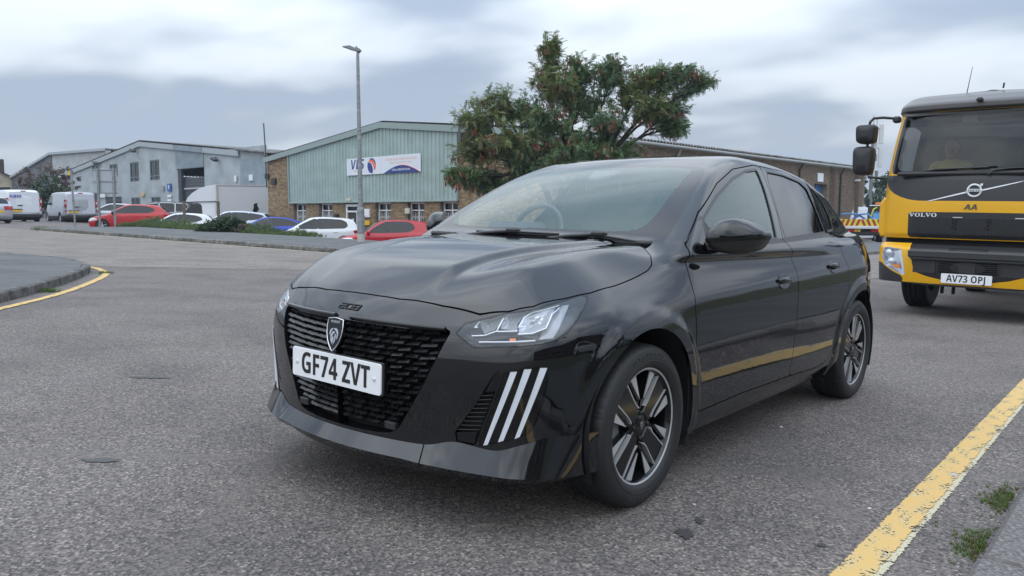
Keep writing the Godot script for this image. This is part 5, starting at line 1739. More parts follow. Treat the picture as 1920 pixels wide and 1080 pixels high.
func _mirror(root: Node3D, sd: int) -> void:
	var out := pv("-.085,.004 -.078,.032 -.060,.058 -.036,.076 -.004,.082 .030,.070 .058,.048 .078,.030 .086,.014 .082,-.012 .066,-.048 .030,-.064 -.008,-.070 -.046,-.066 -.072,-.048 -.084,-.020")
	out = rounded(out, 1)
	var rows := []
	var c := Vector3(0.902, 1.017, 0.0)
	for r in [0.0, 0.25, 0.5, 0.7, 0.85, 0.95, 1.0, 1.0, 0.97]:
		var row := PackedVector3Array()
		var k := rows.size()
		for q in out:
			var p := q * maxf(r, 0.001)
			var z: float = 0.655 - p.x * 1.25 + 0.085 * sqrt(maxf(0.0, 1.0 - r * r)) * 1.0
			if k == 7: z -= 0.05
			if k == 8: z -= 0.055
			# shoulder line along the middle
			row.append(Vector3(c.x + p.x, c.y + p.y, z))
		rows.append(row)
	var shell := Geo.new().grid(rows, true, false, true)
	var v := shell.cut(func(p: Vector3) -> float: return (p.y - 1.020 - (p.x - 0.9) * 0.13))
	var m := Node3D.new()
	m.name = "door_mirror" if sd == 0 else "door_mirror_001"
	root.add_child(m)
	var f := func(g: Geo) -> Geo: return g if sd == 0 else g.mirrored()
	obj("mirror_cap", f.call(v[1]), M.black_car_paint, m)
	var v2 := (v[0] as Geo).cut(func(p: Vector3) -> float: return (p.y - 1.002 - (p.x - 0.9) * 0.13))
	obj("mirror_band", f.call((v2[1] as Geo).pushed(-0.003)), M.gloss_black_trim, m)
	obj("mirror_base", f.call(v2[0]), mat("mirror_plastic", col(0.016, 0.016, 0.016), 0.38), m)
	var gl := Geo.new()
	var l := PackedVector3Array()
	for q in out: l.append(Vector3(c.x + q.x * 0.93, c.y + q.y * 0.93, 0.605 - q.x * 0.93 * 1.25))
	gl.fan(l, true)
	obj("mirror_glass", f.call(gl), M.lamp_chrome, m)
	var arm := Geo.new()
	arm.prism(pv("-.07,-.014 .03,-.012 .05,.022 -.07,.030"), 0.085, Transform3D(Basis(Vector3(1, 0, -0.25), Vector3(0, 1, 0), Vector3(0.25, 0, 1)), Vector3(0.845, 0.965, 0.64)), 0.01)
	obj("mirror_arm", f.call(arm), M.black_car_paint, m)
	# black corner plate in front of the window
	var tri := Geo.new()
	var pts := [side_zy(0.86, 0.995, 0.003), side_zy(0.655, 1.105, 0.003), side_zy(0.60, 1.0, 0.003), side_zy(0.62, 0.99, 0.003)]
	tri.quad(pts[0], pts[3], pts[2], pts[1])
	obj("mirror_sail", f.call(tri), M.satin_black_trim, m)

func _headlamp(root: Node3D, sd: int, lens: Geo) -> void:
	var f := func(g: Geo) -> Geo: return g if sd == 0 else g.mirrored()
	var n := Node3D.new()
	n.name = "headlamp" if sd == 0 else "headlamp_001"
	root.add_child(n)
	# clear cover in a black border
	var inner := outline("-1.000,.686 -.974,.715 -.900,.737 -.842,.753 -.750,.769 -.697,.783 -.618,.799 -.552,.814 -.575,.780 -.612,.740 -.651,.704 -.690,.682 -.744,.670 -.845,.660 -.945,.652")
	inner = outline("-1.018,.686 -.984,.722 -.906,.744 -.846,.761 -.754,.776 -.699,.790 -.62,.806 -.536,.824 -.561,.783 -.599,.738 -.6385,.70 -.6845,.673 -.742,.661 -.847,.652 -.957,.642")
	var c := lens.cut(func(p: Vector3) -> float: return sdf(inner[0], Vector2((p.x - p.z) * 0.70711, p.y), inner[1], inner[2]) + 0.0055)
	obj("lens", f.call(c[0]), M.lamp_lens, n)
	obj("lens_border", f.call(c[1]), M.gloss_black_trim, n)
	obj("housing", f.call((c[0] as Geo).pushed(-0.055)), mat("lamp_housing", col(0.07, 0.075, 0.082), 0.2), n)
	obj("housing_wall", f.call(lens.rim(0.07)), M.lamp_housing, n)
	for b in ["-.929,.707 -.932,.731 -.875,.747 -.844,.755 -.865,.723 -.886,.701 -.919,.689", "-.863,.707 -.860,.735 -.826,.763 -.769,.768 -.810,.724 -.810,.705", "-.805,.695 -.805,.714 -.786,.746 -.668,.781 -.693,.756 -.716,.715 -.761,.698"]:
		var o := pv(b)
		var mid := Vector2.ZERO
		for q in o: mid += q
		mid /= o.size()
		var g := Geo.new()
		var dense := PackedVector2Array()
		for k in o.size():
			for q in 3: dense.append(o[k].lerp(o[(k + 1) % o.size()], q / 3.0))
		var rows := []
		for r in [[1.0, 0.022], [0.82, 0.033], [0.55, 0.044], [0.3, 0.049], [0.02, 0.050]]:
			var row := PackedVector3Array()
			for k in dense.size():
				var q := mid.lerp(dense[k], r[0])
				row.append(front_sy(q.x, q.y, r[1] + 0.004 * sin(k * 2.1) * (1.0 - r[0])))
			rows.append(row)
		for r in rows.size() - 1:
			for k in dense.size():
				var k2 := (k + 1) % dense.size()
				g.quad(rows[r][k], rows[r][k2], rows[r + 1][k2], rows[r + 1][k])
		obj("reflector", f.call(g), M.lamp_chrome, n)
	for t in ["-.960,.679 -.919,.683 -.878,.699 -.865,.723 -.855,.741", "-.876,.698 -.810,.703", "-.809,.693 -.762,.696 -.714,.713 -.690,.756 -.661,.774", "-.939,.708 -.951,.705 -.932,.729 -.911,.740", "-.792,.718 -.806,.714 -.786,.746 -.759,.761 -.662,.782"]:
		obj("bright_trim", f.call(sy_line(pv(t), 0.020, 0.0032)), M.lamp_chrome, n)
	obj("daylight_bar", f.call(sy_line(pv("-.937,.662 -.752,.675"), 0.014, 0.003)), M.lamp_white, n)
	obj("indicator", f.call(sy_plate(pv("-.836,.678 -.816,.679 -.816,.670 -.836,.669"), 0.022, 0.01)), M.amber, n)
	obj("lamp_fin", f.call(sy_plate(pv("-.739,.676 -.690,.760 -.646,.781 -.623,.782 -.665,.715 -.690,.680"), 0.026, 0.006)), M.lamp_grey, n)
	obj("lamp_bezel", f.call(sy_plate(pv("-.906,.734 -.808,.760 -.700,.780 -.60,.800 -.62,.790 -.651,.784 -.769,.765 -.86,.752"), 0.018, 0.006)), M.lamp_grey, n)
	obj("lamp_base", f.call(sy_plate(pv("-.99,.684 -.955,.676 -.87,.690 -.80,.688 -.74,.686 -.74,.674 -.85,.663 -.945,.656"), 0.030, 0.006)), mat("lamp_dark", col(0.012, 0.010, 0.011), 0.3), n)

func _claw(root: Node3D, sd: int, lens: Geo, vent: Geo) -> void:
	var f := func(g: Geo) -> Geo: return g if sd == 0 else g.mirrored()
	var n := Node3D.new()
	n.name = "corner_lamp" if sd == 0 else "corner_lamp_001"
	root.add_child(n)
	obj("corner_lens", f.call(lens), M.smoked_lens, n)
	obj("corner_housing", f.call(lens.pushed(-0.022)), mat("claw_back", col(0.012, 0.009, 0.010), 0.5), n)
	for b in ["-.834,.574 -.813,.576 -.902,.321 -.916,.317", "-.789,.584 -.765,.585 -.851,.340 -.868,.333", "-.736,.588 -.712,.588 -.798,.356 -.814,.348"]:
		var o := pv(b)
		var d := PackedVector2Array()
		for k in 7: d.append(o[0].lerp(o[3], k / 6.0))
		for k in 7: d.append(o[2].lerp(o[1], k / 6.0))
		obj("light_bar", f.call(sy_plate(d, -0.0015, 0.006)), M.lamp_white, n)
	var v := Node3D.new()
	v.name = "bumper_vent" if sd == 0 else "bumper_vent_001"
	root.add_child(v)
	obj("vent_recess", f.call(vent.pushed(-0.03)), M.dark_void, v)
	obj("vent_wall", f.call(vent.rim(0.03)), M.gloss_black_trim, v)
	for k in 9:
		var y := 0.492 - k * 0.0155
		var s0 := lerpf(-0.925, -1.000, k / 8.0); var s1 := lerpf(-0.888, -0.930, k / 8.0)
		obj("vent_slat", f.call(sy_line(PackedVector2Array([Vector2(s0, y - 0.006), Vector2(s1, y)]), 0.003, 0.0022)), M.gloss_black_trim, v)
	obj("vent_blank", f.call(sy_plate(pv("-.880,.573 -.864,.570 -.880,.506 -.915,.500"), 0.003, 0.01)), M.gloss_black_trim, v)
	obj("vent_foot", f.call(sy_plate(pv("-.938,.362 -.945,.318 -1.0,.322 -1.006,.350"), 0.003, 0.01)), M.gloss_black_trim, v)
	# parking sensor
	var ps := front_sy(-0.785, 0.309, 0.0)
	obj("parking_sensor", f.call(Geo.new().lathe([Vector2(0.0125, -0.002), Vector2(0.0125, 0.0015), Vector2(0.011, 0.0018), Vector2(0.0108, 0.001), Vector2(0.0005, 0.001)], ps, car_normal(ps), 20)), M.satin_black_trim, root)

func _grille(root: Node3D, face: Geo) -> void:
	var n := Node3D.new()
	n.name = "grille"
	root.add_child(n)
	obj("grille_back", both(face.pushed(-0.055)), M.dark_void, n)
	obj("grille_rim", both(face.rim(0.05)), M.gloss_black_trim, n)
	# gloss bar above, split by the badge
	for s in [-1.0, 1.0]:
		var g := Geo.new()
		var l := []; 
		for k in 12:
			var x := lerpf(0.045, 0.455, k / 11.0)
			l.append(front_xy(x, 0.7015 - 0.004 * k / 11.0, -0.004) * Vector3(s, 1, 1))
		g.tube(l, 0.0085, 8)
		obj("grille_top_bar", g, M.gloss_black_trim, n)
	var gr_o := outline("-.478,.684 0,.690 .478,.684 .466,.655 .443,.600 .397,.505 .330,.394 .288,.336 .255,.320 .206,.315 0,.311 -.206,.315 -.255,.320 -.288,.336 -.330,.394 -.397,.505 -.443,.600 -.466,.655")
	# short staggered bars, longer towards the corners
	var row := 0
	var y := 0.676
	while y > 0.322:
		var x := 0.004
		var c := 0
		while x < 0.50:
			var w := 0.028 + 0.11 * x
			var off := (0.5 if row % 2 else 0.0) * w
			var xa := x + off - w * 0.5; var xb := xa + w * 0.88
			x += w
			c += 1
			xa = maxf(xa, 0.002)
			if xb - xa < 0.012: continue
			var xm := (xa + xb) * 0.5
			if sdf(gr_o[0], Vector2(xm, y), gr_o[1], gr_o[2]) > -0.004: continue
			while xb > xa + 0.015 and sdf(gr_o[0], Vector2(xb, y), gr_o[1], gr_o[2]) > -0.002: xb -= 0.006
			# hidden by the plate
			if absf(y - 0.5065) < 0.05 and xb < 0.25: continue
			var tilt := 0.10 * xm
			var p0 := front_xy(xa, y - 0.004, 0.016 + 0.006 * (c % 2)); var p1 := front_xy(xb, y + tilt * (xb - xa), 0.010)
			var dx := (p1 - p0).normalized()
			var up := Vector3(0, 1, 0); var nn := dx.cross(up).normalized()
			var bar := Geo.new()
			var h := 0.0105; var d := 0.030
			# a wedge: bright slanted top edge, sharp front
			var sec := [Vector2(0.0, 0.0), Vector2(-0.009, h * 0.75), Vector2(-d, h * 0.75), Vector2(-d, -h * 0.45), Vector2(-0.006, -h * 0.45)]
			var e0 := []; var e1 := []
			for q in sec:
				e0.append(p0 + nn * q.x + up * q.y); e1.append(p1 + nn * q.x + up * q.y)
			var mid := (p0 + p1) * 0.5 - nn * 0.014
			for q in sec.size():
				var q2 := (q + 1) % sec.size()
				bar.out_quad(e0[q], e1[q], e1[q2], e0[q2], mid)
			for e in [e0, e1]:
				for q in range(1, sec.size() - 1): bar.out_tri(e[0], e[q], e[q + 1], mid)
			# small upright joining the row below
			if c % 1 == 0 and y > 0.35:
				bar.box(p0 + Vector3(0, -0.012, -0.012), Vector3(0.003, 0.026, 0.012))
			obj("grille_bar", bar, M.grille_black, n)
			obj("grille_bar", bar.mirrored(), M.grille_black, n)
		y -= 0.0212
		row += 1
	for s in [-1.0, 1.0]:
		var q := front_xy(0.255, 0.337, 0.012) * Vector3(s, 1, 1)
		obj("sensor_block", Geo.new().box(q, Vector3(0.055, 0.028, 0.02), 0.004, Transform3D.IDENTITY), M.black_plastic, n)

func _model_digits(root: Node3D) -> void:
	# 208 in stretched, slanted figures along the nose
	var n := Node3D.new()
	n.name = "model_number"
	root.add_child(n)
	var a := 0.0030
	var k := 0
	for strokes in [["0,1 1,1 1,.5 0,.5 0,0 1,0"], ["0,0 1,0 1,1 0,1 0,0"], ["0,0 1,0 1,1 0,1 0,0", "0,.5 1,.5"]]:
		var g := Geo.new()
		for s in strokes:
			var l := []
			for q in pv(s):
				var x := -0.058 + k * 0.040 + q.x * 0.031 + q.y * 0.006
				var y := 0.7275 + q.y * 0.0165
				l.append(front_xy(x, y, -0.0022))
			for j in l.size() - 1: g.tube([l[j], l[j + 1]], a, 6)
		obj("digit", g, M.satin_black_trim, n)
		k += 1

func _interior(root: Node3D) -> void:
	var n := Node3D.new()
	n.name = "cabin"
	root.add_child(n)
	obj("dashboard", Geo.new().box(Vector3(0, 0.86, 0.74), Vector3(1.40, 0.24, 0.46), 0.06).box(Vector3(0, 0.985, 0.86), Vector3(1.30, 0.02, 0.20), 0.008), M.dash_plastic, n)
	obj("instrument_hood", Geo.new().box(Vector3(-0.36, 1.01, 0.60), Vector3(0.36, 0.09, 0.16), 0.04), M.dash_plastic, n)
	obj("dash_card", Geo.new().box(Vector3(0.20, 1.03, 0.80), Vector3(0.36, 0.005, 0.10), 0.0, Transform3D(Basis(Vector3(1, 0, 0), 0.9), Vector3(0, 0.37, -0.55))), M.light_plastic, n)
	var wheel := Geo.new()
	var l := []
	for k in 25:
		var t := TAU * k / 24.0
		l.append(Vector3(-0.36 + cos(t) * 0.17, 0.99 + sin(t) * 0.155, 0.43 - sin(t) * 0.06))
	wheel.tube(l, 0.015, 8, -1.0, false)
	wheel.box(Vector3(-0.36, 0.97, 0.44), Vector3(0.30, 0.05, 0.03), 0.012)
	obj("steering_wheel", wheel, M.satin_black_trim, n)
	for x in [-0.37, 0.37]:
		var s := Geo.new()
		s.box(Vector3(x, 0.50, 0.10), Vector3(0.50, 0.16, 0.52), 0.05)
		s.box(Vector3(0, 0.30, 0), Vector3(0.48, 0.62, 0.14), 0.05, Transform3D(Basis(Vector3(1, 0, 0), -0.32), Vector3(x, 0.52, -0.20)))
		s.box(Vector3(0, 0.71, 0), Vector3(0.27, 0.17, 0.10), 0.04, Transform3D(Basis(Vector3(1, 0, 0), -0.25), Vector3(x, 0.52, -0.20)))
		obj("front_seat", s, M.seat_cloth, n)
	var b := Geo.new()
	b.box(Vector3(0, 0.50, -0.85), Vector3(1.26, 0.16, 0.48), 0.05)
	b.box(Vector3(0, 0.30, 0), Vector3(1.26, 0.58, 0.14), 0.05, Transform3D(Basis(Vector3(1, 0, 0), -0.35), Vector3(0, 0.52, -1.10)))
	obj("rear_bench", b, M.seat_cloth, n)
	obj("floor", Geo.new().box(Vector3(0, 0.33, -0.2), Vector3(1.5, 0.04, 2.2)), M.seat_cloth, n)
	obj("bulkhead", Geo.new().box(Vector3(0, 0.62, 0.95), Vector3(1.2, 0.56, 0.03)), M.dark_void, n)
	# camera housing and mirror behind the screen
	var sh := Geo.new()
	sh.prism(pv("-.075,.03 .09,.03 .06,-.045 .0,-.085 -.06,-.07"), 0.05, Transform3D(Basis(Vector3(1, 0, 0), -1.05), Vector3(0.03, 1.275, 0.36)), 0.01)
	obj("sensor_housing", sh, M.black_plastic, n)
	obj("rear_view_mirror", Geo.new().box(Vector3(0, 1.245, 0.33), Vector3(0.23, 0.065, 0.025), 0.012), M.black_plastic, n)
	obj("roof_lining", Geo.new().box(Vector3(0, 1.355, -0.55), Vector3(1.0, 0.01, 1.3)), M.light_plastic, n)
# ---------------------------------------------------------------- other vehicles
class Body:
	var top: Cv
	var gh: Cv
	var plan: Cv
	var zf: Cv
	var zr: Cv
	var W := 0.87
	var belt := 0.95
	var tumble := 0.5
	var round_ := 0.06
	var ax := [1.22, -1.32]
	var wr := 0.31
	var flat_back := false
	var y0 := 0.62
	var z0 := -1.5
	var z1 := 1.4
	static func smax(a: float, b: float, k: float) -> float:
		var h := k - absf(a - b)
		return maxf(a, b) if h <= 0.0 else maxf(a, b) + h * h / k * 0.25
	static func smin(a: float, b: float, k: float) -> float:
		var h := k - absf(a - b)
		return minf(a, b) if h <= 0.0 else minf(a, b) - h * h / k * 0.25
	func f(px: float, y: float, z: float) -> float:
		var x := absf(px)
		var w := plan.at(z)
		var t := (y - 0.6)
		var xs := w - (0.10 * t * t + (0.02 if y < 0.45 else 0.0) * (0.45 - y) * 6.0) * 1.2
		var q := x / W
		var low := smax(x - xs, (y - (top.at(z) - 0.05 * q * q)) * 0.9, 0.08)
		low = smax(low, z - (zf.at(y) - 0.22 * q * q * q * q - 0.08 * q * q), 0.06)
		low = smax(low, (zr.at(y) + 0.12 * q * q * q * q + 0.04 * q * q) - z, 0.06)
		low = smax(low, 0.19 - y, 0.03)
		if y < belt - 0.15: return low
		var yy := y - belt
		var g := (x - (w - 0.045 - tumble * yy)) * (0.9 if tumble > 0.3 else 1.0)
		g = smax(g, (y - (gh.at(z) - 0.04 * q * q)) * 0.8, round_)
		if flat_back: g = smax(g, (zr.at(y) + 0.12 * q * q * q * q + 0.04 * q * q) - z, 0.06)
		g = smax(g, belt - 0.1 - y, 0.03)
		return smin(low, g, 0.03)
	func skin(NU: int, NV: int) -> Geo:
		var g := Geo.new()
		for r in NU:
			var u := float(r) / (NU - 1)
			var th: float; var oz: float
			if u < 0.16:
				th = PI * (1.0 - u / 0.32); oz = z0
			elif u > 0.78:
				th = PI * 0.5 * (1.0 - (u - 0.78) / 0.22); oz = z1 + (u - 0.78) / 0.22 * 0.3
			else:
				th = PI * 0.5; oz = lerpf(z0, z1, (u - 0.16) / 0.62)
			for c in NV:
				var ph := PI * c / (NV - 1) - PI * 0.5
				var d := Vector3(sin(th) * cos(ph), sin(th) * sin(ph), cos(th))
				if c == 0 or c == NV - 1: d.x = 0.0
				d = d.normalized()
				var o := Vector3(0, y0, oz)
				var t0 := 0.02; var t1 := 0.02; var fa := -0.1; var fb := f(d.x * t0, y0 + d.y * t0, oz + d.z * t0)
				for k in 40:
					if fb >= 0.0: break
					t0 = t1; fa = fb
					t1 += clampf(-fb * 0.9, 0.008, 0.4)
					fb = f(d.x * t1, y0 + d.y * t1, oz + d.z * t1)
				for k in 3:
					var t := t0 + (t1 - t0) * clampf(-fa / maxf(fb - fa, 1e-6), 0.03, 0.97)
					var v := f(d.x * t, y0 + d.y * t, oz + d.z * t)
					if v < 0.0:
						t0 = t; fa = v
					else:
						t1 = t; fb = v
				var p := o + d * ((t0 + t1) * 0.5)
				var e := 0.006
				var nn := Vector3(f(p.x + e, p.y, p.z), f(p.x, p.y + e, p.z), f(p.x, p.y, p.z + e)) - Vector3.ONE * f(p.x, p.y, p.z)
				if p.x < 1e-4: nn.x = 0.0
				g.p.append(p); g.n.append(nn.normalized())
		g.uv.resize(g.p.size())
		for r in NU - 1:
			for c in NV - 1:
				var a := r * NV + c
				for q in [a, a + NV, a + NV + 1, a, a + NV + 1, a + 1]: g.i.append(q)
		return g
	func out(z: float, y: float) -> float:
		var a := 0.1; var b := 1.4
		for k in 18:
			var m := (a + b) * 0.5
			if f(m, y, z) < 0.0: a = m
			else: b = m
		return a
	func ahead(x: float, y: float, s := 1.0) -> float:
		var a := 0.3; var b := 3.4
		for k in 18:
			var m := (a + b) * 0.5
			if f(x, y, m * s) < 0.0: a = m
			else: b = m
		return a * s

func small_wheel(R: float, wide: float, rimm: Material) -> Node3D:
	var w := Node3D.new()
	w.name = "wheel"
	var ty := obj("tyre", Geo.new().lathe([Vector2(R * 0.66, wide * 0.42), Vector2(R * 0.70, wide * 0.5), Vector2(R * 0.92, wide * 0.5), Vector2(R, wide * 0.36), Vector2(R, -wide * 0.36), Vector2(R * 0.92, -wide * 0.5), Vector2(R * 0.66, -wide * 0.4)], Vector3.ZERO, Vector3.RIGHT, 28), M.rubber, w)
	var g := Geo.new()
	g.lathe([Vector2(R * 0.67, wide * 0.40), Vector2(R * 0.62, wide * 0.40), Vector2(R * 0.60, 0.0)], Vector3.ZERO, Vector3.RIGHT, 28)
	for k in 5:
		var a := TAU * k / 5.0
		var up := Vector3(0, cos(a), sin(a)); var sd := Vector3(0, -sin(a), cos(a))
		g.box(Vector3(0, R * 0.36, 0), Vector3(R * 0.17, R * 0.56, 0.03), 0.01, Transform3D(Basis(sd, up, Vector3.RIGHT), Vector3(wide * 0.30, 0, 0)))
	g.lathe([Vector2(R * 0.16, wide * 0.2), Vector2(R * 0.15, wide * 0.38), Vector2(0.001, wide * 0.40)], Vector3.ZERO, Vector3.RIGHT, 16)
	obj("rim", g, rimm, w)
	obj("hub_back", Geo.new().lathe([Vector2(R * 0.62, 0.0), Vector2(0.001, 0.005)], Vector3.ZERO, Vector3.RIGHT, 24), M.dark_void, w)
	return w

# o: label, colour material, curves, window outlines and options
func vehicle(called: String, cat: String, group: String, at: Vector3, yaw: float, o: Dictionary) -> Node3D:
	var n := thing(called, o.label, cat, at, deg_to_rad(yaw), group)
	var b := Body.new()
	b.top = Cv.new(o.top); b.gh = Cv.new(o.gh); b.plan = Cv.new(o.plan); b.zf = Cv.new(o.zf); b.zr = Cv.new(o.zr)
	b.W = o.W; b.belt = o.belt; b.tumble = o.get("tumble", 0.5); b.ax = o.ax; b.wr = o.wr; b.y0 = o.get("y0", 0.62); b.z0 = o.z0; b.z1 = o.z1
	b.flat_back = o.has("flat_back")
	b.round_ = o.get("round", 0.07)
	var g := b.skin(o.get("nu", 62), o.get("nv", 35))
	var paint: Material = o.paint
	var zy := func(p: Vector3) -> Vector2: return Vector2(p.z, p.y)
	var R: float = b.wr * 1.13
	g = g.cut(func(p: Vector3) -> float:
		var d := 9.0
		for z in b.ax: d = minf(d, Vector2(p.z - z, p.y - b.wr - 0.01).length() - R)
		return maxf(d, b.W * 0.62 - p.x))[1]
	var glass: Material = o.get("glass", M.bg_glass)
	var dark: Material = o.get("rear_glass", glass)
	var seal := Geo.new()
	var wins: Array = o.wins
	var pieces := []
	for k in wins.size():
		var ol := outline(wins[k])
		var c := g.cut(func(p: Vector3) -> float: return 0.08 if p.x < 0.3 or p.y < 0.7 else sdf(ol[0], zy.call(p), ol[1], ol[2]) - 0.036)
		g = c[1]
		var c2 := (c[0] as Geo).cut(func(p: Vector3) -> float: return sdf(ol[0], zy.call(p), ol[1], ol[2]))
		pieces.append((c2[0] as Geo).pushed(-0.006))
		seal.add(c2[1])
	# windscreen and rear window are bands of the roof curve
	var sw: Array = o.screen
	var c3 := g.cut(func(p: Vector3) -> float: return maxf(maxf(sw[0] - p.z, p.z - sw[1]), maxf(p.x - (sw[2] - (p.y - b.belt) * b.tumble), b.belt + 0.01 - p.y)) if p.z > -0.5 else 1.0)
	var screen: Geo = c3[0]
	g = c3[1]
	if o.has("back"):
		var bw: Array = o.back
		c3 = g.cut(func(p: Vector3) -> float: return maxf(maxf(bw[0] - p.y, p.y - bw[1]), maxf(p.x - bw[2], p.z - bw[3])))
		obj("rear_window", both(c3[0]), dark, n)
		g = c3[1]
	for l in o.get("bands", []):
		# lower trim in another material: [height, material]
		c3 = g.cut(func(p: Vector3) -> float: return p.y - l[0])
		obj(l[2], both(c3[0]), l[1], n)
		g = c3[1]
	for l in o.get("lamps", []):
		var ol := outline(l[0])
		var s: float = l[1]
		c3 = g.cut(func(p: Vector3) -> float: return 0.08 if p.z * s < 0.6 or p.x < 0.25 else sdf(ol[0], Vector2(p.x if l.size() > 4 else p.z, p.y), ol[1], ol[2]))
		for sd in 2: obj(l[3], c3[0] if sd == 0 else (c3[0] as Geo).mirrored(), l[2], n)
		g = c3[1]
	var gaps := Geo.new()
	for z in o.get("doors", []):
		c3 = g.cut(func(p: Vector3) -> float:
			if p.x < 0.4 or p.y < 0.3 or p.y > b.belt + 0.02: return 0.08
			return absf(p.z - z) - 0.006)
		gaps.add((c3[0] as Geo).pushed(-0.01))
		g = c3[1]
	if o.has("bonnet"):
		var bz: float = o.bonnet
		c3 = g.cut(func(p: Vector3) -> float: return absf(p.y - (b.top.at(p.z) - 0.09)) - 0.006 if p.z > bz else 0.08)
		gaps.add((c3[0] as Geo).pushed(-0.01))
		g = c3[1]
	if gaps.i.size(): obj("shut_lines", both(gaps), M.dark_void, n)
	obj("body", both(g), paint, n)
	obj("windscreen", both(screen), glass, n)
	for sd in 2:
		for k in pieces.size():
			obj("side_window", pieces[k] if sd == 0 else (pieces[k] as Geo).mirrored(), glass if k == 0 else dark, n)
		obj("window_frame", seal if sd == 0 else seal.mirrored(), o.get("seal", M.satin_black_trim), n)
		for h in o.get("handles", []):
			var x := b.out(h[0], h[1])
			obj("handle", Geo.new().box(Vector3((x + 0.012) * (1 if sd == 0 else -1), h[1], h[0]), Vector3(0.03, 0.03, 0.19), 0.012), o.get("handle_paint", paint), n)
		if o.has("mirror"):
			var mz: Array = o.mirror
			var s := 1.0 if sd == 0 else -1.0
			var mg := Geo.new()
			mg.lathe([Vector2(0.001, -0.11), Vector2(0.06, -0.10), Vector2(0.085, -0.04), Vector2(0.085, 0.03), Vector2(0.06, 0.09), Vector2(0.001, 0.11)], Vector3.ZERO, Vector3.RIGHT, 14)
			var g2 := Geo.new().add(mg, Transform3D(Basis(Vector3(1, 0, -s * 0.5).normalized(), Vector3(0, 1.0, 0), Vector3(s * 0.5, 0, 1).normalized() * 0.7), Vector3(s * (b.W + 0.07), mz[1], mz[0])))
			var mm := obj("door_mirror", g2, o.get("mirror_paint", paint), n)
			obj("mirror_arm", Geo.new().box(Vector3(s * (b.W - 0.04), mz[1] - 0.05, mz[0]), Vector3(0.14, 0.05, 0.08), 0.015), M.black_plastic, mm)
	# grille, plate, cabin
	if o.has("grille"):
		var q: Array = o.grille
		var z := b.ahead(0.0, (q[1] + q[2]) * 0.5)
		var zz := b.ahead(q[0], (q[1] + q[2]) * 0.5)
		var gg := Geo.new()
		var r0 := PackedVector3Array(); var r1 := PackedVector3Array()
		for k in 9:
			var x := lerpf(-q[0], q[0], k / 8.0)
			r0.append(Vector3(x, q[1], b.ahead(absf(x), q[1]) + 0.008)); r1.append(Vector3(x, q[2], b.ahead(absf(x), q[2]) + 0.008))
		gg.grid([r0, r1])
		obj("grille", gg, M.black_plastic, n)
	if o.has("rear_plate"):
		var py: float = o.rear_plate
		obj("number_plate", Geo.new().box(Vector3(0, py, b.ahead(0.0, py, -1.0) - 0.012), Vector3(0.52, 0.115, 0.02), 0.004), M.plate_yellow, n)
	if not o.has("no_cabin"):
		obj("cabin", Geo.new().box(Vector3(0, 0.62, -0.2), Vector3(b.W * 1.6, 0.5, 2.2), 0.05).box(Vector3(0.36, 0.95, -0.15), Vector3(0.46, 0.5, 0.16), 0.05).box(Vector3(-0.36, 0.95, -0.15), Vector3(0.46, 0.5, 0.16), 0.05), M.seat_cloth, n)
	var well: Material = M.dark_void
	var first: Node3D = null
	var c4 := 0
	for z in b.ax:
		for s in [1.0, -1.0]:
			var w: Node3D
			if first == null:
				first = small_wheel(b.wr, 0.2, o.get("rim", M.bg_rim)); w = first
			else: w = first.duplicate()
			w.name = "wheel" if c4 == 0 else "wheel_%03d" % c4
			c4 += 1
			n.add_child(w)
			w.transform = Transform3D(Basis(Vector3(0, 1, 0), 0.0 if s > 0 else PI), Vector3(s * (b.W - 0.115), b.wr, z))
		obj("wheel_housing", Geo.new().box(Vector3(0, b.wr + 0.12, z), Vector3((b.W - 0.22) * 2.0, 0.62, 0.66)), well, n)
	return n

func vehicle_paints() -> void:
	var g := mat("bg_glass", Color(0.035, 0.045, 0.05, 0.82), 0.0)
	g.transparency = BaseMaterial3D.TRANSPARENCY_ALPHA
	mat("bg_dark_glass", Color(0.06, 0.07, 0.08), 0.04)
	mat("bg_rim", col(0.42, 0.43, 0.44), 0.3, 0.5)
	mat("paint_red", col(0.40, 0.018, 0.022), 0.12)
	mat("paint_swift_red", col(0.44, 0.016, 0.028), 0.12)
	mat("paint_blue", col(0.006, 0.045, 0.42), 0.12)
	mat("paint_white", col(0.66, 0.68, 0.71), 0.14)
	mat("paint_frost", col(0.55, 0.60, 0.70), 0.14)
	mat("paint_silver", col(0.42, 0.44, 0.47), 0.16, 0.35)
	mat("paint_dark", col(0.02, 0.021, 0.024), 0.12)
	mat("bg_headlamp", col(0.62, 0.64, 0.67), 0.10, 0.4)
	mat("bg_tail", col(0.34, 0.012, 0.016), 0.12)

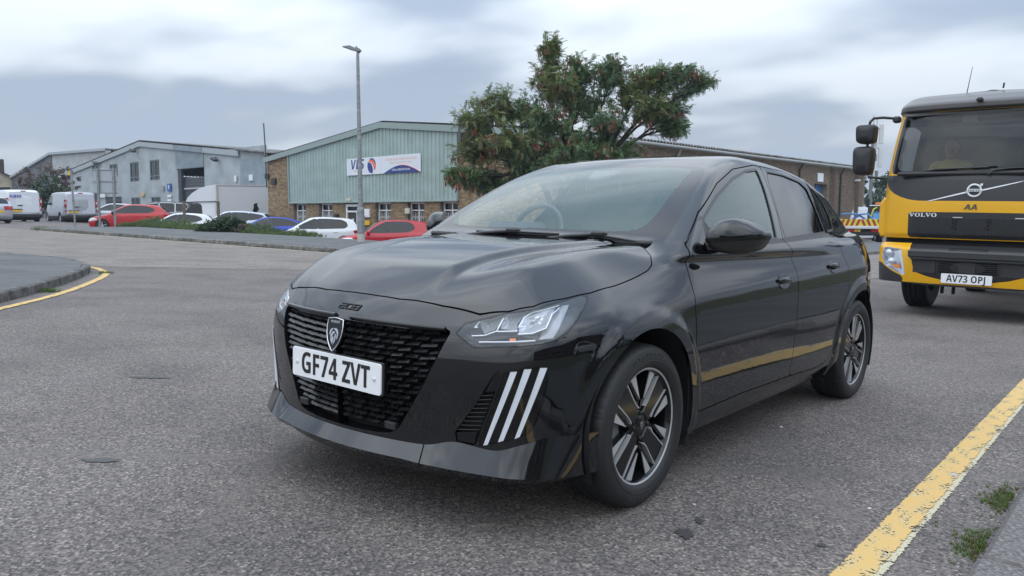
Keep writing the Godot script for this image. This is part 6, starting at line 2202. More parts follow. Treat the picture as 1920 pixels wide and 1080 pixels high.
func hatch(o: Dictionary) -> Dictionary:
	var d := {
		"top": "-2.05:.80 -1.95:.93 -1.6:.97 -1.0:.95 0:.92 .8:.93 1.0:.92 1.5:.83 1.85:.73 2.02:.58 2.2:.3",
		"gh": "-2.1:.72 -1.78:1.12 -1.55:1.33 -1.0:1.42 -.3:1.45 .1:1.42 .45:1.27 .8:1.07 1.05:.90 1.2:.7",
		"plan": "-2.1:.70 -1.7:.83 -1.2:.88 0:.885 1.2:.875 1.7:.80 2.1:.62",
		"zf": ".2:1.93 .35:2.02 .55:2.03 .7:1.98 .85:1.8", "zr": ".2:-1.9 .4:-2.02 .7:-2.03 .95:-1.95 1.2:-1.75",
		"W": 0.885, "belt": 0.95, "ax": [1.26, -1.30], "wr": 0.31, "z0": -1.5, "z1": 1.35,
		"wins": ["-.10,.985 .70,.99 .43,1.15 .15,1.28 -.02,1.335 -.10,1.345", "-.16,.985 -1.0,1.01 -1.28,1.10 -1.22,1.20 -.95,1.29 -.55,1.335 -.16,1.345"],
		"screen": [0.22, 1.02, 0.78], "back": [1.02, 1.34, 0.60, -1.50], "doors": [-0.13, 0.86, -1.02], "handles": [[-0.02, 0.80], [-0.92, 0.82]], "mirror": [0.72, 1.0], "bonnet": 1.0,
		"lamps": [["1.42,.66 1.62,.72 2.05,.64 2.05,.52 1.75,.55 1.5,.60", 1.0, M.bg_headlamp, "headlamp"], ["-2.1,.70 -2.1,.90 -1.72,.90 -1.66,.82 -1.8,.70", -1.0, M.bg_tail, "tail_lamp"]],
		"grille": [0.45, 0.30, 0.50], "rear_plate": 0.62, "rear_glass": M.bg_dark_glass}
	for k in o: d[k] = o[k]
	return d

func make_traffic() -> void:
	vehicle_paints()
	var grp := "cars parked in front of the workshop"
	# right to left in front of the workshop
	vehicle("parked_car", "car", grp, Vector3(-5.2, -0.60, -32.0), -76.0, hatch({"label": "red hatchback with black pillars parked nose left, beside the lamp post", "paint": M.paint_swift_red,
		"gh": "-1.98:.72 -1.84:1.12 -1.68:1.38 -1.0:1.47 -.3:1.50 .15:1.46 .5:1.28 .8:1.07 1.0:.92 1.2:.7", "back": [1.05, 1.36, 0.6, -1.62], "ax": [1.2, -1.2],
		"plan": "-2.0:.72 -1.7:.83 -1.2:.87 0:.87 1.2:.865 1.7:.80 2.0:.62", "zf": ".2:1.83 .35:1.90 .55:1.92 .7:1.88 .85:1.7", "zr": ".2:-1.75 .4:-1.87 .7:-1.88 .95:-1.83 1.2:-1.75", "top": "-1.95:.80 -1.85:.95 -1.6:1.0 -1.0:.97 0:.94 .8:.95 .95:.95 1.4:.88 1.75:.78 1.92:.62 2.1:.3",
		"lamps": [["1.25,.72 1.4,.80 1.72,.76 1.95,.64 1.95,.56 1.6,.58 1.35,.64", 1.0, M.bg_headlamp, "headlamp"], ["-2.1,.74 -2.1,.96 -1.66,.97 -1.62,.86 -1.75,.74", -1.0, M.bg_tail, "tail_lamp"]],
		"wins": ["-.10,1.0 .70,1.0 .45,1.16 .18,1.31 .02,1.385 -.10,1.395", "-.16,1.0 -.86,1.03 -1.10,1.14 -1.05,1.30 -.90,1.375 -.55,1.395 -.16,1.395"]}))
	vehicle("parked_car", "car", grp, Vector3(-8.95, -0.50, -35.6), -78.0, hatch({"label": "white hatchback parked nose left between the blue car and the red hatchback", "paint": M.paint_white,
		"gh": "-2.1:.72 -1.90:1.12 -1.74:1.36 -1.0:1.46 -.3:1.49 .15:1.46 .55:1.28 .95:1.05 1.2:.90 1.3:.7", "back": [1.02, 1.36, 0.62, -1.66], "rear_glass": M.bg_glass, "mirror_paint": M.bg_headlamp,
		"wins": ["-.10,.985 .80,.99 .50,1.16 .20,1.30 .02,1.37 -.10,1.38", "-.16,.985 -1.30,1.01 -1.42,1.10 -1.36,1.25 -1.15,1.34 -.55,1.38 -.16,1.38"], "screen": [0.25, 1.14, 0.79]}))
	vehicle("parked_car", "car", grp, Vector3(-12.1, -0.44, -39.2), -74.0, hatch({"label": "bright blue coupe-roofed car parked nose left behind the green bush", "paint": M.paint_blue,
		"gh": "-2.25:.72 -1.75:1.03 -1.2:1.27 -.6:1.40 -.1:1.42 .3:1.39 .7:1.23 1.05:1.03 1.25:.88 1.4:.7", "back": [1.06, 1.27, 0.58, -1.2], "zr": ".2:-2.05 .4:-2.2 .7:-2.22 .95:-2.1 1.2:-1.75", "top": "-2.25:.80 -2.1:.96 -1.6:.99 -1.0:.95 0:.92 .8:.93 1.1:.92 1.6:.83 2.0:.73 2.2:.58 2.4:.3", "zf": ".2:2.1 .35:2.2 .55:2.22 .7:2.15 .85:1.9", "ax": [1.38, -1.32], "z1": 1.5,
		"wins": ["-.05,.985 .90,.99 .60,1.16 .32,1.28 .10,1.325 -.05,1.33", "-.11,.985 -1.15,1.01 -1.35,1.06 -1.1,1.18 -.75,1.28 -.4,1.325 -.11,1.33"], "screen": [0.38, 1.2, 0.78], "handle_paint": M.paint_dark}))
	vehicle("parked_car", "car", grp, Vector3(-15.2, -0.21, -42.6), -80.0, hatch({"label": "pale silver-blue estate car parked nose left in front of the white box van", "paint": M.paint_frost,
		"gh": "-2.3:.72 -2.05:1.10 -1.85:1.33 -1.2:1.43 -.4:1.49 .2:1.47 .6:1.30 1.0:1.08 1.25:.90 1.4:.7", "back": [1.04, 1.33, 0.62, -1.76], "zr": ".2:-2.05 .4:-2.2 .7:-2.22 .95:-2.15 1.2:-1.95", "top": "-2.25:.80 -2.15:.98 -1.6:1.0 -1.0:.96 0:.93 .8:.94 1.1:.93 1.6:.84 2.0:.74 2.2:.58 2.4:.3", "zf": ".2:2.1 .35:2.2 .55:2.22 .7:2.15 .85:1.9", "ax": [1.35, -1.32], "z1": 1.5, "z0": -1.65,
		"wins": ["-.05,.985 .88,.99 .58,1.18 .28,1.32 .10,1.375 -.05,1.385", "-.11,.985 -.92,1.0 -.92,1.36 -.45,1.385 -.11,1.385", "-.98,1.0 -1.40,1.06 -1.72,1.20 -1.5,1.27 -.98,1.355"], "screen": [0.33, 1.2, 0.79]}))
	vehicle("parked_car", "car", grp, Vector3(-17.6, -0.29, -41.2), -74.0, hatch({"label": "low white hatchback parked nose left, half hidden by grass and the estate car", "paint": M.paint_white}))
	vehicle("parked_car", "car", grp, Vector3(-20.6, 0.17, -42.4), -74.0, hatch({"label": "red five-door hatchback parked nose left behind the two-post sign", "paint": M.paint_red, "rear_glass": M.bg_dark_glass, "glass": M.bg_dark_glass, "mirror_paint": M.paint_dark}))
	vehicle("parked_car", "car", grp, Vector3(-26.6, 0.35, -52.0), -65.0, hatch({"label": "pale grey car parked behind the two-post sign, only its roof showing", "paint": M.paint_silver}))
	vehicle("people_carrier", "van", "", Vector3(-23.8, 0.15, -53.0), -78.0, hatch({"label": "black people carrier parked between the red hatchback and the box van cab", "paint": M.paint_dark, "glass": M.bg_dark_glass,
		"gh": "-2.3:.72 -2.2:1.2 -2.1:1.62 -1.2:1.78 -.4:1.80 .4:1.76 .8:1.5 1.15:1.15 1.3:.95 1.5:.7", "tumble": 0.22, "flat_back": true, "zr": ".2:-2.2 .4:-2.3 .7:-2.32 .95:-2.28 1.2:-2.25", "plan": "-2.4:.76 -1.7:.90 0:.92 1.2:.9 1.7:.85 2.3:.66", "zf": ".2:2.1 .35:2.2 .55:2.22 .7:2.15 .85:1.9", "top": "-2.35:.80 -2.25:1.0 -1.6:1.05 0:1.0 1.0:1.0 1.2:.98 1.7:.9 2.0:.8 2.2:.6 2.4:.3", "belt": 1.02, "W": 0.92, "back": [1.12, 1.6, 0.7, -2.0],
		"wins": ["-.1,1.07 1.0,1.08 .7,1.4 .45,1.62 -.1,1.68", "-.17,1.07 -1.1,1.08 -1.1,1.68 -.17,1.69", "-1.17,1.08 -2.0,1.12 -1.9,1.6 -1.17,1.68"], "screen": [0.5, 1.25, 0.82], "seal": M.paint_silver}))
	# silver tail end at the left edge of the frame
	vehicle("parked_car", "car", "", Vector3(-28.3, 0.58, -41.6), -120.0, hatch({"label": "grey hatchback cut off by the left edge of the frame, red tail lamp showing", "paint": M.paint_silver}))
	# vans
	var van := {"top": "-2.54:1.05 -2.45:1.15 0:1.15 1.2:1.14 1.6:1.08 2.1:.95 2.4:.74 2.54:.55 2.7:.3",
		"gh": "-2.6:1.60 -2.53:1.84 -2.3:1.94 0:1.97 .7:1.95 1.0:1.82 1.4:1.48 1.75:1.14 1.95:.9 2.1:.7",
		"plan": "-2.6:.90 -2.3:.955 0:.97 1.4:.96 2.0:.88 2.5:.70", "zf": ".2:2.4 .35:2.52 .55:2.53 .7:2.46 .85:2.25 1.0:2.0", "flat_back": true, "zr": ".2:-2.4 .45:-2.5 .9:-2.53 1.4:-2.52 1.9:-2.44 2.0:-2.40",
		"W": 0.965, "belt": 1.12, "tumble": 0.13, "ax": [1.55, -1.52], "wr": 0.335, "z0": -2.0, "z1": 1.8, "y0": 0.85, "round": 0.12,
		"wins": [".40,1.20 1.42,1.19 1.02,1.58 .80,1.70 .40,1.72"], "screen": [0.92, 1.72, 0.86], "doors": [0.36, 1.5, -0.9], "handles": [[0.55, 1.02], [-0.75, 1.02]], "mirror": [1.25, 1.25], "mirror_paint": M.black_plastic, "handle_paint": M.black_plastic,
		"bands": [[0.46, M.black_plastic, "lower_trim"]], "lamps": [["1.98,.80 2.2,.95 2.5,.80 2.5,.66 2.2,.68", 1.0, M.bg_headlamp, "headlamp"]], "no_cabin": true, "rim": M.bg_rim}
	var k := 0
	for q in [[Vector3(-30.6, 0.56, -48.2), -135.5, "white panel van with blue ABM lettering on its rear doors", M.paint_white], [Vector3(-28.4, 0.50, -50.4), -136.5, "silver panel van parked right of the lettered white van, rear doors towards us", M.paint_silver]]:
		var v := van.duplicate()
		v.label = q[2]; v.paint = q[3]
		var n := vehicle("panel_van", "van", "panel vans parked side by side", q[0], q[1], v)
		var dr := Node3D.new(); dr.name = "rear_doors"; n.add_child(dr)
		var dp := mat("van_door_white", col(0.60, 0.62, 0.67), 0.2) if k == 0 else mat("van_door_silver", col(0.47, 0.48, 0.53), 0.2)
		for s in [-1.0, 1.0]:
			obj("door_leaf", Geo.new().prism(PackedVector2Array([Vector2(s * 0.008, 0.56), Vector2(s * 0.80, 0.56), Vector2(s * 0.80, 1.2), Vector2(s * 0.74, 1.78), Vector2(s * 0.008, 1.82)]), 0.05, Transform3D(Basis(Vector3(0, 1, 0), PI) * Basis(Vector3(1, 0, 0), -0.03), Vector3(0, 0.02, -2.50)), 0.02), dp, dr)
			obj("tail_lamp", Geo.new().box(Vector3(s * 0.875, 1.22, -2.50), Vector3(0.12, 0.46, 0.10), 0.02), M.bg_tail, n)
			obj("lamp_window", Geo.new().box(Vector3(s * 0.875, 1.25, -2.535), Vector3(0.07, 0.16, 0.05), 0.01), M.bg_headlamp, n)
			obj("reflector", Geo.new().box(Vector3(s * 0.875, 0.78, -2.52), Vector3(0.10, 0.10, 0.05), 0.01), M.bg_tail, n)
		obj("bumper", Geo.new().box(Vector3(0, 0.42, -2.50), Vector3(1.86, 0.20, 0.20), 0.04), M.black_plastic, n)
		obj("brake_lamp", Geo.new().box(Vector3(0.0, 1.86, -2.47), Vector3(0.26, 0.05, 0.05), 0.01), M.bg_tail, n)
		obj("number_plate", Geo.new().box(Vector3(0.42, 0.70, -2.565), Vector3(0.52, 0.115, 0.02), 0.004), M.plate_yellow, n)
		obj("plate_ledge", Geo.new().box(Vector3(0.42, 0.785, -2.565), Vector3(0.62, 0.05, 0.05), 0.01), M.black_plastic, n)
		obj("door_handle", Geo.new().box(Vector3(0.22, 1.02, -2.57), Vector3(0.26, 0.05, 0.04), 0.015), M.black_plastic, n)
		if k == 0:
			text("lettering", "ABM", 0.15, 0.004, mat("print_abm", col(0.05, 0.06, 0.35), 0.5), n, Transform3D(Basis(Vector3(0, 1, 0), PI), Vector3(0.43, 1.55, -2.562)), true, 1.35)
			text("side_mark", "abm", 0.2, 0.004, M.print_abm, n, Transform3D(Basis(Vector3(0, 1, 0), PI * 0.5) , Vector3(0.955, 1.45, -0.6)), true, 1.0)
		k += 1
	_box_van()
	_recovery_yard()
	# across the road, behind the viewer's right shoulder; they show in the black car's flank
	for q in [[Vector3(11.2, 0, 0.4), 140.0, "white hatchback across the road, mirrored in the flank of the black car", M.paint_white, "parked_car"], [Vector3(14.8, 0, -3.6), 140.0, "silver car across the road, mirrored in the rear door of the black car", M.paint_silver, "parked_car"]]:
		vehicle(q[4], "car", "cars across the road", q[0] + Vector3(0, road_y(q[0].x) + 0.1, 0), q[1], hatch({"label": q[2], "paint": q[3], "nu": 50, "nv": 30}))

func _box_van() -> void:
	var n := vehicle("box_van", "van", "", Vector3(-18.1, -0.20, -47.4), -76.0, {"label": "white box van with a rounded wind deflector over the cab, side on", "paint": M.paint_white,
		"top": "-.6:1.0 0:1.15 1.2:1.16 1.6:1.12 2.3:.98 2.6:.78 2.75:.55 2.9:.3", "gh": "-.6:2.1 .4:2.12 .9:2.05 1.15:1.85 1.5:1.5 1.85:1.14 2.0:.9 2.2:.7",
		"plan": "-.6:.97 0:1.0 1.4:.99 2.1:.92 2.7:.74", "zf": ".2:2.6 .35:2.72 .55:2.73 .7:2.66 .85:2.5 1.0:2.3", "flat_back": true, "zr": ".2:-.5 1.0:-.52 2.0:-.5", "W": 1.0, "belt": 1.15, "tumble": 0.13, "ax": [1.85, -1.9], "wr": 0.35, "z0": 0.1, "z1": 2.0, "y0": 0.85, "round": 0.12,
		"wins": [".48,1.30 .52,1.86 .72,1.92 1.08,1.86 1.42,1.42 1.40,1.30 1.1,1.22"], "screen": [1.12, 1.92, 0.88], "doors": [0.36, 1.6], "handles": [[0.55, 1.05]], "mirror": [1.45, 1.45], "glass": M.bg_dark_glass, "bands": [[0.42, M.black_plastic, "lower_trim"]],
		"lamps": [["2.0,.82 2.3,1.0 2.75,.86 2.75,.68 2.3,.70", 1.0, M.bg_headlamp, "headlamp"]], "grille": [0.6, 0.45, 0.75], "no_cabin": true})
	var box := mat("van_box", col(0.46, 0.47, 0.49), 0.5)
	obj("load_box", Geo.new().box(Vector3(0, 1.85, -2.75), Vector3(2.1, 2.3, 4.7), 0.02), box, n)
	obj("box_edge", Geo.new().box(Vector3(0, 3.0, -2.75), Vector3(2.16, 0.07, 4.76), 0.01).box(Vector3(1.04, 1.85, -0.42), Vector3(0.10, 2.35, 0.10), 0.01).box(Vector3(-1.04, 1.85, -0.42), Vector3(0.10, 2.35, 0.10), 0.01), mat("box_trim", col(0.33, 0.31, 0.29), 0.5), n)
	obj("wind_deflector", Geo.new().prism(pv("-.42,2.08 1.35,2.02 1.25,2.25 1.0,2.52 .6,2.80 .1,2.98 -.42,3.05"), 1.9, Transform3D(Basis(Vector3(0, 0, 1), Vector3(0, 1, 0), Vector3(-1, 0, 0)), Vector3(0.95, 0, 0)), 0.08), M.paint_white, n)
	obj("chassis", Geo.new().box(Vector3(0, 0.6, -2.3), Vector3(0.9, 0.25, 4.8)), M.dark_void, n)

func _recovery_yard() -> void:
	# flatbed with a chevron tail board, cars on it, behind the yellow truck
	var yw := 155.8 - 28.0
	var base := Vector3(19.9, -0.42, -44.7)
	var n := thing("flatbed_trailer", "flatbed trailer with a red and yellow chevron tail board, beyond the black hatchback", "trailer", base, deg_to_rad(yw + 28.0))
	var red := mat("chevron_red", col(0.42, 0.02, 0.018), 0.4); var yel := mat("chevron_yellow", col(0.62, 0.62, 0.05), 0.4)
	var steel := mat("bed_white", col(0.60, 0.61, 0.62), 0.5)
	# local z front; the tail faces -z
	obj("tail_board", Geo.new().box(Vector3(0, 1.19, -3.0), Vector3(2.5, 0.36, 0.06), 0.008), yel, n)
	for k in 10:
		var x := -1.18 + k * 0.26
		var s := 1.0 if k < 5 else -1.0
		obj("chevron_stripe", Geo.new().prism(PackedVector2Array([Vector2(x - 0.07 - s * 0.07, 1.015), Vector2(x + 0.06 - s * 0.07, 1.015), Vector2(x + 0.06 + s * 0.07, 1.365), Vector2(x - 0.07 + s * 0.07, 1.365)]), 0.004, Transform3D(Basis(Vector3(0, 1, 0), PI), Vector3(0, 0, -3.032))), red, n)
	obj("bed", Geo.new().box(Vector3(0, 0.93, -0.62), Vector3(2.52, 0.15, 4.94), 0.02), steel, n)
	obj("chassis", Geo.new().box(Vector3(0, 0.70, -0.4), Vector3(2.2, 0.40, 5.2)), M.dark_void, n)
	obj("rear_bar", Geo.new().box(Vector3(0, 0.62, -2.95), Vector3(2.3, 0.16, 0.12), 0.02), M.black_plastic, n)
	obj("number_plate", Geo.new().box(Vector3(0.28, 0.76, -3.03), Vector3(0.52, 0.115, 0.02), 0.004), M.plate_yellow, n)
	text("plate_lettering", "YC22 ABX", 0.075, 0.002, M.plate_black, n, Transform3D(Basis(Vector3(0, 1, 0), PI), Vector3(0.28, 0.76, -3.042)), true, 0.8)
	for s in [-1.0, 1.0]: obj("tail_lamp", Geo.new().box(Vector3(s * 0.62 - 0.1, 0.76, -3.02), Vector3(0.42, 0.14, 0.05), 0.01), M.bg_tail, n)
	var c := 0
	for z in [-1.4, 2.6]:
		for s in [1.0, -1.0]:
			var w := small_wheel(0.42, 0.3, M.bg_rim)
			w.name = "wheel" if c == 0 else "wheel_%03d" % c
			c += 1
			n.add_child(w)
			w.transform = Transform3D(Basis(Vector3(0, 1, 0), 0.0 if s > 0 else PI), Vector3(s * 0.95, 0.42, z))
	obj("head_frame", Geo.new().box(Vector3(-0.95, 1.55, 1.75), Vector3(1.1, 1.15, 0.08), 0.02).box(Vector3(-0.36, 1.75, 1.75), Vector3(0.10, 1.6, 0.10), 0.02), M.black_plastic, n)
	obj("hose", Geo.new().tube([Vector3(-0.45, 1.0, 1.6), Vector3(-0.48, 1.5, 1.55), Vector3(-0.62, 1.95, 1.6), Vector3(-0.8, 2.05, 1.65)], 0.04, 6), yel, n)
	obj("beacon", Geo.new().box(Vector3(-0.95, 2.26, 1.75), Vector3(0.5, 0.14, 0.22), 0.03), M.amber, n)
	obj("light_bar", Geo.new().box(Vector3(-0.95, 2.16, 1.75), Vector3(1.1, 0.05, 0.2), 0.01), M.sign_white, n)
	var at := n.transform
	# on the bed
	var v := vehicle("service_van", "van", "white service vans beyond the flatbed", Vector3.ZERO, 0.0, hatch({"label": "white service van with green and blue lettering behind the flatbed, orange beacons on its roof", "paint": M.paint_white, "nu": 50, "nv": 30,
		"gh": "-2.3:.72 -2.2:1.2 -2.1:1.62 -1.2:1.78 .2:1.80 .5:1.76 .9:1.5 1.25:1.15 1.4:.95 1.6:.7", "tumble": 0.16, "flat_back": true, "zr": ".2:-2.2 .4:-2.3 .7:-2.32 .95:-2.28 1.2:-2.25", "plan": "-2.4:.80 -1.7:.86 0:.88 1.2:.87 1.7:.82 2.3:.66", "top": "-2.35:.80 -2.25:1.0 -1.6:1.05 0:1.0 1.0:1.0 1.2:.98 1.7:.9 2.0:.8 2.2:.6 2.4:.3", "belt": 1.02, "wins": [".2,1.07 1.05,1.08 .75,1.4 .5,1.62 .2,1.66"], "screen": [0.6, 1.3, 0.8], "back": [5.0, 5.1, 0.1, -2.0], "handles": []}))
	v.transform = Transform3D(Basis(Vector3(0, 1, 0), deg_to_rad(107.0)), Vector3(18.75, -0.42, -48.6))
	var pg := mat("print_green", col(0.05, 0.38, 0.20), 0.5); var pb := mat("print_sky", col(0.06, 0.18, 0.42), 0.5)
	for s in [-1.0, 1.0]:
		var bx := Transform3D(Basis(Vector3(0, 1, 0), PI * 0.5 * s), Vector3(s * 0.878, 0, -0.9))
		text("lettering", "VEHICLE REPAIR", 0.19, 0.01, pg, v, bx * Transform3D(Basis.IDENTITY, Vector3(0, 1.34, 0.0)), true)
		text("lettering", "specialists", 0.22, 0.01, pb, v, bx * Transform3D(Basis.IDENTITY, Vector3(0.1, 1.06, 0.0)), true)
	obj("roof_bar", Geo.new().box(Vector3(0, 1.93, 0.0), Vector3(1.5, 0.12, 1.4), 0.03), M.gutter_grey, v)
	for x in [-0.5, 0.5]: obj("beacon", Geo.new().box(Vector3(x, 2.05, -0.4), Vector3(0.5, 0.16, 0.3), 0.04), M.amber, v)
	obj("chevron_board", Geo.new().box(Vector3(0, 1.62, -2.3), Vector3(1.4, 0.25, 0.05), 0.01), red, v)
	var tb := thing("blue_crate", "light blue crate standing on the flatbed next to the yellow truck", "crate", Vector3.ZERO)
	tb.transform = at * Transform3D(Basis.IDENTITY, Vector3(-0.85, 1.0, -1.6))
	obj("shell", Geo.new().box(Vector3(0, 0.38, 0), Vector3(0.58, 0.72, 0.6), 0.03), mat("crate_blue", col(0.10, 0.30, 0.55), 0.6), tb)
	obj("edge", Geo.new().box(Vector3(0, 0.75, 0), Vector3(0.62, 0.04, 0.64), 0.01), M.print_sky, tb)
	var st := thing("folded_straps", "blue lifting straps lying folded along the flatbed's edge", "straps", Vector3.ZERO)
	st.transform = at * Transform3D(Basis.IDENTITY, Vector3(0.1, 1.07, -2.7))
	obj("strap", Geo.new().tube([Vector3(-0.9, 0.03, 0), Vector3(-0.4, 0.6, 0.05), Vector3(0.0, 0.55, 0), Vector3(0.5, 0.6, 0.06), Vector3(0.9, 0.55, 0)], 0.05, 6), M.print_sky, st)
	obj("strap", Geo.new().tube([Vector3(-0.7, 0.03, 0.1), Vector3(0.0, 0.5, 0.08), Vector3(0.8, 0.03, 0.1)], 0.06, 6), M.notice_blue, st)
	# a taller white van beyond
	var v2 := vehicle("service_van", "van", "white service vans beyond the flatbed", Vector3(22.6, -0.55, -52.0), 128.0, hatch({"label": "taller white van standing beyond the flatbed, its roof just above the lettered van", "paint": M.paint_white, "nu": 60, "nv": 36,
		"gh": "-2.3:.72 -2.2:1.2 -2.1:2.1 -1.2:2.28 .2:2.30 .6:2.2 1.0:1.8 1.35:1.35 1.5:.95 1.7:.7", "tumble": 0.12, "flat_back": true, "zr": ".2:-2.2 .4:-2.3 .7:-2.32 .95:-2.28 1.2:-2.25", "plan": "-2.4:.90 -1.7:.96 0:.98 1.2:.96 1.7:.9 2.3:.7", "W": 0.98, "belt": 1.1, "y0": 0.9, "top": "-2.35:.80 -2.25:1.1 -1.6:1.15 0:1.1 1.0:1.1 1.2:1.05 1.7:.95 2.0:.8 2.2:.6 2.4:.3", "wins": [".2,1.2 1.15,1.2 .85,1.7 .6,1.9 .2,1.95"], "screen": [0.7, 1.4, 0.85], "back": [5.0, 5.1, 0.1, -2.0], "handles": []}))
	text("lettering", "REPAIR", 0.3, 0.01, pg, v2, Transform3D(Basis(Vector3(0, 1, 0), PI * 0.5), Vector3(0.93, 1.6, -0.9)), true)
# ---------------------------------------------------------------- the yellow truck
var tW := Cv.new(".2:1.0 .4:1.06 .9:1.07 1.0:1.055 1.7:1.05 2.1:1.005 2.45:.95 2.55:.93 2.7:.84 2.9:.6")
var tZ := Cv.new(".2:-.05 .33:.02 .42:.05 .62:.075 .8:.06 .87:-.02 .90:-.05 .94:-.03 1.0:0 1.3:.005 1.62:-.015 1.72:-.045 2.1:-.12 2.44:-.20 2.47:-.10 2.52:-.10 2.60:-.22 2.68:-.42 2.73:-.8 2.8:-1.4")

func truck_f(px: float, y: float, z: float) -> float:
	var x := absf(px)
	var q := x / 1.05
	var q2 := q * q
	var d := x - tW.at(y)
	var fz := tZ.at(y) - 0.10 * q2 - 0.16 * q2 * q2 * q2
	d = smax(d, (z - fz) * 0.92, 0.14)
	d = smax(d, -1.75 - z, 0.05)
	d = smax(d, y - (2.74 - 0.05 * q2), 0.08)
	return smax(d, 0.36 - y, 0.02)

func truck_row(r: int, NU: int, NV: int, P: Array, N: Array) -> void:
	# rows climb the height; columns go from the nose centre round to the back
	var y := lerpf(0.365, 2.72, float(r) / (NU - 1))
	var rp := PackedVector3Array(); var rn := PackedVector3Array()
	for c in NV:
		var a := PI * 0.5 * (1.0 - float(c) / (NV - 1) * 1.75)
		var o := Vector3(0, y, -0.62)
		var d := Vector3(cos(a), 0, sin(a))
		if c == 0: d = Vector3(0, 0, 1)
		var t0 := 0.05; var t1 := 0.05
		var f0 := truck_f(d.x * t1, y, o.z + d.z * t1); var f1 := f0
		for k in 40:
			if f1 >= 0.0: break
			t0 = t1; f0 = f1
			t1 += clampf(-f1 * 0.9, 0.006, 0.4)
			f1 = truck_f(d.x * t1, y, o.z + d.z * t1)
		for k in 5:
			var t := t0 + (t1 - t0) * clampf(-f0 / maxf(f1 - f0, 1e-6), 0.03, 0.97)
			var f := truck_f(d.x * t, y, o.z + d.z * t)
			if f < 0.0:
				t0 = t; f0 = f
			else:
				t1 = t; f1 = f
		var p := o + d * ((t0 + t1) * 0.5)
		var e := 0.004
		var g := Vector3(truck_f(p.x + e, p.y, p.z) - truck_f(p.x - e, p.y, p.z) if p.x > e else 0.0, truck_f(p.x, p.y + e, p.z) - truck_f(p.x, p.y - e, p.z), truck_f(p.x, p.y, p.z + e) - truck_f(p.x, p.y, p.z - e))
		rp.append(p); rn.append(g.normalized())
	P[r] = rp; N[r] = rn

func truck_z(x: float, y: float) -> float:
	var a := -0.7; var b := 0.4
	for k in 22:
		var m := (a + b) * 0.5
		if truck_f(x, y, m) < 0.0: a = m
		else: b = m
	return a

func tplate(o: PackedVector2Array, out: float, thick: float) -> Geo:
	# a panel laid on the truck's face
	var g := Geo.new()
	var t := Geometry2D.triangulate_polygon(o)
	var f := []; var b := []
	for q in o:
		var z := truck_z(q.x, q.y)
		f.append(Vector3(q.x, q.y, z + out)); b.append(Vector3(q.x, q.y, z + out - thick))
	var mid := Vector3.ZERO
	for q in b: mid += q
	mid = mid / b.size() - Vector3(0, 0, 0.2)
	for k in range(0, t.size(), 3): g.out_tri(f[t[k]], f[t[k + 1]], f[t[k + 2]], mid)
	for k in f.size():
		var k2 := (k + 1) % f.size()
		g.out_quad(f[k], f[k2], b[k2], b[k], mid)
	return g

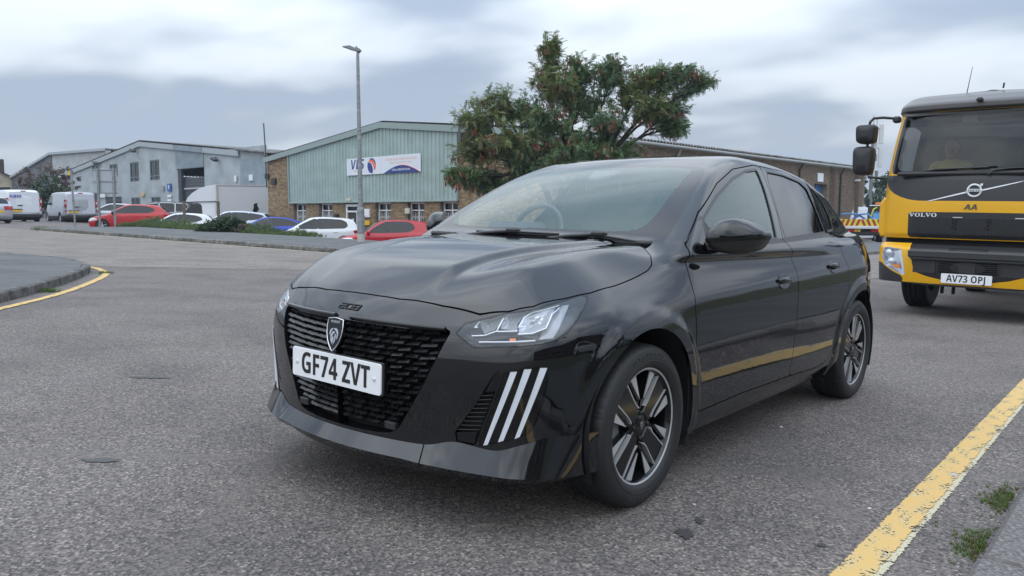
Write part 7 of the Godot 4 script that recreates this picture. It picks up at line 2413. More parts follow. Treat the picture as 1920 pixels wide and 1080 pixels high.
func make_truck() -> void:
	var n := thing("recovery_lorry", "yellow and black lorry facing us at the right edge, mirrors on an arm", "lorry")
	n.transform = on_road(5.28, -9.05, -41.0)
	var yel := mat("lorry_yellow", col(0.74, 0.385, 0.010), 0.22)
	var blk := mat("lorry_black", col(0.020, 0.021, 0.023), 0.42)
	var gry := mat("lorry_grey", col(0.030, 0.031, 0.033), 0.38)
	var visor := mat("lorry_visor", col(0.075, 0.07, 0.07), 0.30)
	var glass := mat("lorry_glass", Color(0.10, 0.13, 0.13, 0.58), 0.0)
	glass.transparency = BaseMaterial3D.TRANSPARENCY_ALPHA
	var NU := 150; var NV := 70
	var P := []; var N := []
	P.resize(NU); N.resize(NU)
	for r in NU: truck_row(r, NU, NV, P, N)
	var g := Geo.new()
	for r in NU:
		g.p.append_array(P[r]); g.n.append_array(N[r])
	g.uv.resize(g.p.size())
	for r in NU - 1:
		for c in NV - 1:
			var a := r * NV + c
			for q in [a, a + 1, a + NV + 1, a, a + NV + 1, a + NV]: g.i.append(q)
	# roof cap
	var cap := Geo.new()
	var rr := []
	for k in 6:
		var row := PackedVector3Array()
		for c in NV:
			var p: Vector3 = P[NU - 1][c]
			var t := k / 5.0
			row.append(Vector3(p.x * (1.0 - t), p.y + 0.02 * sin(t * PI * 0.5), lerpf(p.z, -0.9, t)))
		rr.append(row)
	cap.grid(rr)
	obj("roof", both(cap), visor, n)
	# cut the face into its panels; wheel arch first
	g = g.cut(func(p: Vector3) -> float: return maxf(Vector2(p.z + 1.35, p.y - 0.48).length() - 0.60, 0.5 - p.x))[1]
	var xy := func(p: Vector3) -> Vector2: return Vector2(p.x, p.y)
	var take := func(gg: Geo, ol: Array, zmin: float) -> Array:
		return gg.cut(func(p: Vector3) -> float: return 0.08 if p.z < zmin else sdf(ol[0], xy.call(p), ol[1], ol[2]))
	var c := g.cut(func(p: Vector3) -> float: return 2.452 - p.y)
	obj("sun_visor", both(c[0]), visor, n)
	g = c[1]
	c = take.call(g, outline("-.3,1.705 .84,1.705 .955,1.72 .968,1.80 .905,2.30 .885,2.40 .82,2.445 -.3,2.45"), -0.6)
	var ws: Geo = c[0]
	g = c[1]
	var c2: Array = take.call(ws, outline("-.3,1.745 .80,1.745 .875,1.77 .895,1.83 .84,2.30 .82,2.37 .76,2.415 -.3,2.425"), -0.6)
	obj("windscreen", both(c2[0]), glass, n)
	obj("windscreen_border", both(c2[1]), M.glass_frit, n)
	c = take.call(g, outline("-.3,1.385 .58,1.385 .70,1.40 .80,1.43 .90,1.478 .98,1.54 1.025,1.62 1.045,1.70 -.3,1.70"), -0.6)
	obj("black_panel", both(c[0]), gry, n)
	g = c[1]
	c = take.call(g, outline("-.3,.945 .672,.945 .69,.965 .695,1.23 .675,1.252 -.3,1.255"), -0.6)
	obj("grille_panel", both(c[0]), blk, n)
	g = c[1]
	c = g.cut(func(p: Vector3) -> float: return absf(p.y - 0.905) - 0.030 if p.z > -0.6 else 0.05)
	obj("gap", both((c[0] as Geo).pushed(-0.05)), M.dark_void, n)
	g = c[1]
	c = take.call(g, outline("-.3,.455 .26,.458 .42,.488 .545,.53 .585,.60 .605,.70 .635,.83 .640,.882 -.3,.882"), -0.5)
	obj("bumper_insert", both((c[0] as Geo).pushed(-0.012)), blk, n)
	g = c[1]
	c = take.call(g, outline(".735,.80 .90,.815 .965,.81 .985,.70 .94,.60 .82,.535 .69,.485 .665,.50 .70,.66"), -0.7)
	var lens: Geo = c[0]
	g = c[1]
	c = g.cut(func(p: Vector3) -> float: return p.y - 0.405)
	obj("bumper_lip", both(c[0]), gry, n)
	g = c[1]
	c = take.call(g, outline(".70,.40 1.2,.40 1.2,.625 .98,.625 .955,.60 .83,.525 .72,.48 .695,.45"), -3.0)
	obj("bumper_corner", both(c[0]), gry, n)
	g = c[1]
	# side window
	var sw := outline("-.62,1.72 -1.45,1.72 -1.48,2.36 -.80,2.40 -.66,2.2")
	c = g.cut(func(p: Vector3) -> float: return 0.08 if p.x < 0.6 else sdf(sw[0], Vector2(p.z, p.y), sw[1], sw[2]))
	for sd in 2: obj("side_window", c[0] if sd == 0 else (c[0] as Geo).mirrored(), glass, n)
	g = c[1]
	# shut line of the front panel
	c = g.cut(func(p: Vector3) -> float: return absf(p.x - 0.865) - 0.004 if p.y > 0.93 and p.y < 1.7 and p.z > -0.6 else 0.05)
	obj("panel_joint", both((c[0] as Geo).pushed(-0.01)), M.dark_void, n)
	g = c[1]
	obj("cab_shell", both(g), yel, n)
	for s in [-1.0, 1.0]:
		var f := func(q: Geo) -> Geo: return q if s > 0.0 else q.mirrored()
		# air deflector on the corner
		var df := Geo.new().prism(pv(".90,.94 1.06,.94 1.09,1.0 1.09,1.36 1.05,1.42 .93,1.46 .905,1.40"), 0.10, Transform3D(Basis.IDENTITY, Vector3(0, 0, -0.36)), 0.02)
		obj("air_deflector", f.call(df), yel, n)
		# head lamp
		var hl := Node3D.new(); hl.name = "headlamp" if s < 0 else "headlamp_001"; n.add_child(hl)
		obj("lens", f.call(lens), M.lamp_lens, hl)
		obj("housing", f.call(lens.pushed(-0.07)), M.lamp_chrome, hl)
		obj("housing_wall", f.call(lens.rim(0.07)), M.lamp_chrome, hl)
		obj("light_guide", f.call(tplate(pv(".735,.79 .765,.785 .735,.66 .705,.53 .675,.50 .70,.66"), -0.01, 0.02)), M.lamp_white, hl)
		for q in [[0.90, 0.745, 0.05], [0.86, 0.64, 0.045]]:
			obj("projector", f.call(Geo.new().lathe([Vector2(q[2], -0.02), Vector2(q[2], 0.01), Vector2(q[2] * 0.85, 0.012), Vector2(q[2] * 0.6, 0.022), Vector2(0.001, 0.03)], Vector3(q[0], q[1], truck_z(q[0], q[1]) - 0.05), Vector3(0.3, 0, 1), 20)), M.lamp_chrome, hl)
		obj("indicator", f.call(tplate(pv(".75,.615 .86,.60 .80,.565 .74,.56"), -0.035, 0.01)), M.amber, hl)
		# mirrors: two housings on a bent arm
		var mr := Node3D.new(); mr.name = "mirror_arm" if s < 0 else "mirror_arm_001"; n.add_child(mr)
		var z := -0.25
		obj("arm", f.call(Geo.new().tube([Vector3(0.93, 2.40, z), Vector3(1.10, 2.42, z + 0.05), Vector3(1.20, 2.41, z + 0.1), Vector3(1.24, 2.36, z + 0.1), Vector3(1.25, 2.2, z + 0.1), Vector3(1.255, 1.75, z + 0.1), Vector3(1.22, 1.68, z + 0.08), Vector3(1.05, 1.67, z)], 0.017, 8)), M.satin_black_trim, mr)
		obj("arm_root", f.call(Geo.new().box(Vector3(0.95, 2.39, z), Vector3(0.09, 0.08, 0.1), 0.02)), M.satin_black_trim, mr)
		for q in [[1.265, 2.215, 0.235, 0.235], [1.28, 1.885, 0.24, 0.36]]:
			var rows := []
			for d in [[0.3, 0.12], [0.8, 0.105], [0.96, 0.06], [1.0, 0.0], [1.0, -0.07], [0.94, -0.09]]:
				var row := PackedVector3Array()
				for k in 28:
					var a := TAU * k / 28.0
					var cx := signf(cos(a)) * pow(absf(cos(a)), 0.42); var cy := signf(sin(a)) * pow(absf(sin(a)), 0.42)
					row.append(Vector3(q[0] + cx * q[2] * 0.5 * d[0] * (1.0 + 0.06 * cy), q[1] + cy * q[3] * 0.5 * d[0], z + 0.12 + d[1]))
				rows.append(row)
			var hs := Geo.new().grid(rows, true, false, true)
			hs.fan(rows[0], true)
			obj("mirror_housing", f.call(hs), M.black_plastic, mr)
			obj("mirror_glass", f.call(Geo.new().box(Vector3(q[0], q[1], z + 0.035), Vector3(q[2] * 0.85, q[3] * 0.86, 0.01))), M.lamp_chrome, mr)
		# front wheels
		var ty := Geo.new().lathe([Vector2(0.26, 0.13), Vector2(0.30, 0.15), Vector2(0.42, 0.155), Vector2(0.475, 0.13), Vector2(0.48, 0.12), Vector2(0.48, 0.085), Vector2(0.468, 0.083), Vector2(0.468, 0.073), Vector2(0.48, 0.07), Vector2(0.48, 0.03), Vector2(0.468, 0.028), Vector2(0.468, 0.016), Vector2(0.48, 0.012), Vector2(0.48, -0.03), Vector2(0.468, -0.032), Vector2(0.468, -0.044), Vector2(0.48, -0.047), Vector2(0.48, -0.09), Vector2(0.468, -0.092), Vector2(0.468, -0.102), Vector2(0.48, -0.104), Vector2(0.475, -0.13), Vector2(0.42, -0.155), Vector2(0.26, -0.13)], Vector3.ZERO, Vector3(s, 0, 0), 48)
		for z2 in [-1.35, -5.0]:
			var w := Node3D.new()
			w.name = "wheel" if not n.has_node("wheel") else "wheel_%03d" % int(n.get_children().filter(func(ch): return String(ch.name).begins_with("wheel_") or ch.name == &"wheel").size())
			n.add_child(w)
			w.position = Vector3(s * 0.80, 0.478, z2)
			obj("tyre", ty, M.rubber, w)
			obj("rim", Geo.new().lathe([Vector2(0.27, 0.12), Vector2(0.24, 0.11), Vector2(0.2, 0.02), Vector2(0.11, 0.0), Vector2(0.1, 0.09), Vector2(0.001, 0.10)], Vector3.ZERO, Vector3(s, 0, 0), 32), M.bg_rim, w)
	obj("axle", Geo.new().tube([Vector3(-0.75, 0.46, -1.35), Vector3(0.75, 0.46, -1.35)], 0.07, 8), M.dark_void, n)
	obj("chassis", Geo.new().box(Vector3(0, 0.75, -3.4), Vector3(0.9, 0.30, 5.6)).box(Vector3(0, 0.62, -0.9), Vector3(1.0, 0.4, 1.0)), M.dark_void, n)
	for x in [-0.28, -0.16]: obj("tow_pin", Geo.new().box(Vector3(x, 0.33, -0.12), Vector3(0.035, 0.09, 0.04), 0.008), M.dark_void, n)
	obj("load_bed", Geo.new().box(Vector3(0, 1.15, -4.6), Vector3(2.2, 0.28, 5.2), 0.03), yel, n)
	obj("head_frame", Geo.new().box(Vector3(0, 1.9, -2.1), Vector3(2.1, 1.4, 0.08), 0.02), gry, n)
	# face details
	var bx := Transform3D(Basis(Vector3(1, 0, 0), -0.03), Vector3(0, 1.505, truck_z(0, 1.505) + 0.012))
	var badge := Node3D.new(); badge.name = "badge"; n.add_child(badge)
	obj("ring", Geo.new().lathe([Vector2(0.078, 0.0), Vector2(0.078, 0.014), Vector2(0.06, 0.016), Vector2(0.057, 0.0)], bx.origin - Vector3(0, 0, 0.008), Vector3(0, 0, 1), 40), mat("badge_silver", col(0.72, 0.73, 0.74), 0.3, 0.3), badge)
	obj("name_bar", Geo.new().box(Vector3.ZERO, Vector3(0.15, 0.032, 0.012), 0.003, bx * Transform3D(Basis.IDENTITY, Vector3(0, 0, 0.008))), M.badge_silver, badge)
	text("badge_lettering", "VOLVO", 0.022, 0.003, M.plate_black, badge, bx * Transform3D(Basis.IDENTITY, Vector3(0, 0, 0.0155)), true, 1.15, true)
	obj("arrow", Geo.new().prism(pv(".045,.050 .062,.066 .052,.076 .085,.080 .082,.046 .073,.056 .056,.040"), 0.012, bx), M.badge_silver, badge)
	var diag := tplate(pv("-.50,1.378 -.46,1.382 -.075,1.478 -.078,1.496"), 0.006, 0.02)
	obj("diagonal_bar", diag.add(tplate(pv(".078,1.518 .075,1.500 .44,1.600 .50,1.622"), 0.006, 0.02)), M.badge_silver, n)
	text("lettering", "AA", 0.06, 0.006, mat("letter_grey", col(0.06, 0.06, 0.055), 0.4), n, Transform3D(Basis(Vector3(1, 0, 0), Vector3(0.2, 1, 0), Vector3(0, 0, 1)), Vector3(-0.02, 1.315, truck_z(0, 1.315) + 0.004)), true, 1.25)
	text("lettering", "VOLVO", 0.046, 0.006, M.badge_silver, n, Transform3D(Basis(Vector3(0, 1, 0), -0.12), Vector3(-0.525, 1.217, truck_z(-0.525, 1.217) + 0.008)), true, 1.35, true)
	for x in [-0.2, 0.42]: obj("marker_strip", tplate(PackedVector2Array([Vector2(x, 1.188), Vector2(x + 0.10, 1.188), Vector2(x + 0.10, 1.198), Vector2(x, 1.198)]), 0.004, 0.01), mat("marker_white", col(0.6, 0.58, 0.55), 0.4), n)
	# honeycomb: dark windows behind a staggered mesh
	var gl := Node3D.new(); gl.name = "grille"; n.add_child(gl)
	obj("opening", tplate(pv("-.21,1.045 .19,1.045 .20,1.185 -.20,1.185"), 0.002, 0.01), M.dark_void, gl)
	obj("opening", tplate(pv("-.21,.76 .19,.76 .19,.835 -.21,.835"), 0.0, 0.01), M.dark_void, gl)
	obj("opening", tplate(pv("-.30,.545 .30,.545 .30,.675 -.30,.675"), -0.004, 0.01), M.dark_void, gl)
	var row := 0
	var y := 0.972
	while y < 1.19:
		var x := -0.66 + (0.033 if row % 2 else 0.0)
		while x < 0.64:
			var o := PackedVector2Array()
			for q in [Vector2(0, 0), Vector2(0.014, 0.014), Vector2(0.052, 0.014), Vector2(0.066, 0.0), Vector2(0.052, -0.003), Vector2(0.033, 0.008), Vector2(0.014, -0.003)]: o.append(Vector2(x + q.x, y + q.y))
			obj("mesh_bar", tplate(o, 0.008, 0.012), blk, gl)
			x += 0.066
		y += 0.0225
		row += 1
	for k in 3:
		for x in [-0.2, -0.12, -0.04, 0.04, 0.12]:
			obj("mesh_bar", tplate(PackedVector2Array([Vector2(x, 0.77 + k * 0.022), Vector2(x + 0.07, 0.77 + k * 0.022), Vector2(x + 0.07, 0.776 + k * 0.022), Vector2(x, 0.776 + k * 0.022)]), 0.005, 0.01), blk, gl)
	for k in 5:
		obj("mesh_bar", tplate(PackedVector2Array([Vector2(-0.3, 0.56 + k * 0.024), Vector2(0.3, 0.56 + k * 0.024), Vector2(0.3, 0.567 + k * 0.024), Vector2(-0.3, 0.567 + k * 0.024)]), 0.002, 0.01), blk, gl)
	obj("radar_cover", tplate(pv("-.085,.55 .085,.55 .085,.67 -.085,.67"), 0.006, 0.02), gry, gl)
	obj("step", Geo.new().box(Vector3(0, 0.755, 0.055), Vector3(1.26, 0.10, 0.14), 0.02).box(Vector3(0, 0.70, 0.06), Vector3(1.20, 0.03, 0.12), 0.01), gry, n)
	for x in [-0.46, 0.46]: obj("insert_plate", tplate(PackedVector2Array([Vector2(x - 0.12, 0.53), Vector2(x + 0.12, 0.53), Vector2(x + 0.13, 0.672), Vector2(x - 0.12, 0.672)]), 0.004, 0.02), gry, n)
	number_plate(n, "AV73 OPJ", Transform3D(Basis.IDENTITY, Vector3(0, 0.482, truck_z(0, 0.482) + 0.014)), M.plate_white, false)
	# wipers, aerial, camera
	for q in [[-0.62, -0.52, 0.12], [0.12, 0.22, 0.75]]:
		var wz := func(x: float, yy: float) -> Vector3: return Vector3(x, yy, truck_z(x, yy) + 0.03)
		obj("wiper", Geo.new().tube([wz.call(q[0], 1.685), wz.call(q[0] + 0.06, 1.735), wz.call(q[0] + 0.2, 1.755), wz.call(q[2], 1.772)], 0.011, 6).tube([wz.call(q[1], 1.745), wz.call(q[2] + 0.08, 1.785)], 0.009, 6), M.satin_black_trim, n)
	obj("scuttle", Geo.new().box(Vector3(0, 1.705, -0.06), Vector3(1.7, 0.05, 0.10), 0.02), M.black_plastic, n)
	obj("aerial", Geo.new().tube([Vector3(-0.26, 2.66, -0.5), Vector3(-0.22, 3.0, -0.52)], 0.006, 5, 0.003), M.satin_black_trim, n)
	obj("aerial_stub", Geo.new().tube([Vector3(0.12, 2.72, -0.5), Vector3(0.125, 2.78, -0.5)], 0.01, 6), M.satin_black_trim, n)
	obj("roof_camera", Geo.new().box(Vector3(-0.03, 2.545, -0.07), Vector3(0.07, 0.05, 0.06), 0.015), M.satin_black_trim, n)
	# cabin behind the glass
	var cb := Node3D.new(); cb.name = "cabin"; n.add_child(cb)
	obj("dashboard", Geo.new().box(Vector3(0, 1.55, -0.45), Vector3(1.9, 0.28, 0.5), 0.08), M.dash_plastic, cb)
	obj("rear_wall", Geo.new().box(Vector3(0, 1.9, -1.68), Vector3(1.9, 1.5, 0.06)), mat("cab_lining", col(0.13, 0.14, 0.14), 0.9), cb)
	obj("headlining", Geo.new().box(Vector3(0, 2.43, -0.9), Vector3(1.7, 0.03, 1.4)), M.cab_lining, cb)
	obj("sun_blind", Geo.new().box(Vector3(0, 2.37, -0.33), Vector3(1.72, 0.15, 0.03), 0.01), M.satin_black_trim, cb)
	obj("tacho_card", Geo.new().box(Vector3(-0.16, 2.37, -0.31), Vector3(0.16, 0.09, 0.005)), mat("card_grey", col(0.35, 0.42, 0.40), 0.7), cb)
	for x in [-0.5, 0.5]:
		obj("seat", Geo.new().box(Vector3(x, 1.75, -1.35), Vector3(0.5, 0.8, 0.16), 0.05).box(Vector3(x, 1.3, -1.1), Vector3(0.5, 0.2, 0.5), 0.05), M.seat_cloth, cb)
	var sl := []
	for k in 25: sl.append(Vector3(-0.5 + cos(TAU * k / 24.0) * 0.22, 1.70 + sin(TAU * k / 24.0) * 0.11, -0.72 - sin(TAU * k / 24.0) * 0.18))
	obj("steering_wheel", Geo.new().tube(sl, 0.016, 6, -1.0, false), M.satin_black_trim, cb)
	_driver(n.transform)

func _capsule(g: Callable, a: Vector3, b: Vector3, ra: float, rb: float) -> void: pass

func figure(bones: Array, k: float, cell: float) -> Geo:
	# one skin over tapered bones [from, to, r0, r1] (surface nets)
	var lo := Vector3.ONE * 1e9; var hi := -lo
	for b in bones:
		var r := maxf(b[2], b[3]) + k
		for q in [b[0], b[1]]:
			lo = lo.min(q - Vector3.ONE * r); hi = hi.max(q + Vector3.ONE * r)
	var n := Vector3i((hi - lo) / cell) + Vector3i(2, 2, 2)
	var F := PackedFloat32Array(); F.resize(n.x * n.y * n.z)
	for z in n.z:
		for y in n.y:
			for x in n.x:
				F[(z * n.y + y) * n.x + x] = _bones_f(bones, lo + Vector3(x, y, z) * cell, k)
	var id := {}
	var g := Geo.new()
	for z in n.z - 1:
		for y in n.y - 1:
			for x in n.x - 1:
				var s := Vector3.ZERO; var c := 0
				var v := []
				for q in 8: v.append(F[((z + (q >> 2)) * n.y + y + ((q >> 1) & 1)) * n.x + x + (q & 1)])
				for e in [[0, 1], [2, 3], [4, 5], [6, 7], [0, 2], [1, 3], [4, 6], [5, 7], [0, 4], [1, 5], [2, 6], [3, 7]]:
					if (v[e[0]] < 0.0) != (v[e[1]] < 0.0):
						var t: float = v[e[0]] / (v[e[0]] - v[e[1]])
						var pa := Vector3(e[0] & 1, (e[0] >> 1) & 1, e[0] >> 2); var pb := Vector3(e[1] & 1, (e[1] >> 1) & 1, e[1] >> 2)
						s += pa.lerp(pb, t); c += 1
				if c:
					var p := lo + (Vector3(x, y, z) + s / c) * cell
					var e2 := cell * 0.4
					var nn := Vector3(_bones_f(bones, p + Vector3(e2, 0, 0), k), _bones_f(bones, p + Vector3(0, e2, 0), k), _bones_f(bones, p + Vector3(0, 0, e2), k)) - Vector3.ONE * _bones_f(bones, p, k)
					id[(z * n.y + y) * n.x + x] = g.vert(p, nn.normalized())
	for z in range(1, n.z - 1):
		for y in range(1, n.y - 1):
			for x in range(1, n.x - 1):
				var i0 := (z * n.y + y) * n.x + x
				for ax in 3:
					var st: int = [1, n.x, n.x * n.y][ax]
					if (F[i0] < 0.0) == (F[i0 + st] < 0.0): continue
					var u: int = [n.x, n.x * n.y, 1][ax]; var w: int = [n.x * n.y, 1, n.x][ax]
					var q := [i0, i0 - u, i0 - u - w, i0 - w]
					if not (id.has(q[0]) and id.has(q[1]) and id.has(q[2]) and id.has(q[3])): continue
					var o := [id[q[0]], id[q[1]], id[q[2]], id[q[3]]]
					if F[i0] < 0.0: o.reverse()
					for j in [0, 1, 2, 0, 2, 3]: g.i.append(o[j])
	return g

func _bones_f(bones: Array, p: Vector3, k: float) -> float:
	var d := 1e9
	for b in bones:
		var a: Vector3 = b[0]; var e: Vector3 = b[1] - b[0]
		var t := clampf((p - a).dot(e) / maxf(e.length_squared(), 1e-9), 0.0, 1.0)
		var v := p.distance_to(a + e * t) - lerpf(b[2], b[3], t)
		d = v if d > 1e8 else smin(d, v, k)
	return d

func _driver(at: Transform3D) -> void:
	# sits at the wheel, on the left as we look at the lorry
	var n := thing("person", "driver in a yellow high-visibility jacket at the wheel of the yellow lorry", "person")
	n.transform = at
	var x := -0.5
	var torso := [[Vector3(x, 1.42, -1.12), Vector3(x, 1.78, -1.16), 0.155, 0.16], [Vector3(x - 0.15, 1.86, -1.15), Vector3(x + 0.15, 1.86, -1.15), 0.075, 0.075], [Vector3(x, 1.86, -1.15), Vector3(x, 1.96, -1.13), 0.07, 0.055],
		[Vector3(x - 0.19, 1.85, -1.14), Vector3(x - 0.24, 1.62, -1.0), 0.062, 0.05], [Vector3(x - 0.24, 1.62, -1.0), Vector3(x - 0.17, 1.70, -0.76), 0.048, 0.036],
		[Vector3(x + 0.19, 1.85, -1.14), Vector3(x + 0.24, 1.62, -1.0), 0.062, 0.05], [Vector3(x + 0.24, 1.62, -1.0), Vector3(x + 0.17, 1.70, -0.76), 0.048, 0.036],
		[Vector3(x - 0.1, 1.42, -1.1), Vector3(x - 0.12, 1.44, -0.72), 0.085, 0.07], [Vector3(x + 0.1, 1.42, -1.1), Vector3(x + 0.12, 1.44, -0.72), 0.085, 0.07]]
	var hv := mat("hi_vis_yellow", col(0.62, 0.56, 0.04), 0.8)
	var skin := mat("skin", col(0.50, 0.29, 0.20), 0.6)
	var body := obj("body", figure(torso, 0.05, 0.026), hv, n)
	var hd := [[Vector3(x, 2.03, -1.11), Vector3(x, 2.11, -1.12), 0.072, 0.088], [Vector3(x, 1.94, -1.13), Vector3(x, 2.0, -1.11), 0.05, 0.055], [Vector3(x, 2.055, -1.03), Vector3(x, 2.035, -1.015), 0.014, 0.017], [Vector3(x, 1.985, -1.06), Vector3(x, 1.99, -1.05), 0.03, 0.03]]
	obj("head", figure(hd, 0.03, 0.013), skin, body)
	obj("hair", figure([[Vector3(x, 2.12, -1.14), Vector3(x, 2.08, -1.17), 0.09, 0.08]], 0.02, 0.018), mat("brown_hair", col(0.06, 0.035, 0.02), 0.9), body)
	for s in [-1.0, 1.0]:
		var h := Vector3(x + s * 0.17, 1.70, -0.76)
		var bones := [[h, h + Vector3(-s * 0.01, 0.02, 0.06), 0.03, 0.034]]
		for q in 4:
			var f := h + Vector3(-s * 0.01 + (q - 1.5) * 0.019, 0.035, 0.075)
			bones.append([f, f + Vector3(0, 0.01, 0.03), 0.010, 0.009]); bones.append([f + Vector3(0, 0.01, 0.03), f + Vector3(0, -0.025, 0.045), 0.009, 0.008])
		bones.append([h + Vector3(-s * 0.03, 0.01, 0.03), h + Vector3(-s * 0.055, 0.03, 0.07), 0.012, 0.010])
		obj("hand", figure(bones, 0.008, 0.008), skin, body)
		obj("eye", Geo.new().lathe([Vector2(0.011, 0), Vector2(0.008, 0.006), Vector2(0.0005, 0.008)], Vector3(x + s * 0.03, 2.06, -1.035), Vector3(0, 0, 1), 10), M.plate_black, body)
# ---------------------------------------------------------------- plants and street furniture
func frond_mesh(pairs: int, len_: float, lw: float, ll: float, m: Material, droop := 0.25) -> ArrayMesh:
	var g := Geo.new()
	for k in pairs:
		var t := (k + 0.6) / pairs
		var c := Vector3(0, -droop * len_ * t * t, len_ * t)
		for s in [-1.0, 1.0]:
			var d := Vector3(s, -0.15, 0.35).normalized() * ll
			var w := Vector3(0, 0.15, 1).normalized() * lw
			g.quad(c, c + d * 0.5 - w, c + d, c + d * 0.5 + w)
	g.tri(Vector3(-0.004, 0, 0), Vector3(0.004, 0, 0), Vector3(0, -droop * len_, len_))
	var a := g.mesh()
	a.surface_set_material(0, m)
	return a

func leaf_mat(key: String, c: Color) -> StandardMaterial3D:
	var m := mat(key, c, 0.55)
	m.backlight_enabled = true
	m.backlight = Color(c.r * 0.55, c.g * 0.6, c.b * 0.35)
	return m

func rand_dir(rng: RandomNumberGenerator) -> Vector3:
	var z := rng.randf_range(-1, 1); var a := rng.randf_range(0, TAU)
	var r := sqrt(1 - z * z)
	return Vector3(r * cos(a), z, r * sin(a))

func limb(g: Geo, a: Vector3, b: Vector3, r0: float, r1: float, rng: RandomNumberGenerator, wob := 0.08) -> Array:
	var l := []
	var c := maxi(4, int(a.distance_to(b) / 0.25))
	var off := rand_dir(rng) * wob * a.distance_to(b)
	for k in c + 1:
		var t := float(k) / c
		l.append(a.lerp(b, t) + off * sin(PI * t) + rand_dir(rng) * 0.012)
	g.tube(l, r0, 7, r1)
	return l

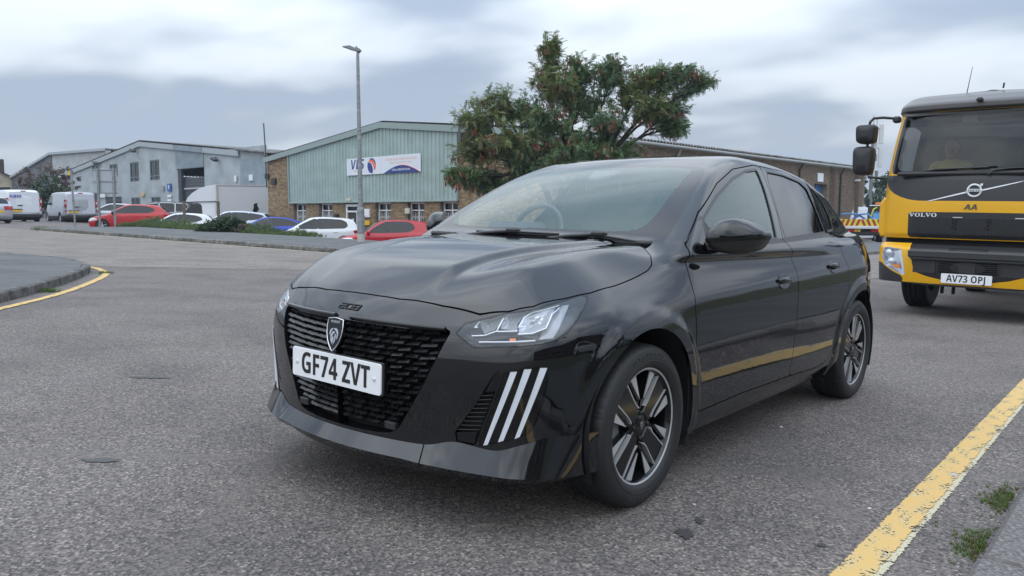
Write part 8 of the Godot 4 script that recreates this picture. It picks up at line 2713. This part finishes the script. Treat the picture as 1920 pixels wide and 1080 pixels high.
func make_locust() -> void:
	var rng := RandomNumberGenerator.new(); rng.seed = 77
	var base := Vector3(1.75, ground_y(1.75, -24.2), -24.2)
	var n := thing("locust_tree", "spreading leafy tree hung with rusty seed pods behind the black hatchback", "tree", base)
	# clumps: offset in metres from the foot, radius across and up
	var cl := [[-2.85, 4.05, 0.3, 0.75, 0.62], [-2.2, 4.65, -0.4, 0.75, 0.55], [-3.0, 3.1, 0.2, 0.7, 0.42], [-3.35, 2.35, 0.4, 0.55, 0.30], [-2.5, 2.2, -0.2, 0.85, 0.50], [-1.9, 3.35, 0.6, 1.0, 0.65], [-1.3, 2.5, 0.3, 1.1, 0.60], [-1.35, 4.35, -0.3, 0.62, 0.55],
		[-0.75, 5.35, 0.1, 0.55, 0.6], [-0.62, 6.15, 0.0, 0.34, 0.48], [-0.25, 5.0, 0.5, 0.7, 0.55], [0.35, 5.6, -0.2, 0.62, 0.5], [0.5, 4.7, -0.6, 0.9, 0.55], [-0.5, 4.0, 0.4, 0.95, 0.55], [0.05, 3.1, 0.7, 1.0, 0.6], [0.0, 2.3, 0.2, 1.1, 0.5],
		[1.25, 5.55, 0.2, 0.6, 0.45], [1.9, 5.05, 0.1, 0.75, 0.5], [2.55, 5.45, -0.1, 0.75, 0.28], [3.35, 5.45, 0.0, 0.62, 0.22], [4.05, 5.2, 0.1, 0.38, 0.20], [2.35, 4.4, 0.4, 0.8, 0.48], [3.1, 4.35, 0.2, 0.5, 0.35], [3.25, 3.85, 0.1, 0.42, 0.22], [1.15, 4.0, 0.5, 0.75, 0.5], [1.3, 3.0, 0.3, 1.0, 0.55], [2.0, 2.5, 0.2, 0.85, 0.35], [2.65, 2.35, -0.1, 0.55, 0.3], [1.0, 2.2, 0.5, 0.9, 0.45], [-1.0, 3.2, -0.9, 1.0, 0.8], [1.0, 3.4, -0.9, 1.0, 0.8]]
	var bark := worn("locust_bark", col(0.055, 0.047, 0.040), 0.95, 0.5, 2.0)
	var wood := Geo.new()
	var forks := [Vector3(-0.25, 1.5, 0), Vector3(0.35, 1.7, 0.1), Vector3(-1.1, 3.5, 0.1), Vector3(1.0, 3.6, 0.1), Vector3(0.0, 3.9, 0.0)]
	limb(wood, Vector3(-0.1, -0.3, 0), forks[0], 0.16, 0.12, rng, 0.05)
	limb(wood, Vector3(0.12, -0.3, 0.05), forks[1], 0.15, 0.11, rng, 0.05)
	limb(wood, forks[0], forks[2], 0.11, 0.07, rng)
	limb(wood, forks[0], forks[4], 0.10, 0.07, rng)
	limb(wood, forks[1], forks[3], 0.11, 0.075, rng)
	var green := [leaf_mat("locust_green", col(0.115, 0.185, 0.082)), leaf_mat("locust_deep", col(0.085, 0.148, 0.075)), leaf_mat("locust_olive", col(0.165, 0.18, 0.07)), leaf_mat("locust_blue", col(0.105, 0.175, 0.10))]
	var fr := []
	for m in green: fr.append(frond_mesh(6, 0.19, 0.016, 0.052, m, 0.3))
	var xs := [[], [], [], []]
	var pods := [[], []]
	for c in cl:
		var o := Vector3(c[0], c[1] + 0.9, c[2])
		var best: Vector3 = forks[2]
		for f in forks:
			if f.distance_to(o) + (0.8 if f.y > o.y else 0.0) < best.distance_to(o) + (0.8 if best.y > o.y else 0.0): best = f
		var br := limb(wood, best, o, 0.05, 0.016, rng, 0.1)
		var tips := []
		for k in int(20 + 24 * c[3]):
			var d := rand_dir(rng)
			var q := o + Vector3(d.x * c[3], d.y * c[4], d.z * c[3] * 0.9) * pow(rng.randf(), 0.35)
			var from: Vector3 = br[rng.randi_range(int(br.size() * 0.55), br.size() - 1)]
			limb(wood, from, q, 0.011, 0.004, rng, 0.08)
			tips.append([from, q])
		var tone := rng.randi() % 4
		for t in tips:
			var cnt := rng.randi_range(17, 26)
			for k in cnt:
				var u := rng.randf_range(0.35, 1.06)
				var p: Vector3 = t[0].lerp(t[1], u) + rand_dir(rng) * 0.07
				var dir: Vector3 = (t[1] - t[0]).normalized() * 0.6 + rand_dir(rng) * 0.9 + Vector3(0, -0.15, 0)
				var zz := dir.normalized()
				var xx := Vector3.UP.cross(zz)
				if xx.length() < 0.1: xx = Vector3.RIGHT
				xx = xx.normalized()
				var b := Basis(xx, zz.cross(xx), zz) * Basis(Vector3(0, 0, 1), rng.randf_range(-0.7, 0.7))
				var w := tone if rng.randf() < 0.6 else rng.randi() % 4
				xs[w].append(Transform3D(b.scaled(Vector3.ONE * rng.randf_range(0.75, 1.2)), p))
			if rng.randf() < 0.20 and c[1] > 2.0:
				var pc: Vector3 = t[1]
				for k in rng.randi_range(8, 18):
					var b2 := Basis(Vector3.UP, rng.randf_range(0, TAU)) * Basis(Vector3(1, 0, 0), rng.randf_range(-0.4, 0.4))
					pods[rng.randi() % 2].append(Transform3D(b2.scaled(Vector3.ONE * rng.randf_range(0.7, 1.25)), pc + Vector3(rng.randf_range(-0.13, 0.13), rng.randf_range(-0.16, 0.02), rng.randf_range(-0.13, 0.13))))
	obj("trunk", wood, bark, n)
	var crown := Node3D.new(); crown.name = "crown"; n.add_child(crown)
	for k in 4: many("leaves", crown, fr[k], xs[k])
	for k in 2:
		var pm := Geo.new()
		var w := 0.017
		for q in 3:
			var y0 := -0.04 * q; var y1 := -0.04 * (q + 1)
			var z0 := 0.012 * sin(q * 1.6); var z1 := 0.012 * sin((q + 1) * 1.6)
			pm.quad(Vector3(-w, y1, z1), Vector3(w, y1, z1), Vector3(w, y0, z0), Vector3(-w, y0, z0))
		var a := pm.mesh()
		a.surface_set_material(0, leaf_mat("pod_rust_%d" % k, col(0.22, 0.075, 0.048) if k == 0 else col(0.15, 0.062, 0.045)))
		many("seed_pods", crown, a, pods[k])

# a bush or distant tree: clumps of leaves on a branching stem
func bush(called: String, label: String, cat: String, at: Vector3, blobs: Array, per: int, leaf: float, tones: Array, seed_: int, group := "", stem := 0.05) -> Node3D:
	var rng := RandomNumberGenerator.new(); rng.seed = seed_
	var n := thing(called, label, cat, at, 0.0, group)
	var wood := Geo.new()
	var xs := []
	for k in tones.size(): xs.append([])
	for b in blobs:
		var o := Vector3(b[0], b[1], b[2])
		limb(wood, Vector3(b[0] * 0.3, 0, b[2] * 0.3), o, stem, stem * 0.35, rng, 0.1)
		for k in 8: limb(wood, o * 0.7, o + rand_dir(rng) * Vector3(b[3], b[4], b[3]) * 0.9, stem * 0.35, stem * 0.1, rng, 0.1)
		var tone := rng.randi() % tones.size()
		var cen := []
		for k in maxi(6, per / 14): cen.append(o + rand_dir(rng) * Vector3(b[3], b[4], b[3]) * pow(rng.randf(), 0.4))
		for k in per:
			var p: Vector3 = cen[rng.randi() % cen.size()] + rand_dir(rng) * (b[3] * 0.22) * rng.randf()
			var bas := Basis(rand_dir(rng), rng.randf_range(0, TAU)).scaled(Vector3.ONE * rng.randf_range(0.7, 1.3))
			xs[tone if rng.randf() < 0.55 else rng.randi() % tones.size()].append(Transform3D(bas, p))
	obj("stem", wood, worn("bush_bark", col(0.06, 0.048, 0.04), 0.95, 0.4, 2.0), n)
	var crown := Node3D.new(); crown.name = "foliage"; n.add_child(crown)
	for k in tones.size():
		if xs[k].is_empty(): continue
		var g := Geo.new()
		for q in 3:
			var r := Basis(Vector3.UP, q * 2.1) * Basis(Vector3(1, 0, 0), 0.5 * q)
			var a := r * Vector3(0, 0, leaf * 0.2)
			g.quad(a, a + r * Vector3(leaf * 0.35, 0, leaf * 0.5), a + r * Vector3(0, leaf * 0.12, leaf), a + r * Vector3(-leaf * 0.35, 0, leaf * 0.5))
		var am := g.mesh()
		am.surface_set_material(0, tones[k])
		many("leaves", crown, am, xs[k])
	return n

func make_plants() -> void:
	make_locust()
	var gr := [leaf_mat("bush_green", col(0.048, 0.085, 0.032)), leaf_mat("bush_dark", col(0.028, 0.052, 0.024)), leaf_mat("bush_lime", col(0.10, 0.14, 0.04))]
	var pu := [leaf_mat("purple_leaf", col(0.085, 0.062, 0.075)), leaf_mat("purple_dark", col(0.055, 0.042, 0.052)), leaf_mat("brown_leaf", col(0.12, 0.085, 0.07))]
	bush("shrub", "rounded green shrub in front of the dark slate shed, above the vans", "shrub", Vector3(-36.2, 0.9, -61.5), [[-0.9, 1.6, 0, 1.1, 1.2], [0.3, 2.3, 0.2, 1.2, 1.1], [0.9, 1.4, 0, 0.8, 1.1], [-0.3, 0.9, 0.3, 1.3, 0.9]], 420, 0.16, gr.slice(0, 2), 31)
	bush("purple_tree", "bare-looking purple-brown tree behind the green shrub", "tree", Vector3(-38.5, 0.9, -64.5), [[-1.9, 2.2, 0, 1.0, 1.1], [-0.6, 3.2, 0, 1.2, 0.9], [0.9, 3.4, 0, 1.1, 0.8], [2.1, 2.9, 0.1, 0.9, 1.1], [-2.6, 1.1, 0, 0.7, 1.0], [2.4, 1.6, 0, 0.7, 1.2]], 300, 0.14, pu, 32)
	bush("far_bush", "dark bush at the far left behind the grey hatchback, below the cream house", "bush", Vector3(-48.5, 0.8, -76.0), [[0, 1.0, 0, 1.2, 0.9], [1.6, 0.7, 0, 0.9, 0.8], [-1.8, 1.3, 0, 1.1, 1.0]], 260, 0.2, [gr[1], pu[2]], 33)
	var i := 0
	for q in [[27.5, -62.0, 1.0, "tall dark green tree right of the brick wall, behind the flatbed"], [31.6, -66.0, 1.12, "broad green tree partly hidden by the yellow lorry's mirrors"], [36.5, -66.0, 1.25, "green tree behind the yellow lorry's cab window"], [44.0, -70.0, 1.4, "far tree hidden mostly by the yellow lorry's cab"]]:
		var s: float = q[2]
		bush("background_tree", q[3], "tree", Vector3(q[0], -0.6, q[1]), [[-0.9 * s, 2.2 * s, 0, 1.2 * s, 1.1 * s], [0.6 * s, 3.2 * s, 0, 1.3 * s, 1.1 * s], [1.3 * s, 1.9 * s, 0, 1.1 * s, 1.2 * s], [-0.3 * s, 4.1 * s, 0, 0.8 * s, 0.8 * s]], 330, 0.2, gr, 40 + i, "trees beyond the flatbed", 0.1)
		i += 1
	# ivy mound and verge in front of the parked cars
	bush("ivy_mound", "rounded ivy bush on the verge, brown and dead on its right side", "bush", Vector3(-11.25, 0.36, -31.0), [[-0.45, 0.26, 0, 0.5, 0.27], [0.05, 0.36, 0.05, 0.55, 0.28], [0.5, 0.22, 0.0, 0.38, 0.25], [-0.9, 0.12, 0.1, 0.4, 0.18]], 900, 0.075, gr.slice(0, 2), 51, "", 0.015)
	bush("dead_ivy", "brown dead stems on the right end of the ivy mound", "bush", Vector3(-10.6, 0.34, -30.7), [[0.0, 0.16, 0.1, 0.3, 0.22]], 420, 0.06, [pu[2], pu[1]], 52, "", 0.012)
	bush("conifer", "small dark conifer at the left corner of the brick pier", "conifer", Vector3(-14.55, -0.15, -44.6), [[0, 0.5, 0, 0.36, 0.4], [0, 0.95, 0, 0.26, 0.35], [0, 1.35, 0, 0.16, 0.3], [0, 1.65, 0, 0.07, 0.2]], 170, 0.1, [gr[1]], 53)
	# verge: grass and ivy
	var rng := RandomNumberGenerator.new(); rng.seed = 9
	var blade := Geo.new()
	for k in 5:
		var a := k * 1.3
		var d := Vector3(cos(a), 0, sin(a)) * 0.03
		blade.tri(d * 0.3 + Vector3(0.008, 0, 0), d * 0.3 - Vector3(0.008, 0, 0), d * 1.6 + Vector3(0, 0.12, 0))
	var tones := [leaf_mat("grass_fresh", col(0.085, 0.135, 0.032)), leaf_mat("grass_dull", col(0.075, 0.10, 0.040)), leaf_mat("ivy_leaf", col(0.038, 0.075, 0.030))]
	for t in 3:
		var xs := []
		for k in 2600:
			var al := rng.randf_range(6.5, 20.5)
			var s := 4.25 + pow(rng.randf(), 1.3) * 1.5
			if al > 18.0 and s < 4.5: s += 0.2
			var q := KA + KD * (al + 1.2) + KN * s
			var hump := 0.10 + 0.10 * sin(al * 1.7) * sin(al * 0.6) + (0.08 if al > 8.5 else 0.0)
			var fade := sst(20.8, 19.5, al) * sst(6.0, 7.5, al)
			xs.append(Transform3D(Basis(Vector3.UP, rng.randf_range(0, TAU)).scaled(Vector3.ONE * rng.randf_range(0.6, 1.5) * (0.5 + 0.5 * fade)), Vector3(q.x, road_y(q.x) + 0.08 + 1.9 * hump * rng.randf() * fade * sin(clampf((s - 4.25) / 1.5, 0.0, 1.0) * PI * 0.8 + 0.3), q.y)))
		var m := blade.mesh() if t < 2 else frond_mesh(2, 0.09, 0.022, 0.05, tones[2])
		m.surface_set_material(0, tones[t])
		var o := many("verge_grass", null, m, xs)
		tag(o, ["bright grass along the far verge in front of the parked cars", "dull grass along the far verge mixed with ivy", "low ivy covering the far verge below the two-post sign"][t], "grass" if t < 2 else "ivy")
	# weeds in the near gutter by the right kerb, and at the kerbs further off
	var wx := []; var wy := []
	for k in 420:
		var c: float = [2.42, 2.98, 3.1, 2.5][rng.randi() % 4]
		var tt := c + rng.randfn(0.0, 0.075)
		var q := Vector2(1.49, -2.4) + Vector2(0.642, -0.767) * (tt - 2.25) + Vector2(-0.767, -0.642) * (0.015 + absf(rng.randfn(0.0, 0.05)))
		(wx if rng.randf() < 0.7 else wy).append(Transform3D(Basis(Vector3.UP, rng.randf_range(0, TAU)).scaled(Vector3(0.24, 0.15, 0.24) * rng.randf_range(0.4, 1.2)), Vector3(q.x, road_y(q.x), q.y)))
	var bm := blade.mesh(); bm.surface_set_material(0, tones[0])
	tag(many("gutter_weeds", null, bm, wx), "green weeds growing in the gutter at the right kerb near the viewer", "weeds")
	var bm2 := blade.mesh(); bm2.surface_set_material(0, leaf_mat("moss_brown", col(0.10, 0.075, 0.03)))
	tag(many("gutter_moss", null, bm2, wy), "brownish dry weeds among the green ones at the right kerb", "weeds")
	var kx := []
	for k in 900:
		var al := rng.randf_range(-7.0, 19.0)
		if sin(al * 2.3) + sin(al * 0.9) < 0.2: continue
		var q := KA + KD * al - KN * rng.randf_range(0.0, 0.05)
		kx.append(Transform3D(Basis(Vector3.UP, rng.randf_range(0, TAU)).scaled(Vector3(0.6, 0.35, 0.6) * rng.randf_range(0.4, 1.0)), Vector3(q.x, road_y(q.x), q.y)))
	var bm3 := blade.mesh(); bm3.surface_set_material(0, M.moss_brown)
	tag(many("kerb_moss", null, bm3, kx), "thin moss and weeds along the foot of the far kerb", "weeds")
	for q in [[Vector2(-19.15, -31.95), "grass tuft at the left end of the far kerb", 0.22], [Vector2(-5.72, -9.6), "small weed at the foot of the left kerb", 0.07], [Vector2(-6.5, -12.4), "tiny weed in the joint of the left kerb's curve", 0.06]]:
		var tx := []
		for k in 60: tx.append(Transform3D(Basis(Vector3.UP, rng.randf_range(0, TAU)).scaled(Vector3.ONE * rng.randf_range(0.6, 1.3) * q[2] * 6.0), Vector3(rng.randfn(0, q[2]), 0, rng.randfn(0, q[2] * 0.7))))
		var th := thing("grass_tuft", q[1], "grass", Vector3(q[0].x, road_y(q[0].x), q[0].y))
		many("blades", th, bm, tx)
	# fallen leaves and pebbles near the right kerb and the car
	var lm := leaf_mat("fallen_leaf", col(0.42, 0.21, 0.04))
	for q in [[1.97, -3.42, 0.022, "orange fallen leaf by the right kerb, nearest the viewer"], [2.33, -3.74, 0.018, "small orange leaf lying farther along the right kerb"], [1.62, -2.93, 0.02, "curled orange leaf in the gutter by the weeds"]]:
		var g := Geo.new()
		g.quad(Vector3(-0.5, 0.05, 0), Vector3(0, 0.0, 0.9), Vector3(0.5, 0.12, 0.1), Vector3(0.05, 0.05, -1.0))
		var o := obj("fallen_leaf", Geo.new().add(g, Transform3D(Basis(Vector3.UP, q[0] * 9.0).scaled(Vector3.ONE * q[2]), Vector3.ZERO)), lm)
		o.position = Vector3(q[0], road_y(q[0]) + 0.006, q[1])
		tag(o, q[3], "leaf", "fallen leaves at the right kerb")
	var pm := mat("pale_pebble", col(0.45, 0.44, 0.42), 0.8)
	var pk := ["white pebble on the road between the two left wheels", "white pebble right of the yellow line's near end", "pale pebble near the weeds by the right kerb", "pale pebble beside the yellow line's inner edge", "flat pale stone at the edge of the kerb weeds", "pale pebble on the road left of the yellow line"]
	var pi := 0
	for q in [[1.43, -4.06, 0.009], [1.37, -2.9, 0.008], [1.62, -3.05, 0.009], [1.09, -2.42, 0.008], [1.93, -3.32, 0.014], [0.7, -2.9, 0.006]]:
		var o := obj("pebble", Geo.new().lathe([Vector2(0.001, 1.0), Vector2(0.7, 0.75), Vector2(1.0, 0.2), Vector2(0.8, -0.4), Vector2(0.001, -0.6)], Vector3.ZERO, Vector3.UP, 9), pm)
		o.position = Vector3(q[0], road_y(q[0]) + q[2] * 0.4, q[1])
		o.scale = Vector3(1.2, 0.7, 0.9) * q[2]
		tag(o, pk[pi], "pebble", "loose pebbles on the road")
		pi += 1
	# old tar spots and dark smears on the road
	var tar := mat("tar_spot", col(0.035, 0.034, 0.034), 0.7)
	var smear := mat("dark_smear", col(0.075, 0.072, 0.071), 0.85)
	var ti := 0
	for q in [[0.60, -2.62, 0.035, 0.05, "small black tar spot on the road in front of the right front wheel", tar], [0.68, -2.74, 0.02, 0.03, "smaller black tar fleck just beyond the tar spot", tar], [-1.75, -3.25, 0.10, 0.035, "long dark smear on the road in front of the black car's bumper", smear], [-2.3, -4.9, 0.16, 0.04, "dark streak on the road left of the black car", smear], [1.05, -2.55, 0.02, 0.02, "tiny tar fleck left of the yellow line", tar]]:
		var o := PackedVector2Array()
		for k in 26:
			var a := TAU * k / 26.0
			var r := 0.55 + 0.45 * rng.randf()
			o.append(Vector2(cos(a) * q[2] * r, sin(a) * q[3] * r))
		var g := Geo.new()
		var t3 := Geometry2D.triangulate_polygon(o)
		for k in range(0, t3.size(), 3):
			g.out_tri(Vector3(o[t3[k]].x, -TILT * o[t3[k]].x, o[t3[k]].y), Vector3(o[t3[k + 1]].x, -TILT * o[t3[k + 1]].x, o[t3[k + 1]].y), Vector3(o[t3[k + 2]].x, -TILT * o[t3[k + 2]].x, o[t3[k + 2]].y), Vector3(0, -5, 0))
		var sp := obj("road_stain", g, q[5])
		sp.position = Vector3(q[0], road_y(q[0]) + 0.004, q[1])
		tag(sp, q[4], "stain", "dark stains on the road")
		ti += 1
	# trees across the road (mirrored in the car)
	for q in [[17.5, 3.5, 1.0], [21.0, -1.5, 1.2]]:
		var s: float = q[2]
		bush("roadside_tree", "dark tree across the road, mirrored in the black car's flank" if s < 1.1 else "larger dark tree across the road, mirrored in the hatchback's rear door", "tree", Vector3(q[0], -0.3, q[1]), [[-0.9 * s, 2.6 * s, 0, 1.4 * s, 1.3 * s], [0.8 * s, 3.4 * s, 0, 1.5 * s, 1.3 * s], [0.2 * s, 1.6 * s, 0, 1.5 * s, 1.2 * s]], 260, 0.3, gr.slice(0, 2), 60 + int(q[0]), "", 0.12)

func make_street() -> void:
	var galv := worn("galvanised", col(0.30, 0.315, 0.33), 0.5, 0.18, 1.2, 0.35)
	# lamp column at the back of the far pavement
	var n := thing("street_lamp", "tall grey lamp column rising in front of the green workshop", "street lamp", Vector3(-4.72, road_y(-4.72) + 0.13, -24.45))
	obj("column", Geo.new().lathe([Vector2(0.115, -0.2), Vector2(0.115, 1.0), Vector2(0.108, 1.06), Vector2(0.075, 1.12), Vector2(0.062, 3.4), Vector2(0.046, 5.78)], Vector3.ZERO, Vector3(-0.004, 1, 0), 20), galv, n)
	obj("base_band", Geo.new().lathe([Vector2(0.119, -0.2), Vector2(0.119, 0.26), Vector2(0.112, 0.265)], Vector3.ZERO, Vector3.UP, 20), mat("lamp_base_pale", col(0.42, 0.41, 0.38), 0.7), n)
	var hd := Node3D.new(); hd.name = "lamp_head"; n.add_child(hd)
	hd.position = Vector3(-0.02, 5.80, 0)
	obj("shell", Geo.new().prism(pv(".09,.03 .10,.075 .06,.11 -.08,.13 -.24,.195 -.46,.165 -.36,.135 -.22,.085 -.02,.03"), 0.20, Transform3D(Basis.IDENTITY, Vector3(0, 0, -0.10)), 0.02), mat("lamp_shell", col(0.21, 0.22, 0.23), 0.5), hd)
	obj("photocell", Geo.new().lathe([Vector2(0.03, 0.0), Vector2(0.03, 0.06), Vector2(0.001, 0.075)], Vector3(-0.04, 0.12, 0), Vector3.UP, 12), M.lamp_shell, hd)
	obj("spigot", Geo.new().lathe([Vector2(0.045, -0.02), Vector2(0.06, 0.01), Vector2(0.06, 0.06)], Vector3(0.02, 0, 0), Vector3.UP, 12), M.lamp_shell, hd)
	# back of a road sign on two posts
	var s := thing("two_post_sign", "back of a blank rectangular road sign on two grey posts", "road sign", Vector3(-19.1, road_y(-19.1) + 0.2, -37.0), deg_to_rad(-2))
	for x in [-0.37, 0.37]: obj("post", Geo.new().tube([Vector3(x, -0.5, 0), Vector3(x, 2.62, 0)], 0.055, 10), galv, s)
	obj("plate", Geo.new().box(Vector3(-0.08, 2.0, -0.08), Vector3(1.15, 1.15, 0.02), 0.004), mat("sign_back", col(0.36, 0.39, 0.43), 0.45), s)
	for y in [1.46, 2.0, 2.54]: obj("rail", Geo.new().box(Vector3(-0.08, y, -0.055), Vector3(1.2, 0.05, 0.03), 0.006), galv, s)
	var p := thing("marker_post", "slim grey post with a small yellow plate at its top, left of the sign", "post", Vector3(-20.4, road_y(-20.4) + 0.15, -36.6))
	obj("post", Geo.new().tube([Vector3(0, -0.4, 0), Vector3(-0.09, 2.5, 0)], 0.045, 8), galv, p)
	obj("plate", Geo.new().box(Vector3(-0.17, 2.38, 0.0), Vector3(0.13, 0.20, 0.02), 0.004), mat("small_yellow", col(0.62, 0.42, 0.05), 0.5), p)
	# timber posts
	var tim := worn("timber", col(0.19, 0.155, 0.11), 0.9, 0.3, 1.5)
	var k := 0
	for q in [[-16.55, -39.6, 1.55, "left weathered timber post in front of the box van's windscreen"], [-14.9, -39.8, 1.45, "right weathered timber post at the back of the box van's cab"]]:
		var t := thing("timber_post", q[3], "post", Vector3(q[0], -0.1, q[1]), 0.0, "timber posts by the box van")
		obj("stake", Geo.new().box(Vector3(0, 0.85, 0), Vector3(0.12, 2.0 + 0.0 * q[2], 0.12), 0.015), tim, t)
		k += 1
	# telecom mast
	var m := thing("telecom_mast", "telecom mast with white panel aerials rising behind the lorry's mirrors", "mast", Vector3(26.4, -0.8, -58.0))
	obj("pole", Geo.new().tube([Vector3(0, 0, 0), Vector3(0, 8.6, 0)], 0.14, 10, 0.10), mat("mast_grey", col(0.17, 0.18, 0.19), 0.5, 0.3), m)
	for q in [[-0.55, 7.2, 0.2, 1.35], [0.55, 7.3, 0.1, 1.45], [0.35, 7.1, -0.4, 1.3], [0.55, 5.6, 0.1, 1.4], [-0.5, 5.55, 0.1, 1.2]]:
		obj("panel_aerial", Geo.new().box(Vector3(q[0], q[1] + 0.6, q[2]), Vector3(0.30, q[3], 0.16), 0.03), mat("aerial_white", col(0.55, 0.56, 0.55), 0.5), m)
	for y in [6.9, 8.3]: obj("cross_arm", Geo.new().tube([Vector3(-0.6, y, 0.1), Vector3(0.6, y, 0.1)], 0.03, 6), M.mast_grey, m)
	for q in [[-0.3, 8.6], [0.25, 8.6], [0.0, 8.9]]: obj("whip", Geo.new().tube([Vector3(q[0], 7.6, 0), Vector3(q[0], q[1] + 0.35, 0)], 0.02, 5), M.mast_grey, m)
	for q in [[-0.2, 6.3], [0.15, 6.2], [-0.05, 5.3], [0.3, 5.0], [-0.55, 4.9]]: obj("radio_unit", Geo.new().box(Vector3(q[0], q[1], 0.15), Vector3(0.2, 0.5, 0.15), 0.02), M.mast_grey, m)
	# thin posts beyond the flatbed
	for q in [[29.4, -61.0, 4.1, "thin lamp post beyond the flatbed, right of the brick wall"], [21.9, -50.5, 2.5, "short white-topped pole at the end of the brick wall"]]:
		var t := thing("lamp_post" if q[2] > 3.0 else "bollard_pole", q[3], "post", Vector3(q[0], -0.6, q[1]))
		obj("shaft", Geo.new().tube([Vector3(0, 0, 0), Vector3(0, q[2], 0)], 0.06, 8), galv, t)
		obj("top", Geo.new().box(Vector3(0, q[2] + 0.08, 0), Vector3(0.32 if q[2] > 3.0 else 0.14, 0.16, 0.16), 0.03), M.lamp_shell, t)
	# wall and unit across the road (they show in the hatchback's paint and behind its windows)
	var u := thing("brick_unit", "long low brown unit with a window band across the road, mirrored in the black car", "building", Vector3(20.5, -0.4, 8.5), deg_to_rad(-130.2))
	var br := worn("plain_brick", col(0.16, 0.11, 0.08), 0.9, 0.3, 0.5)
	obj("wall", holed_wall(-17, 17, 0, 4.4, [[-14, 1.2, -10, 2.8], [-8, 1.2, -4, 2.8], [-1.5, 0.0, 2.0, 3.2], [5, 1.2, 9, 2.8], [11, 1.2, 15, 2.8]], 0.2), br, u)
	for h in [[-14, 1.2, -10, 2.8], [-8, 1.2, -4, 2.8], [5, 1.2, 9, 2.8], [11, 1.2, 15, 2.8]]: window_in(u, h, -0.15, M.white_frame, M.dark_pane, 3, 0.7, 0.07)
	obj("door", Geo.new().box(Vector3(0.25, 1.6, -0.18), Vector3(3.5, 3.2, 0.05)), M.roller_grey, u)
	obj("shell", Geo.new().box(Vector3(0, 2.2, -6.2), Vector3(34, 4.4, 11.9)), br, u)
	obj("parapet", Geo.new().box(Vector3(0, 4.6, -0.1), Vector3(34.2, 0.5, 0.4), 0.03), M.verge_grey, u)
func _ready() -> void:
	make_view()
	make_ground()
	car_paints()
	make_workshop()
	make_grey_unit()
	make_car()
	make_traffic()
	make_truck()
	make_street()
	make_plants()
